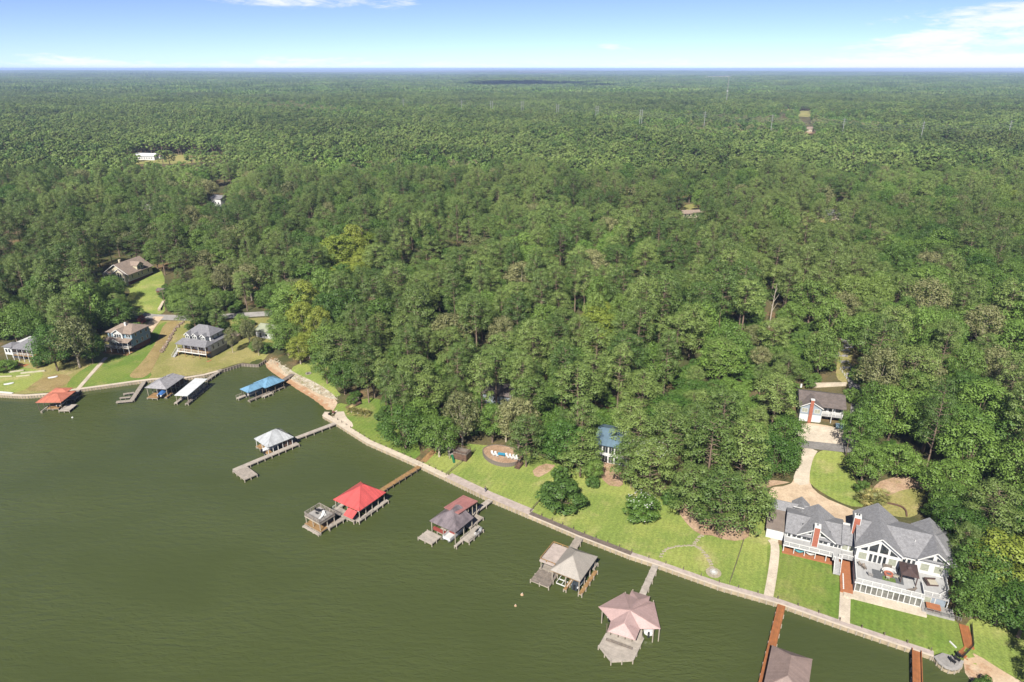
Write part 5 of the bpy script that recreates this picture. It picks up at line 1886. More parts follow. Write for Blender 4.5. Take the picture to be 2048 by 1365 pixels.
q.rail([(6.5, .5), (12.7, .5), (12.7, 3.1)], 2.7, 1.0, 'white', 2.0, 4, .09)
for x in (6.5, 9.5, 12.6):
    post(q.t, x, .55, -.6, 5.2, .12, 'white')
for x in (7.4, 9.6, 11.6):
    window(q, 'f', x, 3.2, 3.0, 1.5, 1.9, 'glass')
    window(q, 'f', x, 3.2, 0, 1.4, 2.1, 'glass', 'door')
wall(q, 10.8, 13.4, -2.4, -.2, -.2, 1.0, 'siding_blue', 'hot_tub')
MB().box(0.3, .8, 10.5, 11, 7.0, 8.2).build('vent_stack', M['white'], q.t)
FOOTPRINT += [(*q.wpt(6, 6)[:2], 9)]
a, b_ = G(1618, 776), G(1692, 772)
t_ = thing('retaining_wall', 'pale concrete retaining wall behind the cottage roof', 'wall', (a.x, a.y, a.z), math.atan2(b_.y - a.y, b_.x - a.x))
ln = math.hypot(b_.x - a.x, b_.y - a.y)
MB().box(0, ln, -.2, .2, -2.5, 1.6).build('wall_face', M['concrete'], t_)
MB().box(-.05, ln + .05, -.28, .28, 1.6, 1.75).build('coping', M['concrete'], t_)

# ---- blue house on the left
b0 = G(212, 704)
q = Loc('lake_house', 'light blue two-storey house with tan roof on pilings, left yards', 'house', (b0.x, b0.y), math.radians(-13), z=b0.z)
W_ = 11.5
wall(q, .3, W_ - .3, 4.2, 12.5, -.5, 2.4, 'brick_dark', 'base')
wall(q, 0, W_, 2.8, 12.8, 2.45, 7.9, 'siding_blue')
q.hip(-.5, W_ + .5, 2.2, 13.4, 7.9, 10.0, 'x', .3, .72, 'roof_tan', 'roof_tan', .16)
gable(q, 3.0, 8.0, 1.6, 8.0, 7.9, 9.5, 'y', 'roof_tan', front='siding_white', inset=.5, trim='white')
wall(q, 3.3, 7.7, 2.1, 2.78, 5.3, 7.85, 'siding_white')
MB().slab([(-.3, -.2, 4.9), (W_ + .2, -.2, 4.9), (W_ + .2, 2.9, 5.7), (-.3, 2.9, 5.7)], .14).build('porch_roof', M['roof_tan'], q.t)
gable(q, 3.2, 8.6, -.9, 2.5, 4.95, 6.3, 'y', 'roof_tan', front='siding_white', inset=.4, trim='white')
wall(q, -.2, W_ + .1, -.1, 2.78, 2.2, 2.42, 'wood_pale', 'porch_floor')
wall(q, 3.4, 8.4, -.8, -.11, 2.2, 2.42, 'wood_pale', 'porch_bay')
for x in (0, 2.8, 5.9, 8.8, W_ - .1):
    post(q.t, x, 0.05, -.6, 4.9, .1, 'white')
q.rail([(0, 2.6), (0, .05), (3.5, .05), (3.5, -.7), (8.3, -.7), (8.3, .05), (W_ - .1, .05), (W_ - .1, 2.7)], 2.42, .95, 'white', 1.9, 3, .08)
wall(q, -.4, W_, -1.4, 4.1, -.45, .15, 'wood_new', 'lower_deck')
for x in (4.4, 5.5, 6.6):
    window(q, 'f', x, 2.1, 6.0, .8, 1.4)
for x in (1.2, 9.3, 10.4):
    window(q, 'f', x, 2.8, 6.1, .8, 1.3)
for x in (1.4, 4.2, 6.8, 9.8):
    window(q, 'f', x, 2.8, 2.7, 1.5, 1.9, mull=2)
for y in (5, 8, 11):
    window(q, 'r', y, W_, 6.1, .9, 1.3)
    window(q, 'r', y, W_, 3.1, .9, 1.4)
ch = wall(q, 5.6, 6.4, 6.4, 7.0, 8, 11.0, 'siding_white', 'chimney')
FOOTPRINT += [(*q.wpt(6, 7)[:2], 8)]

# ---- white house with dormers
b0 = G(357, 712)
q = Loc('lake_house', 'white house with grey roof and three front dormers on tall pilings', 'house', (b0.x, b0.y), math.radians(-17), z=b0.z)
W_ = 14.0
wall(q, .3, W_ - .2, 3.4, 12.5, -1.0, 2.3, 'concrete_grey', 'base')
wall(q, 0, W_, 3.0, 13.0, 2.35, 5.6, 'siding_white')
wall(q, 1.5, W_ - 1.2, 5.2, 12.2, 5.61, 8.3, 'siding_white')
q.hip(-.4, W_ + .4, -.4, 6.2, 5.4, 7.0, 'x', .1, .9, 'roof_mid', 'roof_mid', .14)
MB().slab([(W_ - 1.4, 5.0, 6.6), (W_ + .4, 5.0, 5.5), (W_ + .4, 13.3, 5.5), (W_ - 1.4, 13.3, 6.6)], .14).build('side_roof', M['roof_mid'], q.t)
MB().slab([(1.7, 5.0, 6.6), (-.4, 5.0, 5.5), (-.4, 13.3, 5.5), (1.7, 13.3, 6.6)], .14).build('side_roof', M['roof_mid'], q.t)
q.hip(.9, W_ - .6, 4.4, 13.0, 8.3, 11.2, 'x', .32, .68, 'roof_mid', 'roof_mid', .16)
for x in (3.0, 6.6, 10.6):
    wall(q, x - 1.1, x + 1.1, 3.4, 6.5, 6.2, 8.2, 'siding_white', 'dormer')
    gable(q, x - 1.4, x + 1.4, 3.0, 8.0, 8.15, 9.3, 'y', 'roof_mid', .12, front='siding_white', inset=.4, trim='white')
    window(q, 'f', x - .45, 3.4, 6.9, .6, .95)
    window(q, 'f', x + .45, 3.4, 6.9, .6, .95)
wall(q, -.1, W_ + .1, -.1, 2.98, 2.1, 2.33, 'wood_new', 'porch_floor')
MB().box(-.15, W_ + .15, -.2, -.11, 2.0, 2.4).build('porch_fascia', M['white'], q.t)
for k in range(5):
    x = .1 + k * (W_ - .2) / 4
    post(q.t, x, .05, 2.33, 5.4, .12, 'white')
    post(q.t, x, .05, -1.0, 2.1, .13, 'wood_new')
    post(q.t, x, 2.6, -1.0, 2.1, .13, 'wood_new')
q.rail([(.1, 2.8), (.1, .05), (W_ - .1, .05), (W_ - .1, 2.8)], 2.33, .95, 'white', 1.8, 3, .07)
for x in (1.8, 4.4, 5.6, 8.4, 9.6, 12.0):
    window(q, 'f', x, 3.0, 2.6, .9, 2.0)
for y in (4.4, 7.4, 10.2):
    window(q, 'r', y, W_, 3.0, .8, 1.5)
for y in (6.5, 9.5):
    window(q, 'r', y, W_ - 1.2, 6.6, .7, 1.2)
wall(q, .5, W_ + 1.5, -1.2, 2.6, -.9, -.25, 'terracotta', 'ground_deck')
stairs(q, -1.6, -.3, 1.8, 2.3, -2.0, -.2)
FOOTPRINT += [(*q.wpt(7, 7)[:2], 9)]

# ---- cream house on the hill
b0 = G(214, 566)
q = Loc('hill_house', 'cream house with brown roof and tall gable windows on the left hill', 'house', (b0.x, b0.y), math.radians(-13), z=b0.z)
W_, D_ = 14.0, 17.0
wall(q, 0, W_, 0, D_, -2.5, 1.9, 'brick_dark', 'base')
wall(q, .1, W_ - .1, .1, D_ - .1, 1.95, 5.2, 'siding_cream')
MB().box(-.15, W_ + .15, -.15, D_ + .15, 1.72, 1.94).build('sill_band', M['white'], q.t)
gable(q, -.6, W_ + .6, -.8, D_ + .6, 5.2, 10.2, 'y', 'roof_tan', .2, front='siding_cream', back='siding_cream', inset=.92, trim='white')
gable(q, W_ * .38, W_ * .98, -1.9, 4, 5.2, 8.2, 'y', 'roof_tan', .18, front='siding_cream', inset=.5, trim='white')
wall(q, W_ * .42, W_ * .94, -1.4, .09, -2.5, 5.2, 'siding_cream')
gable(q, .0, W_ * .33, -1.6, 2, 4.7, 6.2, 'y', 'roof_tan', .15, front='siding_cream', inset=.4, trim='white')
wall(q, .2, W_ * .32, -1.4, .0, 1.7, 1.94, 'wood_pale', 'porch_floor')
for x in (.4, W_ * .3):
    post(q.t, x, -1.3, -2, 4.7, .12, 'white')
for k in range(5):
    window(q, 'f', W_ * .47 + k * 1.35, -1.4, 2.3, .8, 1.3)
for k, h in ((1, 1.7), (2, 2.2), (3, 1.7)):
    window(q, 'f', W_ * .47 + k * 1.35, -1.4, 4.0, .7, h)
window(q, 'f', 1.4, .1, 2.4, .9, 1.7)
window(q, 'f', 3.2, .1, 2.4, .9, 1.7)
wall(q, W_ - 3, W_ - .3, 7, 11.5, 5.3, 8.0, 'siding_cream', 'dormer')
gable(q, W_ - 5.5, W_ + .1, 6.7, 11.8, 8.0, 9.6, 'x', 'roof_tan', .15, back='siding_cream', inset=.4)
for y in (8.3, 10.2):
    window(q, 'r', y, W_ - .3, 6.2, .9, 1.3)
for y in (2.5, 7, 9.5, 14):
    window(q, 'r', y, W_ - .1, 2.8, .9, 1.5)
ch = wall(q, 2.0, 3.0, 8.0, 9.0, 6, 10.2, 'siding_cream', 'chimney')
FOOTPRINT += [(*q.wpt(7, 8)[:2], 11)]

# ---- house at the left edge
b0 = G(12, 722)
q = Loc('lake_house', 'white house with grey hip roof and two-storey porch at the left edge', 'house', (b0.x, b0.y), math.radians(-12), z=b0.z)
wall(q, 0, 3.6, .6, 5, 2.6, 6.0, 'siding_white')
q.hip(-.5, 4.1, .1, 5.5, 6.0, 7.0, 'x', .45, .55, 'roof_mid', 'roof_mid', .14)
wall(q, 0, 13, 3.2, 13, -.6, 5.6, 'siding_white')
q.hip(2.8, 13.6, .1, 13.6, 5.6, 8.2, 'x', .45, .6, 'roof_mid', 'roof_mid', .14)
wall(q, 3.65, 13, .6, 3.18, 2.4, 2.62, 'wood_new', 'porch_floor')
for x in (.2, 3.5, 5.9, 8.3, 10.6, 12.9):
    post(q.t, x, .7, -.8, 5.55, .13, 'white')
q.rail([(3.7, .7), (12.9, .7)], 2.62, .95, 'white', 1.8, 3, .08)
window(q, 'f', 1.0, .6, 3.6, .8, 1.4)
window(q, 'f', 2.4, .6, 3.6, .8, 1.4)
for x in (5, 7.2, 9.5, 11.6):
    window(q, 'f', x, 3.2, 3.0, 1.5, 1.9)
    window(q, 'f', x, 3.2, .2, 1.5, 1.9)
wall(q, 2.5, 12, -3.0, 3.1, -.9, -.05, 'terracotta', 'patio')
FOOTPRINT += [(*q.wpt(7, 7)[:2], 8)]

# ---- shed house by the road and tan shed
b0 = G(513, 674)
q = Loc('cabin', 'white cabin with pale sage metal roof by the road', 'house', (b0.x, b0.y), math.radians(-22), z=b0.z)
wall(q, 0, 9, 0, 8, -.5, 3.2, 'siding_white')
gable(q, -.5, 9.5, -.6, 8.6, 3.2, 5.0, 'x', 'roof_sage', front='siding_white', back='siding_white')
window(q, 'f', 2.5, 0, .2, 1.0, 2.0, 'glass', 'door')
window(q, 'f', 5.5, 0, 1.0, 1.2, 1.2)
FOOTPRINT += [(*q.wpt(4.5, 4)[:2], 6)]
b0 = G(455, 684)
q = Loc('garden_shed', 'small tan shed among the thin trees behind the white house', 'shed', (b0.x, b0.y), math.radians(-20), z=b0.z)
wall(q, 0, 4, 0, 3.5, -.5, 2.6, 'siding_cream')
gable(q, -.3, 4.3, -.3, 3.8, 2.6, 4.0, 'y', 'roof_tan', .12, front='siding_cream', inset=.3)
window(q, 'f', 2, 0, .1, 1.3, 2.0, 'white', 'door')

# ---- blue metal roof among the pines
b0 = G(1206, 925)
q = Loc('pine_house', 'house with steel blue metal roof half hidden among the pines', 'house', (b0.x, b0.y), math.radians(-20), z=b0.z)
wall(q, -2.5, 7, 0, 11, -1, 6.2, 'siding_white')
gable(q, -3, 7.5, -.8, 11.8, 6.2, 8.6, 'x', 'roof_steel_blue', front='siding_white', back='siding_white')
for x in (-1.3, .5, 2.3, 4.1, 5.9):
    window(q, 'f', x, 0, 3.4, 1.4, 2.0, mull=2)
    window(q, 'f', x, 0, .2, 1.4, 2.1, mull=2)
wall(q, -1, 5.5, -3.0, -.02, -.8, -.1, 'terracotta', 'deck')
stairs(q, 1.5, 3.2, -3.02, -.1, -8.5, -2.6, 'terracotta', 'wood_orange')
FOOTPRINT += [(*q.wpt(2, 5)[:2], 9)]

# ---- roofs deeper in the woods
def far_house(label, px, py, w_, d_, h_, ang, wm, rm, name='house', hip=False):
    b0 = G(px, py)
    q = Loc(name, label, 'house', (b0.x, b0.y), math.radians(ang), z=b0.z)
    wall(q, 0, w_, 0, d_, -1, h_, wm)
    if hip:
        q.hip(-.6, w_ + .6, -.6, d_ + .6, h_, h_ + d_ * .22, 'x', .25, .75, rm, rm, .2)
    else:
        gable(q, -.6, w_ + .6, -.6, d_ + .6, h_, h_ + d_ * .22, 'x', rm, .2, front=wm, back=wm)
    for k in range(int(w_ / 3)):
        window(q, 'f', 1.5 + k * 3, 0, h_ * .35, 1.2, 1.2)
    FOOTPRINT.append((*q.wpt(w_ / 2, d_ / 2)[:2], max(w_, d_) * .6))
    return q


far_house('long pale barn at the left edge of the far field', 268, 320, 26, 12, 4.5, -8, 'siding_white', 'whiteroof_x')
far_house('small pale shed right of the long barn by the far field', 300, 319, 13, 9, 3.6, -8, 'siding_white', 'roof_tan')
far_house('white house half hidden in the trees below the far field', 424, 412, 10, 9, 6, -25, 'siding_white', 'roof_mid')
far_house('small grey-roofed white house deep in the left woods', 284, 420, 9, 7, 5, 10, 'siding_white', 'roof_mid')
far_house('low tan-roofed house beside the small sunny clearing', 1366, 436, 15, 8, 3, 8, 'siding_cream', 'roof_tan')
far_house('grey roofed house right of the narrow pine clearing', 1655, 442, 22, 12, 4, 4, 'siding_cream', 'roof_mid')
far_house('dark roofed house behind the play set among the pines', 966, 806, 10, 9, 4, -18, 'siding_greyblue', 'roof_brown', hip=True)
for lb, x, y, w_ in (('white farm building in the far right plain, left one', 1757, 180, 34), ('white farm building in the far right plain, right one', 1772, 180, 26), ('pale roof beside the mast on the plain', 1430, 180, 20), ('tiny white building on the far left ridge', 490, 145.5, 60), ('red-brown farmstead roof by the power line', 1612, 266, 16), ('bluish barn roof right of the bright field', 1672, 238, 24)):
    far_house(lb, x, y, w_, 14, 6 if y > 150 else 14, 3, 'siding_cream', 'roof_tan' if 'red' in lb else ('whiteroof_x' if 'blu' not in lb else 'roof_steel_blue'))

# ------------------------------------------------------------------ garden things
def gpt(x, y, dz=0.0):
    return G(x, y, dz)


def disc(x, y, z, r, h, n=8, seed=0):
    rr = random.Random(seed)
    ring = [(x + r * rr.uniform(.75, 1.1) * math.cos(2 * math.pi * k / n), y + r * rr.uniform(.75, 1.1) * math.sin(2 * math.pi * k / n)) for k in range(n)]
    return MB().prism(ring, z, z + h)


M['stone'] = mat('stone', (0.272, 0.232, 0.168), 0.9, 0.25, 1.5)
M['stone_pale'] = mat('stone_pale', (0.352, 0.336, 0.304), 0.9, 0.25, 1.0)
M['slide'] = mat('green_plastic', (0.012, 0.096, 0.040), 0.35, 0.1, 1.0)
M['skin'] = mat('skin', (0.336, 0.200, 0.144), 0.6, 0.1, 4.0)
M['cloth_dark'] = mat('cloth_dark', (0.040, 0.044, 0.060), 0.85, 0.2, 6.0)
M['cloth_grey'] = mat('cloth_grey', (0.128, 0.136, 0.160), 0.85, 0.2, 6.0)
M['hair'] = mat('hair', (0.024, 0.016, 0.012), 0.7, 0.2, 9.0)
M['galv'] = mat('galvanised', (0.240, 0.240, 0.235), 0.5, 0.1, 1.0)
M['wire'] = mat('wire', (0.080, 0.080, 0.080), 0.5, 0.1, 1.0)

c0 = gpt(1372, 1110)
t_ = thing('stepping_stone_path', 'looping path of pale stepping stones on the lawn above the pink roof', 'stone path', c0)
loop = [(1322, 1114), (1324, 1109), (1328, 1104.5), (1333, 1100), (1339, 1097), (1346, 1095), (1353, 1094), (1360, 1093.3), (1367, 1092.8), (1374, 1092.3), (1381, 1092), (1388, 1092), (1394, 1094), (1399, 1097), (1403, 1101), (1407, 1105), (1411, 1110), (1414.5, 1115), (1417.5, 1120), (1420, 1125), (1422, 1130), (1423.5, 1135), (1389, 1088), (1392, 1084), (1395, 1080), (1398, 1076), (1401, 1073), (1404, 1072)]
for k, (x, y) in enumerate(loop):
    for j in range(2):
        p = gpt(x + (j - .5) * 4.0, y + random.uniform(-1, 1), .1)
        o = disc(0, 0, -.12, random.uniform(.26, .36), .15, 7, k * 2 + j).build('stone', M['stone'], t_)
        o.location = p - c0
p = gpt(1427, 1146, .1)
t_ = thing('fire_ring', 'round stone fire ring with white middle at the end of the stepping stones', 'fire ring', p)
MB().tube((0, 0, -.15), (0, 0, .06), 1.75, 1.75, 24).build('paving', M['stone'], t_)
for k in range(12):
    a_ = 2 * math.pi * k / 12
    disc(.72 * math.cos(a_), .72 * math.sin(a_), .06, .2, .3, 6, k).build('ring_stone', M['stone_pale'], t_)
MB().tube((0, 0, .065), (0, 0, .2), .5, .5, 14).build('bowl', M['white'], t_)


def fence(label, px, h, mt, gap=2.2, rails=2, r=.06, dark=False, name='fence', solid=False):
    pts_ = [gpt(x, y) for x, y in px]
    o0 = pts_[0]
    t_ = thing(name, label, 'fence', o0)
    for a, b in zip(pts_[:-1], pts_[1:]):
        n_ = max(1, round((b - a).length / gap))
        for k in range(n_ + 1):
            p = a.lerp(b, k / n_)
            z = hz(p.x, p.y)
            post(t_, p.x - o0.x, p.y - o0.y, z - o0.z - .2, z - o0.z + h, r, mt)
        for k in range(n_):
            p, s = a.lerp(b, k / n_), a.lerp(b, (k + 1) / n_)
            for j in range(rails):
                zz = h * (j + .7) / rails
                MB().beam((p.x - o0.x, p.y - o0.y, hz(p.x, p.y) - o0.z + zz), (s.x - o0.x, s.y - o0.y, hz(s.x, s.y) - o0.z + zz), .045, .09 if not solid else h / rails * .9).build('rail', M[mt], t_)
    return t_


fence('thin dark wire fence between the stepping stone lawn and the big house', [(1487, 1084), (1473, 1128), (1459, 1169)], 1.15, 'pile_dark', 2.6, 3, .05)
fence('low brown fence beside the round bush', [(1080, 1003), (1060, 1026)], 1.0, 'pile_dark', 1.8, 3)
fence('low brown fence between the play yard and the long lawn', [(950, 903), (925, 925), (892, 952)], 1.0, 'pile_dark', 2.4, 3)
fence('white board fence beside the upper drive', [(1680, 741), (1697, 765)], 1.2, 'white', 2.5, 2, .09)
fence('dark iron fence beside the orange boardwalk at the right', [(1942, 1252), (1946, 1296), (1925, 1318)], 1.1, 'black', 1.8, 4, .04)

# play yard
p = gpt(903, 915)
t_ = thing('play_set', 'wooden play set with green slide on the small lawn', 'play set', p, .3)
for x in (-.8, .8):
    for y in (-.8, .8):
        MB().box(x - .07, x + .07, y - .07, y + .07, -.1, 2.6).build('post', M['trunk_wood'], t_)
MB().box(-.9, .9, -.9, .9, 1.3, 1.4).build('platform', M['trunk_wood'], t_)
gq = Loc.__new__(Loc)
gq.t = t_
gable(gq, -1.1, 1.1, -1.1, 1.1, 2.6, 3.3, 'y', 'trunk_wood', .08)
MB().slab([(-.3, -.9, 1.45), (.3, -.9, 1.45), (.3, -3.6, .25), (-.3, -3.6, .25)], .08).build('slide', M['slide'], t_)
MB().beam((.9, .4, 2.4), (3.6, .4, 2.4), .12).beam((3.6, -.4, 0), (3.6, .4, 2.4), .1).beam((3.6, 1.2, 0), (3.6, .4, 2.4), .1).build('swing_beam', M['trunk_wood'], t_)
for x in (1.7, 2.7):
    MB().box(x - .25, x + .25, .28, .52, .5, .54).beam((x - .2, .4, .54), (x - .2, .4, 2.35), .02).beam((x + .2, .4, .54), (x + .2, .4, 2.35), .02).build('swing', M['black'], t_)
p = gpt(925, 916)
t_ = thing('lookout_deck', 'dark brown boxed lookout deck behind the play set', 'deck', p, math.radians(-25))
for k in range(8):
    MB().box(-2.2, 2.2, -1.6, 1.6, -.5 + k * .34, -.18 + k * .34).build('board', M['cedar'], t_)
MB().box(-2.25, 2.25, -1.65, 1.65, 2.25, 2.35).build('floor', M['wood_dark'], t_)
gq.t = t_
gq.rail([(-2.1, -1.5), (2.1, -1.5), (2.1, 1.5), (-2.1, 1.5), (-2.1, -1.5)], 2.35, .8, 'cedar', 1.4, 4, .06)
p = gpt(918, 880)
MBt = thing('red_shrub', 'red leaved shrub behind the dark lookout deck', 'shrub', p, 0)
MBt.scale = (.6, .6, .8)
o = link('crown', KIND['shrub'][0][0], MBt)
o.material_slots[0].link = 'OBJECT'
o.material_slots[0].material = M['red_leaf']
link('trunk', KIND['shrub'][0][1], MBt)
strip('garden_path', [(846, 925), (858, 912), (872, 900)], 2.0, M['wood_new'])

# raised sun terrace with loungers
ring = [(965, 903), (967, 914), (974, 922), (985, 929), (1000, 933.5), (1016, 934.5), (1030, 932), (1042, 927), (1046, 915), (1040, 906), (1010, 897), (985, 895)]
W3 = [gpt(x, y) for x, y in ring]
zt = max(p.z for p in W3[:9]) + .9
t_ = thing('sun_terrace', 'raised round sun terrace with curved brown retaining wall', 'terrace', (W3[4].x, W3[4].y, W3[4].z))
L2 = [(p.x - W3[4].x, p.y - W3[4].y) for p in W3]
L2 = smooth_poly(L2, 2)
zt_ = zt - W3[4].z
MB().prism(L2, -1.0, zt_).build('fill', M['mulch'], t_)
for x, y, a_ in along(L2 + [L2[0]], .62):
    o = MB().box(-.3, .3, -.1, .1, -1.0, zt_ + .16).build('block', M['wood_dark'], t_)
    o.location, o.rotation_euler = (x, y, 0), (0, 0, a_)
gq.t = t_
MB().prism([(x * .93 + .05, y * .93 + .25) for x, y in L2], zt_, zt_ + .02).build('gravel_bed', M['mulch'], t_)
hts = [(985, 907, 'leftmost'), (992, 908.5, 'second from the left'), (1014, 912, 'third from the left'), (1021, 913.5, 'fourth from the left'), (1028, 915, 'fifth from the left'), (1034, 916, 'rightmost')]
for x, y, wh in hts:
    pp = P(x, y + 2, zt + .05)
    chair('white sun lounger on the round sun terrace, %s' % wh, pp, math.radians(115), 'white', lounge=True)
pp = P(1003, 912, zt + .05)
t_ = thing('blue_table', 'bright blue table between the white loungers on the sun terrace', 'table', pp, math.radians(-15))
MB().box(-1.1, 1.1, -.6, .6, .62, .72).build('table_top', M['pool_blue'], t_)
for x in (-1, 1):
    for y in (-.5, .5):
        MB().box(x - .05, x + .05, y - .05, y + .05, 0, .62).build('leg', M['pool_blue'], t_)
p = gpt(1034, 938)
q = Loc('garden_steps', 'brown wooden steps down from the round sun terrace', 'steps', (p.x, p.y), math.radians(-30), z=p.z)
stairs(q, -.7, .7, 2.6, zt - p.z, -.2, .15, 'cedar', 'cedar')

# person on the boardwalk
p = P(971, 984, CAPZ + .005)
t_ = thing('person', 'person in dark clothes standing on the pinkish boardwalk', 'person', p, math.radians(200))
J = [(0, 0, .95, .15, .11), (0, 0, 1.12, .14, .10), (0, 0, 1.32, .17, .11), (0, 0, 1.47, .07, .07), (0, .01, 1.55, .08, .09), (0, .02, 1.68, .085, .10), (0, .01, 1.75, .06, .07),
     (.10, 0, .90, .085, .09), (.11, .02, .50, .06, .065), (.11, -.01, .08, .045, .05), (.12, .14, .04, .045, .035),
     (-.10, 0, .90, .085, .09), (-.11, -.03, .50, .06, .065), (-.11, -.05, .08, .045, .05), (-.12, .10, .04, .045, .035),
     (.21, 0, 1.40, .055, .06), (.25, -.03, 1.14, .045, .045), (.24, .10, .93, .035, .035), (.24, .15, .84, .035, .022),
     (-.21, 0, 1.40, .055, .06), (-.25, -.03, 1.14, .045, .045), (-.24, .08, .92, .035, .035), (-.24, .12, .83, .035, .022)]
Ed = [(0, 1), (1, 2), (2, 3), (3, 4), (4, 5), (5, 6), (0, 7), (7, 8), (8, 9), (9, 10), (0, 11), (11, 12), (12, 13), (13, 14), (2, 15), (15, 16), (16, 17), (17, 18), (2, 19), (19, 20), (20, 21), (21, 22)]
nb = len(J)
for side, w in ((1, 18), (-1, 22)):                                   # five fingers on each hand
    for k, (dx, dy, ln) in enumerate(((-.03, .02, .06), (-.02, 0, .085), (0, 0, .095), (.015, 0, .09), (.03, 0, .07))):
        x, y, z = J[w][:3]
        J.append((x + side * dx * .6, y + .02 + dy, z - ln * .55, .009, .009))
        J.append((x + side * dx * .7, y + .035 + dy, z - ln, .008, .008))
        Ed += [(w, nb), (nb, nb + 1)]
        nb += 2
me = bpy.data.meshes.new('body')
me.from_pydata([j[:3] for j in J], Ed, [])
me.materials.append(M['skin'])
ob = link('body', me, t_)
sk = ob.modifiers.new('skin', 'SKIN')
sk.use_smooth_shade = True
for k, j in enumerate(J):
    me.skin_vertices[0].data[k].radius = (j[3], j[4])
me.skin_vertices[0].data[0].use_root = True
ob.modifiers.new('sub', 'SUBSURF').levels = 1
el8 = lambda cx_, cy_, z, rx, ry: [(cx_ + rx * math.cos(a), cy_ + ry * math.sin(a), z) for a in [2 * math.pi * k / 10 for k in range(10)]]
MB().loft([el8(0, 0, .86, .20, .15), el8(0, 0, 1.0, .185, .14), el8(0, 0, 1.2, .19, .14), el8(0, 0, 1.36, .225, .14), el8(0, 0, 1.46, .13, .10)]).build('shirt', M['cloth_dark'], t_)
for s in (-1, 1):
    MB().loft([el8(s * .11, 0, .06, .075, .085), el8(s * .11, 0, .5, .085, .095), el8(s * .10, 0, .92, .115, .13)]).build('trouser_leg', M['cloth_grey'], t_)
    MB().loft([el8(s * .22, 0, 1.43, .075, .08), el8(s * .255, -.03, 1.13, .065, .065), el8(s * .248, .06, .98, .05, .05)]).build('sleeve', M['cloth_dark'], t_)
MB().loft([el8(0, -.01, 1.66, .10, .115), el8(0, -.01, 1.74, .095, .11), el8(0, -.01, 1.81, .05, .06)]).build('hair', M['hair'], t_)

# shore bits at the left
M['cream_board'] = mat('cream_board', (0.368, 0.336, 0.240), 0.8, 0.15, 1.0)
for lb, a, b, h, w in (('upper left cream timber ledge on the left lawn', (17, 746), (48, 742), .5, .5), ('long cream timber ledge beside the big oak clump', (42, 748), (90, 743), .5, .6), ('low cream timber edge at the far left lawn', (-10, 755), (24, 753.5), .35, .4), ('short cream timber edge in the left lawn', (33, 754), (60, 751.5), .35, .4), ('white plank lying on the shore at the far left', (-12, 784), (26, 787.5), .3, .7), ('white pole lying on the lawn by the rounded bulkhead', (1899, 1284), (1912, 1297), .25, .25)):
    A_, B_ = gpt(*a), gpt(*b)
    o = MB().beam((0, 0, h / 2), tuple(B_ - A_ + Vector((0, 0, h / 2))), w, h).build('timber_edging' if 'pole' not in lb and 'plank' not in lb else ('plank' if 'plank' in lb else 'pole'), M['cream_board' if 'white' not in lb else 'white'])
    o.location = A_
    tag(o, lb, 'timber')
for lb, x, y in (('upturned white canoe by the straw patch', 106, 756), ('small white dinghy on the far left lawn', 18, 769)):
    p = gpt(x, y, .1)
    t_ = thing('canoe', lb, 'canoe', p, .5)
    MB().loft([[(xx, -w, 0), (xx, -w * .7, .3), (xx, 0, .42), (xx, w * .7, .3), (xx, w, 0)] for xx, w in ((-1.6, .04), (-1.0, .38), (0, .48), (1.0, .38), (1.6, .04))]).build('hull', M['hull_white'], t_)
    MB().beam((-1.5, 0, .40), (1.5, 0, .40), .06, .08).build('keel', M['white'], t_)
# rock border running up the white house yard
rp_ = [(323, 705), (332, 690), (342, 674), (350, 660), (360, 650), (368, 645)]
A_ = gpt(*rp_[0])
t_ = thing('rock_border', 'dark rock border running up the slope left of the white house', 'rocks', A_)
Wp = [W2(gpt(x, y)) for x, y in rp_]
kk = 0
for x, y, a_ in along(Wp, .8):
    for j in range(2):
        kk += 1
        rr = random.uniform(.35, .7)
        o = MB().lathe([(.01, -.4), (rr * .9, -.1), (rr, .2), (rr * .5, .55), (.01, .6)], n=6).build('rock', M['bark' if kk % 7 else 'stone'], t_)
        xx, yy = x + random.uniform(-.6, .6), y + random.uniform(-.6, .6)
        o.location = (xx - A_.x, yy - A_.y, hz(xx, yy) - A_.z)
        o.rotation_euler = (random.uniform(-.3, .3), random.uniform(-.3, .3), random.uniform(0, 6))
# riprap above the beach: too many to count
mb = MB()
for k in range(300):
    f = random.random()
    seg = [(545, 722), (556, 727), (580, 748), (625, 772), (676, 799)]
    s = f * (len(seg) - 1)
    i_ = min(int(s), len(seg) - 2)
    x = seg[i_][0] + (seg[i_ + 1][0] - seg[i_][0]) * (s - i_) + random.gauss(0, 5)
    y = seg[i_][1] + (seg[i_ + 1][1] - seg[i_][1]) * (s - i_) + random.gauss(0, 3.2)
    p = gpt(x, y)
    r_ = random.uniform(.12, .34)
    mb.lathe([(.01, -.2), (r_, 0), (r_ * .9, r_ * .5), (.01, r_ * .75)], (p.x, p.y, p.z), 6)
o = mb.build('riprap', M['stone'])
tag(o, 'pale rubble stones strewn along the top of the sandy beach', 'rubble', kind='stuff')
p = gpt(617, 748)
t_ = thing('fire_ring', 'small dark fire ring on the lawn behind the beach', 'fire ring', p)
for k in range(10):
    a_ = 2 * math.pi * k / 10
    disc(.9 * math.cos(a_), .9 * math.sin(a_), 0, .28, .35, 6, k).build('ring_stone', M['trunk_wood'], t_)
MB().tube((0, 0, -.05), (0, 0, .15), .75, .75, 12).build('ash_bed', M['black'], t_)
p = P(667, 827, 1.25)
t_ = thing('fire_bowl', 'small rusty fire bowl on the concrete patio point', 'fire bowl', p)
MB().lathe([(.1, .1), (.5, .3), (.6, .55), (.5, .5), (.1, .35)], n=14).build('bowl', M['brick_dark'], t_)
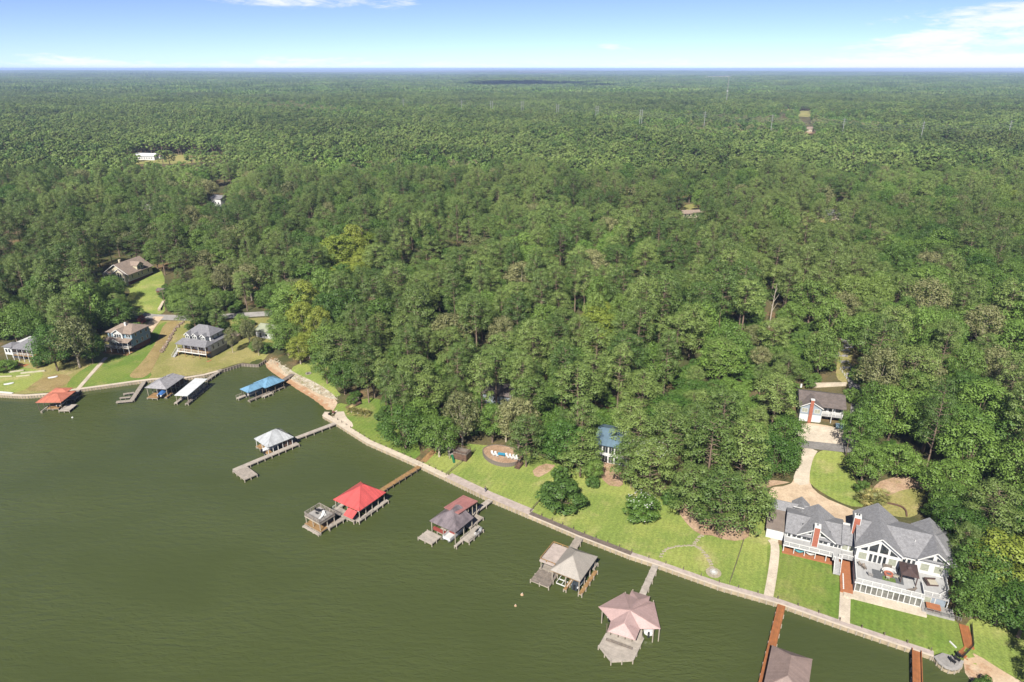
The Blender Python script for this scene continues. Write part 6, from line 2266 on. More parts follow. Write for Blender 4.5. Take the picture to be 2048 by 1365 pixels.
for k in range(3):
    MB().beam((.35 * math.cos(k * 2.1), .35 * math.sin(k * 2.1), .3), (.5 * math.cos(k * 2.1), .5 * math.sin(k * 2.1), 0), .06).build('leg', M['black'], t_)
p = gpt(693, 817)
q = Loc('garden_steps', 'brown timber steps climbing from the patio point', 'steps', (p.x, p.y), math.radians(-50), z=p.z)
for k in range(7):
    MB().box(-1, 1, k * .75, k * .75 + .7, -.3 + k * .16, .1 + k * .16).build('step', M['cedar'], q.t)
p = gpt(711, 806)
t_ = thing('garden_bin', 'brown wooden storage bin beside the timber steps', 'bin', p, .4)
MB().box(-1.2, 1.2, -.9, .9, -.2, 1.5).build('box', M['cedar'], t_)
MB().box(-1.3, 1.3, -1, 1, 1.5, 1.62).build('lid', M['wood_dark'], t_)

# hill lawn: small shed, woodpile, pole
p = gpt(314, 590)
q = Loc('garden_shed', 'small red-brown shed at the edge of the hill lawn', 'shed', (p.x, p.y), math.radians(-20), z=p.z)
wall(q, 0, 4, 0, 3, -.5, 2.3, 'brick_dark')
gable(q, -.3, 4.3, -.3, 3.3, 2.3, 3.3, 'x', 'roof_brown', .1, front='brick_dark', back='brick_dark', inset=.3)
A_, B_ = gpt(319, 622), gpt(328, 600)
t_ = thing('woodpile', 'long stack of split logs below the small red-brown shed', 'woodpile', A_, math.atan2(B_.y - A_.y, B_.x - A_.x))
lw = min(14.0, (B_ - A_).length)
for k in range(int(lw / .5)):
    for j in range(3):
        MB().tube((k * .5, -.6, .2 + j * .38), (k * .5, .6, .2 + j * .38), .2, .2, 7).build('log', M['bark_pale'], t_)


def pole(label, x, y, h, mt='bark', arm=True):
    p = gpt(x, y)
    t_ = thing('utility_pole', label, 'pole', p, .4)
    MB().tube((0, 0, -.5), (0, 0, h), .17, .11, 8).build('shaft', M[mt], t_)
    if arm:
        MB().beam((-1.1, 0, h - .6), (1.1, 0, h - .6), .1, .12).build('crossarm', M[mt], t_)
        for s in (-1, 0, 1):
            MB().tube((s, 0, h - .54), (s, 0, h - .3), .05, .05, 6).build('insulator', M['galv'], t_)
    return t_


pole('wooden utility pole at the edge of the hill lawn', 332, 622, 10)
pole('dark utility pole beside the road by the cottage', 1691, 913, 9, 'pile_dark')
o = None

# bits around the big house
A_ = [(1775, 1008), (1790, 1011), (1805, 1016), (1812, 1024), (1813, 1033)]
Wp = smooth_poly([W2(gpt(x, y)) for x, y in A_], 2, False)
c0 = Vector((*Wp[0], hz(*Wp[0])))
t_ = thing('retaining_wall', 'curved brown block retaining wall behind the big grey roof', 'wall', c0)
for x, y, a_ in along(Wp, .7):
    for j in range(2):
        o = MB().box(-.33, .33, -.18, .18, -.3 + j * .4, .08 + j * .4).build('block', M['cedar'], t_)
        o.location, o.rotation_euler = (x - c0.x, y - c0.y, hz(x, y) - c0.z), (0, 0, a_)
A_, B_ = gpt(1927, 1252), gpt(1938, 1298)
t_ = thing('boardwalk', 'orange plank boardwalk beside the trees at the right shore', 'boardwalk', A_, math.atan2(B_.y - A_.y, B_.x - A_.x))
ln = (B_ - A_).length
MB().box(0, ln, -.9, .9, -.3, .25).build('deck', M['wood_orange'], t_)
p = gpt(1926, 1304)
t_ = thing('garden_steps', 'orange timber steps below the right boardwalk', 'steps', p, math.radians(35))
for k in range(4):
    MB().box(-1.2, 1.2, -k * .5, -k * .5 + .46, -.2 - k * .15, .22 - k * .15).build('step', M['wood_orange'], t_)
for lb, x, y in (('dark metal chair on the rounded bulkhead, left of the three', 1905, 1325), ('dark metal chair on the rounded bulkhead, middle of the three', 1914, 1321), ('dark metal chair on the rounded bulkhead, right of the three', 1919, 1314)):
    chair(lb, P(x, y, CAPZ + .03), 2.2, 'black')
# upper-drive kit
p = gpt(1752, 706)
t_ = thing('parked_car', 'dark car parked under the trees off the upper drive', 'car', p, .6)
MB().loft([[(x, -w, .25), (x, w, .25), (x, w, h * .7), (x, w * .8, h), (x, -w * .8, h), (x, -w, h * .7)] for x, w, h in ((-2.2, .8, .8), (-1.6, .88, 1.0), (-1.0, .88, 1.45), (.5, .88, 1.45), (1.1, .88, 1.0), (2.1, .8, .75))]).build('body', M['black'], t_)
for x in (-1.4, 1.4):
    for y in (-.85, .85):
        MB().tube((x, y - .1, .3), (x, y + .1, .3), .32, .32, 12).build('wheel', M['black'], t_)


# ------------------------------------------------------------------ trees set one by one
def fan_palm(label, x, y, h, r):
    p = gpt(x, y)
    t_ = thing('fan_palm', label, 'palm', p, random.uniform(0, 6))
    MB().tube((0, 0, -.3), (0, 0, h), .2, .16, 7).build('trunk', M['bark_pale'], t_)
    mb = MB()
    for k in range(34):
        a_, e_ = k * 2.399, random.uniform(-.5, 1.2)
        d = Vector((math.cos(a_) * math.cos(e_), math.sin(a_) * math.cos(e_), math.sin(e_)))
        c = Vector((0, 0, h)) + d * r * .5
        s = d.cross(Vector((0, 0, 1))).normalized()
        u = s.cross(d)
        for j in range(7):
            b_ = (j - 3) / 3 * 1.1
            tip = c + (d * math.cos(b_) + s * math.sin(b_)) * r * .55 - Vector((0, 0, .12 * r * abs(b_)))
            w = s * .1
            mb.add([c - w, c + w, tip], [(0, 1, 2)])
        mb.add([Vector((0, 0, h)) - s * .03, Vector((0, 0, h)) + s * .03, c + s * .03, c - s * .03], [(0, 1, 2, 3)])
    mb.build('fronds', M['palm'], t_)
    BLOCK0.append((p.x, p.y, r))


BLOCK0 = []
for k, (x, y) in enumerate(((1722, 1005), (1733, 1010), (1745, 1011), (1757, 1008), (1738, 1001), (1752, 1000), (1765, 1002))):
    fan_palm('yellowish fan palm in the clump behind the big grey roof, %s' % ('far left one', 'second from left, front', 'front middle one', 'front right one', 'back left one', 'back right one', 'far right one')[k], x, y, 1.6, 2.2)
for x, y, wh in ((703, 826, 'left'), (716, 829, 'middle'), (730, 832, 'right')):
    fan_palm('bluish green palm clump behind the patio lawn, %s of three' % wh, x, y, .8, 2.4)

HAND = [
    ('shrub', 0, 1122, 1017, 7.6, 6.6, 'bush', 'large round dark green bush alone on the lawn'),
    ('shrub', 2, 1281, 1040, 7.4, 5.3, 'bush', 'white flowering bush at the lawn edge below the pines'),
    ('oak', 3, 812, 897, 13.5, 8.2, 'tree', 'wide dark broadleaf tree overhanging the walkway past the patio lawn'),
    ('oak', 0, 879, 914, 13.5, 6.6, 'tree', 'pale trunked oak standing beside the play set'),
    ('olive', 1, 925, 893, 18, 6.3, 'tree', 'tall drooping olive green tree behind the lookout deck'),
    ('oak', 1, 842, 880, 14, 6.5, 'tree', 'round oak left of the play yard path'),
    ('oak', 2, 985, 886, 13, 5.2, 'tree', 'dark broadleaf tree at the left end of the sun terrace'),
    ('olive', 0, 1012, 884, 14, 4.6, 'tree', 'thin greyish tree directly behind the white loungers'),
    ('pine', 4, 1052, 934, 17, 5.6, 'tree', 'bushy low-branched pine right of the sun terrace steps'),
    ('oak', 0, 1130, 934, 14.5, 7.6, 'tree', 'bright green broadleaf tree left of the steel blue roof'),
    ('pine', 4, 1160, 953, 13, 6.6, 'tree', 'low spreading pine above the round bush'),
    ('oak', 2, 1186, 962, 7, 3.2, 'tree', 'small green tree beside the pine house stairs'),
    ('pine', 1, 1257, 918, 19, 6.2, 'tree', 'pine leaning over the right side of the steel blue roof'),
    ('pine', 4, 1262, 975, 15, 6.4, 'tree', 'bushy pine above the white flowering bush'),
    ('pine', 4, 1296, 998, 17, 6.4, 'tree', 'dark pine right above the white flowering bush'),
    ('pine', 3, 1330, 968, 22, 7.4, 'tree', 'tallest pine in the clump left of the stepping stones'),
    ('pine', 4, 1380, 1046, 17, 6.6, 'tree', 'low branched pine at the front left of the stepping stone clump'),
    ('pine', 4, 1434, 1070, 18, 7.4, 'tree', 'low branched pine at the front middle of the stepping stone clump'),
    ('pine', 4, 1484, 1068, 17, 7.0, 'tree', 'low branched pine at the front right beside the wire fence'),
    ('pine', 0, 1412, 985, 23, 7.6, 'tree', 'tall pine in the middle of the stepping stone clump'),
    ('pine', 4, 1475, 985, 21, 7.6, 'tree', 'broad pine behind the wire fence clump'),
    ('pine', 1, 1440, 930, 24, 7.6, 'tree', 'tall pine at the back of the stepping stone clump'),
    ('oak', 1, 1512, 1035, 8, 4.0, 'tree', 'green understorey tree beside the flat tan roof'),
    ('oak', 3, 1545, 950, 11.5, 7.2, 'tree', 'dense green oak left of the curved driveway'),
    ('oak', 0, 1565, 915, 13, 6.6, 'tree', 'oak behind the one beside the curved driveway'),
    ('pine', 3, 1540, 872, 20, 7.0, 'tree', 'large pine left of the cottage parking pad'),
    ('oak', 2, 1722, 968, 12.5, 5.6, 'tree', 'upright green oak right of the oval lawn'),
    ('oak', 0, 1715, 905, 14, 6.6, 'tree', 'broad oak behind the dark utility pole'),
    ('oak', 3, 1748, 850, 14, 7.6, 'tree', 'wide oak beyond the right end of the cottage'),
    ('oak', 1, 1793, 955, 10, 6.2, 'tree', 'rounded oak above the dry grass slope'),
    ('oak', 2, 1885, 1010, 13, 7.4, 'tree', 'oak behind the right end of the big grey roof'),
    ('oak', 0, 1918, 1110, 12, 6.6, 'tree', 'green tree touching the right end of the big grey roof'),
    ('pine', 4, 1893, 1122, 7, 2.6, 'tree', 'small dark pine at the right corner of the side deck'),
    ('oak', 3, 1945, 1190, 12.5, 7.4, 'tree', 'leafy tree overhanging the lower terrace'),
    ('oak', 1, 1940, 1238, 9.5, 5.2, 'tree', 'leafy tree at the top of the orange boardwalk'),
    ('bright', 1, 2000, 1190, 15, 8.6, 'tree', 'yellow-green tree at the right edge above the shore'),
    ('oak', 0, 1990, 1250, 10, 6.2, 'tree', 'green tree between the yellow-green tree and the boardwalk'),
    ('oak', 2, 2035, 1275, 12, 6.5, 'tree', 'green tree at the bottom right edge of the shore lawn'),
    ('oak', 3, 116, 742, 18, 8.2, 'tree', 'huge oak in the clump between the left edge house and the blue house'),
    ('olive', 0, 160, 735, 20, 8.6, 'tree', 'huge paler oak in the clump left of the blue house'),
    ('oak', 1, 186, 728, 13, 6.0, 'tree', 'oak at the right end of the clump beside the garden path'),
    ('shrub', 0, 12, 740, 3.6, 5.0, 'shrub', 'low dark shrub below the left edge house'),
    ('oak', 0, 578, 712, 14, 7.6, 'tree', 'green oak at the top of the sandy beach'),
    ('bright', 0, 645, 706, 20, 5.6, 'tree', 'slender bright yellow-green tree behind the beach lawn'),
    ('bright', 1, 612, 690, 19, 6.4, 'tree', 'bright yellow-green tree behind the beach oak'),
    ('oak', 2, 560, 690, 14, 5.2, 'tree', 'green tree in front of the sage roofed cabin'),
    ('oak', 2, 655, 768, 14, 6.0, 'tree', 'oak at the right end of the beach lawn'),
    ('oak', 3, 690, 790, 13, 6.0, 'tree', 'dark oak above the timber steps'),
    ('pine', 1, 1163, 922, 20, 5.6, 'tree', 'tall pine hiding the left part of the steel blue roof'),
    ('pine', 4, 1272, 945, 19, 5.8, 'tree', 'pine hiding the right part of the steel blue roof'),
    ('olive', 0, 466, 706, 11, 2.6, 'tree', 'thin pale trunked tree right of the white house'),
    ('olive', 1, 500, 690, 11, 3.4, 'tree', 'sparse tree between the tan shed and the cove'),
    ('olive', 0, 518, 712, 8, 2.4, 'tree', 'small sparse tree at the cove wall'),
    ('pine', 2, 440, 648, 15, 3.4, 'tree', 'slim pine behind the white house roof'),
    ('oak', 1, 280, 636, 4.5, 2.6, 'shrub', 'round green shrub by the road above the blue house'),
    ('oak', 0, 232, 610, 14, 7.0, 'tree', 'dark oak at the left foot of the hill lawn'),
    ('oak', 2, 242, 632, 10, 5.0, 'tree', 'dark oak beside the road bend'),
    ('oak', 1, 195, 628, 15, 6.6, 'tree', 'oak across the road behind the blue house'),
]
for kd, v, x, y, h, r, cat_, lb in HAND:
    if not lb:
        continue
    p = gpt(x, y)
    nm = {'bush': 'bush', 'shrub': 'shrub'}.get(cat_) or ('pine_tree' if kd == 'pine' else 'broadleaf_tree')
    t_ = spread_tree(nm, kd, v, p, h, r, random.uniform(0, 6.28), lb, None, cat_)
    BLOCK0.append((p.x, p.y, r * .9))
    if 'flowering' in lb:
        cm_ = KIND[kd][v][0]
        co_ = np.empty(len(cm_.vertices) * 3, np.float32)
        cm_.vertices.foreach_get('co', co_)
        co_ = co_.reshape(-1, 4, 3).mean(1)
        rad_ = np.linalg.norm(co_ - np.array([0, 0, 3]), axis=1)
        pick = np.argsort(-rad_)[:900][::12]
        d_ = co_[pick] - np.array([0, 0, 3])
        link('blossoms', card_mesh('blossoms', [cards(co_[pick] * 1.04, d_ / np.linalg.norm(d_, axis=1, keepdims=True), [.09][0], .3, .9)], [M['white']]), t_)
    if 'pale trunked oak' in lb:
        t_.children[1].material_slots[0].link = 'OBJECT'
        t_.children[1].material_slots[0].material = M['dead']
p = gpt(285, 648)
t_ = spread_tree('red_shrub', 'shrub', 1, p, 4, 1.9, 1, 'dark red shrub at the right corner of the blue house', None, 'shrub', M['red_leaf'])
# dead tree
p = gpt(1538, 655)
t_ = thing('dead_tree', 'bare bleached dead tree standing in the woods', 'tree', p, .4)
MB().tube((0, 0, -.5), (.2, 0, 9), .32, .22, 8).tube((.2, 0, 9), (.8, 0, 19), .22, .06, 7).build('trunk', M['dead'], t_)
for z, a_, ln in ((7, .3, 4.5), (9, 3.4, 5), (11, .2, 4.2), (13, 3.0, 3), (15, .6, 2.6)):
    x0 = .2 + max(0, (z - 9)) * .06
    MB().tube((x0, 0, z), (x0 + ln * .7 * math.cos(a_), ln * .4 * math.sin(a_), z + ln * .75), .11, .03, 5).build('limb', M['dead'], t_)
BLOCK0.append((p.x, p.y, 3))

# ------------------------------------------------------------------ power line and mast on the plain
NTH = ('first', 'second', 'third', 'fourth', 'fifth', 'sixth', 'seventh', 'eighth', 'ninth', 'tenth', 'eleventh', 'twelfth')
POLES = [(806, 197, 1), (923, 200.5, 1), (983, 202, 2), (1044.5, 202.5, 2), (1115.5, 208.5, 2), (1194.5, 212, 2), (1283, 219, 2), (1411, 223, 1), (1546, 229, 1), (1690, 236, 1), (1849, 243, 1), (2024, 241, 1)]
tops = []
for k, (x, y, n_) in enumerate(POLES):
    zt_ = 48.0
    p = P(x, y, zt_)
    g0 = hz(p.x, p.y)
    wh = 'twin steel power poles' if n_ == 2 else 'single steel power pole'
    t_ = thing('power_pole', '%s on the plain, %s from the left' % (wh, NTH[k]), 'power pole', (p.x, p.y, g0), .5, 'power poles across the forest')
    for s in ((-2.2, 2.2) if n_ == 2 else (0,)):
        MB().tube((s, 0, -1), (s, 0, zt_ - g0), .5, .3, 8).build('shaft', M['galv'], t_)
    for dz in (2.0, 5.0, 8.0):
        MB().beam((-4, 0, zt_ - g0 - dz), (4, 0, zt_ - g0 - dz), .3, .3).build('crossarm', M['galv'], t_)
    tops.append(Vector((p.x, p.y, zt_ - 2)))
for k in range(len(tops) - 1):
    a, b = tops[k], tops[k + 1]
    t_ = thing('power_line', 'power line wires leaving the %s power pole from the left' % NTH[k], 'wires', a, 0, 'wires across the forest')
    for off_ in (-3.5, 3.5):
        for dz in (0, -3, -6):
            mb = MB()
            prev = None
            for j in range(7):
                f = j / 6
                c = a.lerp(b, f) - a + Vector((off_, 0, dz - 5 * 4 * f * (1 - f)))
                if prev is not None:
                    mb.beam(prev, c, .12)
                prev = c
            mb.build('wire', M['wire'], t_)
p = P(1458, 156, 88.0)
g0 = hz(p.x, p.y)
t_ = thing('radio_mast', 'tall thin lattice radio mast rising from the far forest', 'mast', (p.x, p.y, g0), .3)
hh = 88.0 - g0
for k in range(3):
    a_ = k * 2.094
    MB().tube((1.3 * math.cos(a_), 1.3 * math.sin(a_), -1), (.5 * math.cos(a_), .5 * math.sin(a_), hh), .22, .16, 6).build('leg', M['galv'], t_)
mb = MB()
for j in range(18):
    z0, z1 = hh * j / 18, hh * (j + 1) / 18
    r0, r1 = 1.3 - .8 * j / 18, 1.3 - .8 * (j + 1) / 18
    for k in range(3):
        a0, a1 = k * 2.094, (k + 1) * 2.094
        mb.beam((r0 * math.cos(a0), r0 * math.sin(a0), z0), (r1 * math.cos(a1), r1 * math.sin(a1), z1), .14)
mb.build('bracing', M['galv'], t_)
MB().lathe([(.01, -.6), (2.6, -.6), (2.6, .8), (.01, .8)], (0, 0, hh * .58), 10).build('antenna_drum', M['white'], t_)

# ------------------------------------------------------------------ where trees stand
# open places of the photograph (pixel outlines); nothing that grows may stand in front of them.  The second value is the
# distance of a house: trees beyond it may rise behind it.
OPEN = [
    ([(-40, 800), (-40, 752), (60, 745), (90, 752), (150, 748), (200, 730), (205, 700), (275, 700), (325, 645), (330, 640), (362, 640), (352, 660), (350, 705), (455, 705), (470, 690), (520, 712), (533, 722), (532, 735), (300, 800)], 1e9),
    ([(-90, 640), (2, 650), (4, 735), (-90, 750)], 262),
    ([(5, 690), (35, 670), (55, 662), (64, 715), (30, 722), (8, 705)], 262),
    ([(205, 650), (240, 638), (287, 642), (292, 690), (265, 704), (205, 704)], 272),
    ([(350, 690), (395, 646), (440, 655), (456, 705), (350, 718)], 272),
    ([(257, 620), (264, 592), (262, 578), (300, 545), (320, 555), (318, 590), (325, 622)], 1e9),
    ([(206, 548), (257, 512), (300, 530), (304, 545), (264, 582), (225, 572), (208, 566)], 352),
    ([(250, 632), (320, 628), (368, 631), (366, 640), (300, 641)], 1e9),
    ([(400, 636), (480, 628), (540, 625), (540, 632), (470, 640)], 1e9),
    ([(508, 635), (540, 632), (540, 672), (515, 672)], 292),
    ([(530, 722), (560, 725), (592, 735), (635, 720), (648, 740), (652, 765), (690, 795), (660, 830), (645, 831), (560, 750)], 1e9),
    ([(645, 831), (670, 800), (690, 812), (705, 816), (725, 806), (750, 822), (748, 850), (760, 882), (838, 925), (838, 940), (672, 850)], 1e9),
    ([(840, 930), (858, 912), (900, 908), (905, 888), (937, 885), (950, 905), (970, 908), (985, 902), (1040, 910), (1045, 942), (1080, 948), (1076, 1030), (1060, 1030)], 1e9),
    ([(1078, 1024), (1168, 1024), (1172, 995), (1212, 970), (1245, 978), (1243, 1045), (1310, 1055), (1325, 1022), (1345, 1040), (1420, 1080), (1490, 1085), (1508, 1065), (1520, 985), (1535, 975), (1545, 1210), (1056, 1030)], 1e9),
    ([(1535, 1000), (1540, 970), (1585, 962), (1604, 905), (1600, 860), (1692, 862), (1694, 905), (1690, 960), (1700, 985), (1730, 1005), (1758, 990), (1772, 1010), (1790, 975), (1840, 972), (1835, 1030), (1870, 1050), (1896, 1085), (1893, 1110), (1882, 1145), (1898, 1200), (1930, 1250), (1940, 1300), (1880, 1330), (1545, 1210)], 1e9),
    ([(1596, 778), (1690, 780), (1690, 860), (1596, 850)], 214),
    ([(1670, 684), (1710, 688), (1706, 715), (1692, 745), (1672, 742)], 1e9),
    ([(1682, 742), (1700, 765), (1680, 770), (1640, 772), (1676, 755)], 1e9),
    ([(1928, 1258), (1960, 1268), (2000, 1292), (2060, 1335), (2060, 1375), (1925, 1345)], 1e9),
    ([(1196, 842), (1228, 838), (1230, 905), (1246, 965), (1212, 975), (1204, 930)], 176),
    ([(1062, 935), (1098, 925), (1100, 940), (1080, 955)], 1e9),
    ([(245, 321), (300, 312), (370, 311), (452, 313), (452, 320), (370, 322), (300, 322), (250, 326)], 1e9),
    ([(1360, 412), (1398, 404), (1396, 416), (1364, 432)], 1e9),
    ([(1605, 432), (1620, 427), (1618, 446), (1606, 447)], 1e9),
    ([(1597, 223), (1622, 223), (1620, 233), (1600, 232)], 1e9),
    ([(1560, 220), (1582, 220), (1581, 225), (1561, 225)], 1e9),
    ([(1608, 259), (1630, 259), (1630, 267), (1608, 267)], 1e9),
    ([(420, 388), (445, 385), (445, 412), (424, 408)], 590),
    ([(282, 405), (302, 405), (302, 418), (282, 418)], 570),
    ([(1655, 424), (1690, 420), (1690, 438), (1655, 440)], 540),
    ([(974, 780), (992, 776), (992, 788), (976, 792)], 235),
    ([(-40, 466), (30, 462), (28, 470), (-40, 480)], 1e9),
    ([(1528, 590), (1552, 590), (1546, 655), (1532, 655)], 300),
    ([(1030, 145.5), (1130, 144.5), (1130, 146.5), (1035, 147.5)], 1e9),
    ([(1405, 154), (1470, 152), (1470, 154), (1410, 156)], 1e9),
]
OPEN_NP = [(np.array(p, float), d) for p, d in OPEN]
FOOT = FOOTPRINT     # what buildings stand on: (x, y, radius)


def hits_open(px, py, Yb):
    bad = np.zeros(px.shape, bool)
    for poly, dist in OPEN_NP:
        x0, y0 = poly.min(0)
        x1, y1 = poly.max(0)
        k = (px >= x0) & (px <= x1) & (py >= y0) & (py <= y1) & (Yb < dist) & ~bad
        if k.any():
            bad[k] |= inside(px[k], py[k], poly)
    return bad


def crown_blocked(X, Y, Z, Hh, Rr, low, shrink=0.85):
    bad = np.zeros(X.shape, bool)
    for (fx, fz) in ((0, 0), (0, 1), (0, 0.5), (-1, 0.55), (1, 0.55), (-0.8, 0.15), (0.8, 0.15), (-0.75, 0.85), (0.75, 0.85), (0, -0.05)):
        zz = Z + Hh * (low + (1 - low) * fz)
        px, py = project(X + fx * Rr * shrink, Y, zz)
        bad |= hits_open(px, py, Y)
    px, py = project(X, Y - Rr * shrink, Z + Hh * low)
    bad |= hits_open(px, py, Y)
    px, py = project(X, Y, Z)
    bad |= hits_open(px, py, Y)
    return bad


def dart(xmin, xmax, ymin, ymax, cell, jit=0.5):
    nx_, ny_ = int((xmax - xmin) / cell), int((ymax - ymin) / cell)
    a, b_ = np.meshgrid(np.arange(nx_), np.arange(ny_), indexing='ij')
    a = a + 0.5 * (b_ % 2)
    X = xmin + (a + 0.5 + rng.uniform(-jit, jit, a.shape)) * cell
    Y = ymin + (b_ + 0.5 + rng.uniform(-jit, jit, a.shape)) * cell
    return X.ravel(), Y.ravel()


def in_view(X, Y, Z, mrg=80):
    px, py = project(X, Y, Z + 12)
    return (px > -mrg) & (px < 2048 + mrg) & (py < 1365 + 130) & (Y > 20)


def region_mask(X, Y, Z, polys):
    px, py = project(X, Y, Z + 12)
    r = np.zeros(X.shape, bool)
    for p in polys:
        r |= inside(px, py, p)
    return r


YELLOW = [[(548, 600), (600, 585), (660, 600), (655, 700), (560, 715)], [(640, 500), (700, 470), (760, 480), (740, 540), (660, 560)], [(1370, 690), (1420, 680), (1420, 730), (1370, 730)], [(1960, 1080), (2048, 1060), (2048, 1150), (1980, 1140)], [(1180, 620), (1240, 620), (1240, 670), (1180, 670)]]
PINEY = [[(700, 430), (1700, 360), (1760, 560), (1560, 640), (1340, 640), (1320, 1060), (1180, 960), (1040, 900), (780, 800), (700, 620)], [(1240, 800), (1520, 800), (1520, 1080), (1300, 1060)], [(-40, 420), (330, 380), (330, 470), (180, 560), (-40, 640)]]
LEAFY = [[(540, 470), (760, 470), (700, 700), (540, 700)], [(1560, 430), (2100, 380), (2100, 900), (1700, 900), (1560, 780)], [(1380, 620), (1680, 560), (1680, 770), (1400, 800)], [(740, 800), (1010, 760), (1010, 910), (740, 920)]]

placed = []      # x, y, z, height, radius, kind code, variant, rot
BLOCK = BLOCK0   # trees set by hand: (x, y, radius)


def fill(cell, hmin, hmax, rmin, rmax, ymax, kinds, low, sep, smooth_edge=0.85, ymin=60):
    X, Y = dart(-420, 420, ymin, ymax, cell)
    d = sdist(X, Y, LAND)
    Z = hzs(X, Y)
    k = (d > 2.2) & in_view(X, Y, Z)
    X, Y, Z = X[k], Y[k], Z[k]
    wave = np.sin(X / 17 + 1.7 * np.sin(Y / 23)) + np.sin(Y / 19 + 1.3 * np.sin(X / 29))
    Hh = rng.uniform(hmin, hmax, X.shape) * (1 + 0.09 * wave)
    Rr = rng.uniform(rmin, rmax, X.shape)
    bad = crown_blocked(X, Y, Z, Hh, Rr, low, smooth_edge)
    dd = sdist(X, Y, LAND)
    if kinds == 'tall':
        bad |= (wave < -1.35) & (dd > 60)                             # holes in the canopy
    if kinds == 'small':
        bad |= (dd > 70) & (rng.uniform(0, 1, X.shape) < 0.55)
    for fx, fy, fr in FOOT + BLOCK:
        bad |= np.hypot(X - fx, Y - fy) < fr * 0.85 + Rr * 0.25
    X, Y, Z, Hh, Rr = X[~bad], Y[~bad], Z[~bad], Hh[~bad], Rr[~bad]
    if placed and sep > 0:
        pl = np.array([(p[0], p[1], p[4]) for p in placed])
        keep = np.ones(X.shape, bool)
        for i in range(len(X)):
            keep[i] = np.all(np.hypot(pl[:, 0] - X[i], pl[:, 1] - Y[i]) > sep * (pl[:, 2] + Rr[i]))
        X, Y, Z, Hh, Rr = X[keep], Y[keep], Z[keep], Hh[keep], Rr[keep]
    yl, pn, lf = region_mask(X, Y, Z, YELLOW), region_mask(X, Y, Z, PINEY), region_mask(X, Y, Z, LEAFY)
    u = rng.uniform(0, 1, X.shape)
    for i in range(len(X)):
        if kinds == 'shrub':
            kd = 'shrub'
        elif yl[i]:
            kd = 'bright' if u[i] < 0.62 else 'oak'
        elif pn[i]:
            kd = 'pine' if u[i] < 0.86 else ('oak' if u[i] < 0.97 else 'olive')
        elif lf[i]:
            kd = 'oak' if u[i] < 0.68 else ('pine' if u[i] < 0.92 else ('olive' if u[i] < 0.985 else 'bright'))
        else:
            kd = 'pine' if u[i] < 0.6 else ('oak' if u[i] < 0.93 else 'olive')
        if kinds == 'small' and kd == 'pine':
            kd = 'oak' if u[i] < 0.4 else 'pine'
        h = Hh[i] * (1.0 if kd == 'pine' else 0.78)
        r = Rr[i] * (0.92 if kd == 'pine' else 1.12)
        placed.append((X[i], Y[i], Z[i], h, r, kd, int(rng.integers(0, 8)), float(rng.uniform(0, 6.28))))


def plant_all():
    global placed
    fill(11.2, 17, 27, 4.6, 9.2, 620, 'tall', 0.22, 0)
    fill(5.5, 11, 16, 3.4, 4.8, 560, 'small', 0.12, 0.8)
    fill(3.6, 3.5, 6.5, 1.9, 3.0, 330, 'shrub', 0.0, 0.55, 0.7)
    placed.sort(key=lambda p: p[1] * ct - (p[2] + p[3] * 0.6 - CAM_H) * st)
    # a tree buried behind nearer ones shows nothing: those stay in the wood as one mass
    cov = np.zeros((342, 512), bool)
    single, rest = [], []
    count = {'pine': 0, 'leafy': 0, 'shrub': 0}
    limit = {'pine': 300, 'leafy': 300, 'shrub': 200}
    for p in placed:
        x, y, z, h, r, kd = p[:6]
        cx_, cy_ = project(x, y, z + h * 0.62)
        tx_, ty_ = project(x, y, z + h)
        depth = y * ct - (z + h * 0.6 - CAM_H) * st
        pr = FPX * r / depth
        x0, x1 = int((cx_ - pr) / 4), int((cx_ + pr) / 4) + 1
        y0, y1 = int(ty_ / 4), int((cy_ + pr * 0.6) / 4) + 1
        x0, x1, y0, y1 = max(0, x0), min(512, x1), max(0, y0), min(342, y1)
        vis = 0.0
        if x1 > x0 and y1 > y0:
            sub = cov[y0:y1, x0:x1]
            vis = 1 - sub.mean()
            px_area = (~sub).sum()
            yy, xx = np.mgrid[y0:y1, x0:x1]
            e = ((xx * 4 + 2 - cx_) / pr) ** 2 + ((yy * 4 + 2 - (ty_ + cy_ + pr * 0.6) / 2) / max(2, (cy_ + pr * 0.6 - ty_) / 2)) ** 2 < 0.8
            cov[y0:y1, x0:x1] |= e
        g = 'pine' if kd == 'pine' else ('shrub' if kd == 'shrub' else 'leafy')
        if vis > 0.22 and count[g] < limit[g]:
            count[g] += 1
            single.append(p)
        else:
            rest.append(p)
    print('trees', len(placed), 'single', count, 'rest', len(rest))
    return single, rest

# ------------------------------------------------------------------ the woods
single, rest = plant_all()
REGIONS = [
    ([(-200, 560), (215, 560), (215, 760), (-200, 800)], 'beside the left edge house'),
    ([(200, 560), (345, 560), (345, 660), (200, 660)], 'around the cream hill house'),
    ([(345, 540), (560, 540), (560, 730), (345, 730)], 'behind the white dormered house'),
    ([(560, 540), (700, 540), (690, 800), (545, 740)], 'behind the sandy beach'),
    ([(690, 600), (860, 600), (860, 940), (690, 940)], 'behind the concrete patio lawn'),
    ([(860, 600), (1060, 600), (1060, 960), (860, 960)], 'behind the play set and sun deck'),
    ([(1060, 600), (1210, 600), (1210, 1040), (1060, 1040)], 'left of the blue-roofed house'),
    ([(1210, 600), (1370, 600), (1370, 1060), (1210, 1060)], 'right of the blue-roofed house'),
    ([(1370, 600), (1610, 600), (1610, 1100), (1370, 1100)], 'between stepping stones and curved driveway'),
    ([(1610, 560), (1720, 560), (1720, 1000), (1610, 1000)], 'around the chimney cottage'),
    ([(1720, 560), (1860, 560), (1860, 1050), (1720, 1050)], 'above the big grey-roofed house'),
    ([(1860, 560), (2300, 560), (2300, 1500), (1860, 1500)], 'right of the big house terrace'),
]
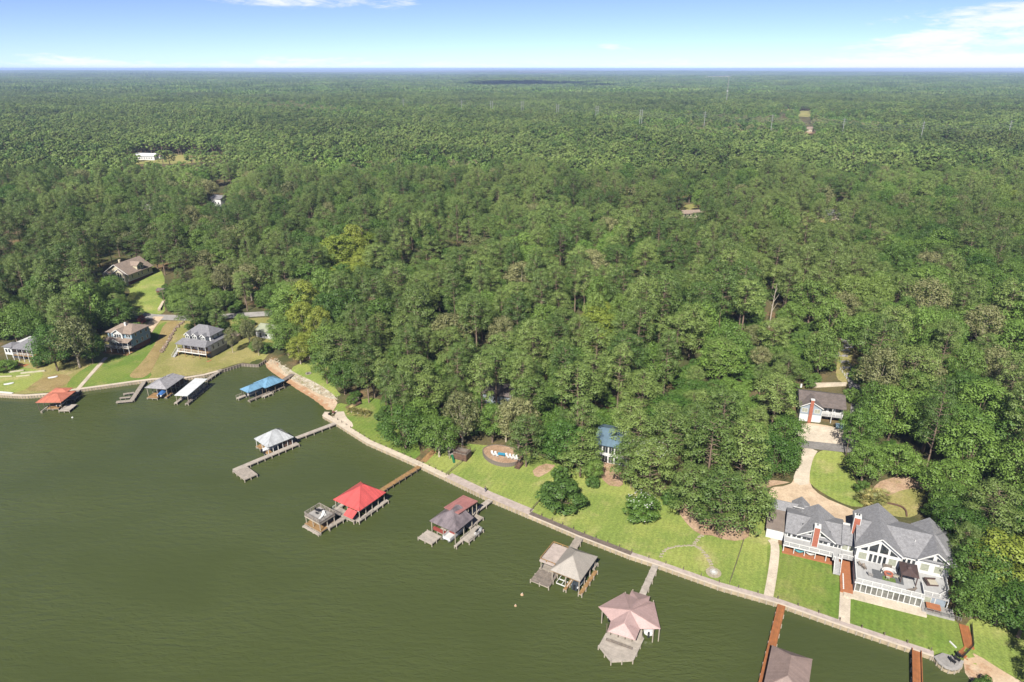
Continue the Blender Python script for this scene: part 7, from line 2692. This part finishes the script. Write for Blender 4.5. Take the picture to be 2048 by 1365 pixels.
KW = {'pine': ('pine_tree', 'dark pine', 'tree', 'pines'), 'oak': ('broadleaf_tree', 'green oak', 'tree', 'broadleaf trees'),
      'bright': ('broadleaf_tree', 'yellow-green tree', 'tree', 'yellow-green trees'), 'olive': ('broadleaf_tree', 'pale olive tree', 'tree', 'olive trees'),
      'shrub': ('shrub', 'low shrub', 'shrub', 'shrubs')}
ORD = ('first', 'second', 'third', 'fourth', 'fifth', 'sixth')
bins = {}
for tr in single:
    x, y, z = tr[:3]
    bx_, by_ = project(x, y, z)
    where = None
    for poly, ph in REGIONS:
        if inside(np.array([bx_]), np.array([by_]), poly)[0]:
            where = ph
            break
    if where is None:
        where = 'in the deep left woods' if bx_ < 620 else ('in the deep middle woods' if bx_ < 1350 else 'in the deep right woods')
    bins.setdefault((KW[tr[5]][1], where), []).append((bx_, tr))
for (ad_, where), lst in bins.items():
    lst.sort(key=lambda e: e[1][1])                                   # nearest the lake first, in rows of up to six
    for r0 in range(0, len(lst), 6):
        row = sorted(lst[r0:r0 + 6], key=lambda e: e[0])
        for k, (bx_, (x, y, z, h, r, kd, v, rz)) in enumerate(row):
            nm, ad2, cat_, gp = KW[kd]
            spread_tree(nm, kd, v, (x, y, z), h, r, rz, '%s %s, %s row, %s from left' % (ad_, where, NTH[min(11, r0 // 6)], ORD[k]), gp + ' ' + where, cat_)


def instancer(name, pts, protos, mats_unused=None):
    """one object of many copies: a mesh of points whose copies geometry nodes place"""
    coll = bpy.data.collections.new(name + '_kinds')
    for i, me in enumerate(protos):
        ob = bpy.data.objects.new('%s_kind_%02d' % (name, i), me)
        coll.objects.link(ob)
    me = bpy.data.meshes.new(name)
    A = np.array(pts, float)
    me.vertices.add(len(A))
    me.vertices.foreach_set('co', A[:, :3].astype(np.float32).ravel())
    for nm, col_, ty in (('sxy', 3, 'FLOAT'), ('sz', 4, 'FLOAT'), ('rot', 5, 'FLOAT'), ('kind_id', 6, 'INT')):
        at = me.attributes.new(nm, ty, 'POINT')
        at.data.foreach_set('value', A[:, col_].astype(np.int32 if ty == 'INT' else np.float32))
    o = link(name, me)
    ng = bpy.data.node_groups.new(name + '_nodes', 'GeometryNodeTree')
    ng.interface.new_socket('Geometry', in_out='INPUT', socket_type='NodeSocketGeometry')
    ng.interface.new_socket('Geometry', in_out='OUTPUT', socket_type='NodeSocketGeometry')
    q, k = ng.nodes.new, ng.links.new
    gi, go = q('NodeGroupInput'), q('NodeGroupOutput')
    ip, ci = q('GeometryNodeInstanceOnPoints'), q('GeometryNodeCollectionInfo')
    ci.inputs['Collection'].default_value = coll
    ci.inputs['Separate Children'].default_value = True
    ci.inputs['Reset Children'].default_value = True

    def attr(nm, ty):
        a = q('GeometryNodeInputNamedAttribute')
        a.data_type = ty
        a.inputs['Name'].default_value = nm
        return a.outputs['Attribute']
    cs, cr = q('ShaderNodeCombineXYZ'), q('ShaderNodeCombineXYZ')
    sx = attr('sxy', 'FLOAT')
    k(sx, cs.inputs[0])
    k(sx, cs.inputs[1])
    k(attr('sz', 'FLOAT'), cs.inputs[2])
    k(attr('rot', 'FLOAT'), cr.inputs[2])
    k(gi.outputs[0], ip.inputs['Points'])
    k(ci.outputs[0], ip.inputs['Instance'])
    ip.inputs['Pick Instance'].default_value = True
    k(attr('kind_id', 'INT'), ip.inputs['Instance Index'])
    er = q('FunctionNodeEulerToRotation')
    k(cr.outputs[0], er.inputs[0])
    k(er.outputs[0], ip.inputs['Rotation'])
    k(cs.outputs[0], ip.inputs['Scale'])
    k(ip.outputs[0], go.inputs[0])
    md = o.modifiers.new('copies', 'NODES')
    md.node_group = ng
    return o


def joined(kind, v):
    """crown and trunk of one kind as one mesh (two materials)"""
    cm_, tm_ = KIND[kind][v][:2]
    me = bpy.data.meshes.new(kind + '_whole')
    vc = np.empty(len(cm_.vertices) * 3, np.float32)
    cm_.vertices.foreach_get('co', vc)
    vt = np.empty(len(tm_.vertices) * 3, np.float32)
    tm_.vertices.foreach_get('co', vt)
    nv = len(cm_.vertices)
    fs = [tuple(p.vertices) for p in cm_.polygons] + [tuple(i + nv for i in p.vertices) for p in tm_.polygons]
    me.from_pydata(np.concatenate([vc, vt]).reshape(-1, 3).tolist(), [], fs)
    me.materials.append(cm_.materials[0])
    me.materials.append(tm_.materials[0])
    me.polygons.foreach_set('material_index', [0] * len(cm_.polygons) + [1] * len(tm_.polygons))
    return me


PROTO, PIDX = [], {}
for kd in ('pine', 'oak', 'bright', 'olive', 'shrub'):
    for v in range(len(KIND[kd])):
        PIDX[(kd, v)] = len(PROTO)
        PROTO.append(joined(kd, v))
pts = []
for x, y, z, h, r, kd, v, rz in rest:
    v = v % len(KIND[kd])
    pts.append((x, y, z, r / KIND[kd][v][3], h / KIND[kd][v][2], rz, PIDX[(kd, v)]))

# trees of the plain behind, lighter kinds, out to about two and a half kilometres
make_kind('far_pine', pine_parts, [(22, 5.2, 22, 34, 0.62, {'base': 0.4}), (24, 5.6, 22, 34, 0.64, {'base': 0.36}), (20, 4.8, 18, 34, 0.6, {'base': 0.45})], M['pine'], M['bark'])
make_kind('far_oak', oak_parts, [(16, 6.8, 24, 34, 0.66, {}), (15, 7.2, 24, 34, 0.66, {})], M['oak'], M['bark'])
make_kind('far_olive', oak_parts, [(16, 6.4, 22, 30, 0.66, {})], M['olive'], M['bark_pale'])
FARP, FIDX = [], {}
for kd in ('far_pine', 'far_oak', 'far_olive'):
    for v in range(len(KIND[kd])):
        FIDX[(kd, v)] = len(FARP)
        FARP.append(joined(kd, v))


def scatter(y0, y1, cell, hs, rs):
    wx = y1 * 0.80 + 60
    X, Y = dart(-wx, wx, y0, y1, cell)
    Z = hzs(X, Y)
    k = in_view(X, Y, Z, 120)
    X, Y, Z = X[k], Y[k], Z[k]
    Hh = rng.uniform(*hs, X.shape)
    Rr = rng.uniform(*rs, X.shape)
    bad = crown_blocked(X, Y, Z, Hh, Rr, 0.2)
    # the power line runs through a mown strip
    lx = (X - PLINE[0]) * PDIR[0] + (Y - PLINE[1]) * PDIR[1]
    off_ = (X - PLINE[0]) * -PDIR[1] + (Y - PLINE[1]) * PDIR[0]
    bad |= np.abs(off_) < 9
    X, Y, Z, Hh, Rr = X[~bad], Y[~bad], Z[~bad], Hh[~bad], Rr[~bad]
    stand = np.sin(X / 140 + 2 * np.sin(Y / 310)) + np.sin(Y / 190 + 1.5 * np.sin(X / 260)) + 0.8 * np.sin(X / 57 + Y / 71)
    u = rng.uniform(-0.9, 0.9, X.shape) + stand
    res = []
    for i in range(len(X)):
        kd = 'far_pine' if u[i] < 0.7 else ('far_oak' if u[i] < 2.1 else 'far_olive')
        v = int(rng.integers(0, len(KIND[kd])))
        h = Hh[i] * (1.0 if kd == 'far_pine' else 0.8) * (0.92 + 0.12 * math.sin(stand[i] * 2))
        res.append((X[i], Y[i], Z[i], Rr[i] / KIND[kd][v][3], h / KIND[kd][v][2], float(rng.uniform(0, 6.28)), FIDX[(kd, v)]))
    return res


PLINE = (P(1690, 236, 46).x, P(1690, 236, 46).y)
pd = Vector((P(983, 202, 46).x - PLINE[0], P(983, 202, 46).y - PLINE[1])).normalized()
PDIR = (pd.x, pd.y)
near_far = scatter(612, 1100, 10.4, (16, 27), (4.8, 8.2))
for p in near_far:
    pass
o = instancer('woodland', pts, PROTO)
tag(o, 'dense mixed pine and broadleaf woods rising behind the lake houses', 'woods', kind='stuff')
far_pts = near_far + scatter(1100, 2700, 11.5, (17, 26), (6.0, 8.0))
o = instancer('distant_forest', far_pts, FARP)
tag(o, 'unbroken forest canopy stretching across the plain to the far ridges', 'forest', kind='stuff')

# beyond that: stands of trees, each stand of a few dozen low crowns
r3 = np.random.default_rng(5)
STANDS = []
for s in range(4):
    parts = []
    for k in range(64):
        c = np.array([(k % 8 - 3.5) * 13 + r3.uniform(-5, 5), (k // 8 - 3.5) * 13 + r3.uniform(-5, 5), r3.uniform(8, 20)])
        parts.append(puff(c, r3.uniform(4.5, 7.5), 26, 1.9, 0.6, 1.1, 0.15))
    STANDS.append(card_mesh('stand', parts, [M['pine'] if s % 2 == 0 else M['oak']]))
far = []
for y0, y1, cell, sc in ((2700, 6500, 88, 1.0), (6500, 16000, 170, 2.0)):
    wx = y1 * 0.8
    X, Y = dart(-wx, wx, y0, y1, cell, 0.25)
    Z = hzs(X, Y)
    k = in_view(X, Y, Z, 60) & ~crown_blocked(X, Y, Z, np.full(X.shape, 20.0), np.full(X.shape, cell * 0.5), 0.4)
    for x, y, z in zip(X[k], Y[k], Z[k]):
        far.append((x, y, z - 1.0, sc, r3.uniform(0.9, 1.15), r3.integers(0, 4) * math.pi / 2, int(r3.integers(0, 4))))
o = instancer('horizon_forest', far, STANDS)
tag(o, 'hazy blue-green forest along the horizon below the sky', 'forest', kind='stuff')
print('far trees', len(far_pts), 'stands', len(far))

# ------------------------------------------------------------------ haze
hm = bpy.data.materials.new('haze')
hm.use_nodes = True
hm.node_tree.nodes.clear()
ho = hm.node_tree.nodes.new('ShaderNodeOutputMaterial')
hv = hm.node_tree.nodes.new('ShaderNodeVolumePrincipled')
hv.inputs['Color'].default_value = (0.50, 0.66, 1.0, 1)
hv.inputs['Density'].default_value = 7.0e-5
hv.inputs['Anisotropy'].default_value = 0.0
hm.node_tree.links.new(hv.outputs[0], ho.inputs['Volume'])
o = MB().box(-48000, 48000, -2000, 47500, -60, 120).build('haze', hm)
tag(o, 'pale blue summer haze over the distant forest', 'haze', kind='stuff')

# ------------------------------------------------------------------ the fair-weather cloud whose shadow lies on the plain
cl = bpy.data.materials.new('cloud')
cl.use_nodes = True
cl.node_tree.nodes['Principled BSDF'].inputs['Base Color'].default_value = (0.85, 0.86, 0.88, 1)
cl.node_tree.nodes['Principled BSDF'].inputs['Roughness'].default_value = 1.0
S0 = P(1050, 167.5, 20)
cc = S0 + SUN_DIR * (1000 / SUN_DIR.z)
mb = MB()
r4 = random.Random(3)
for k in range(46):
    fx, fy = r4.gauss(0, .42), r4.gauss(0, .36)
    x, y = fx * 520, fy * 620
    r_ = 130 * (1.15 - .5 * min(1, abs(fx))) * r4.uniform(.6, 1.15)
    n_, kk_ = 14, 8
    vs_, fs_ = [], []
    mb.lathe([(max(.01, r_ * math.sin(math.pi * j / kk_)), -r_ * .55 * math.cos(math.pi * j / kk_) + r_ * .3) for j in range(kk_ + 1)], (x, y, r4.uniform(-10, 60)), n_)
o = mb.build('cloud', cl, None, True)
o.location = cc
tag(o, kind='structure')
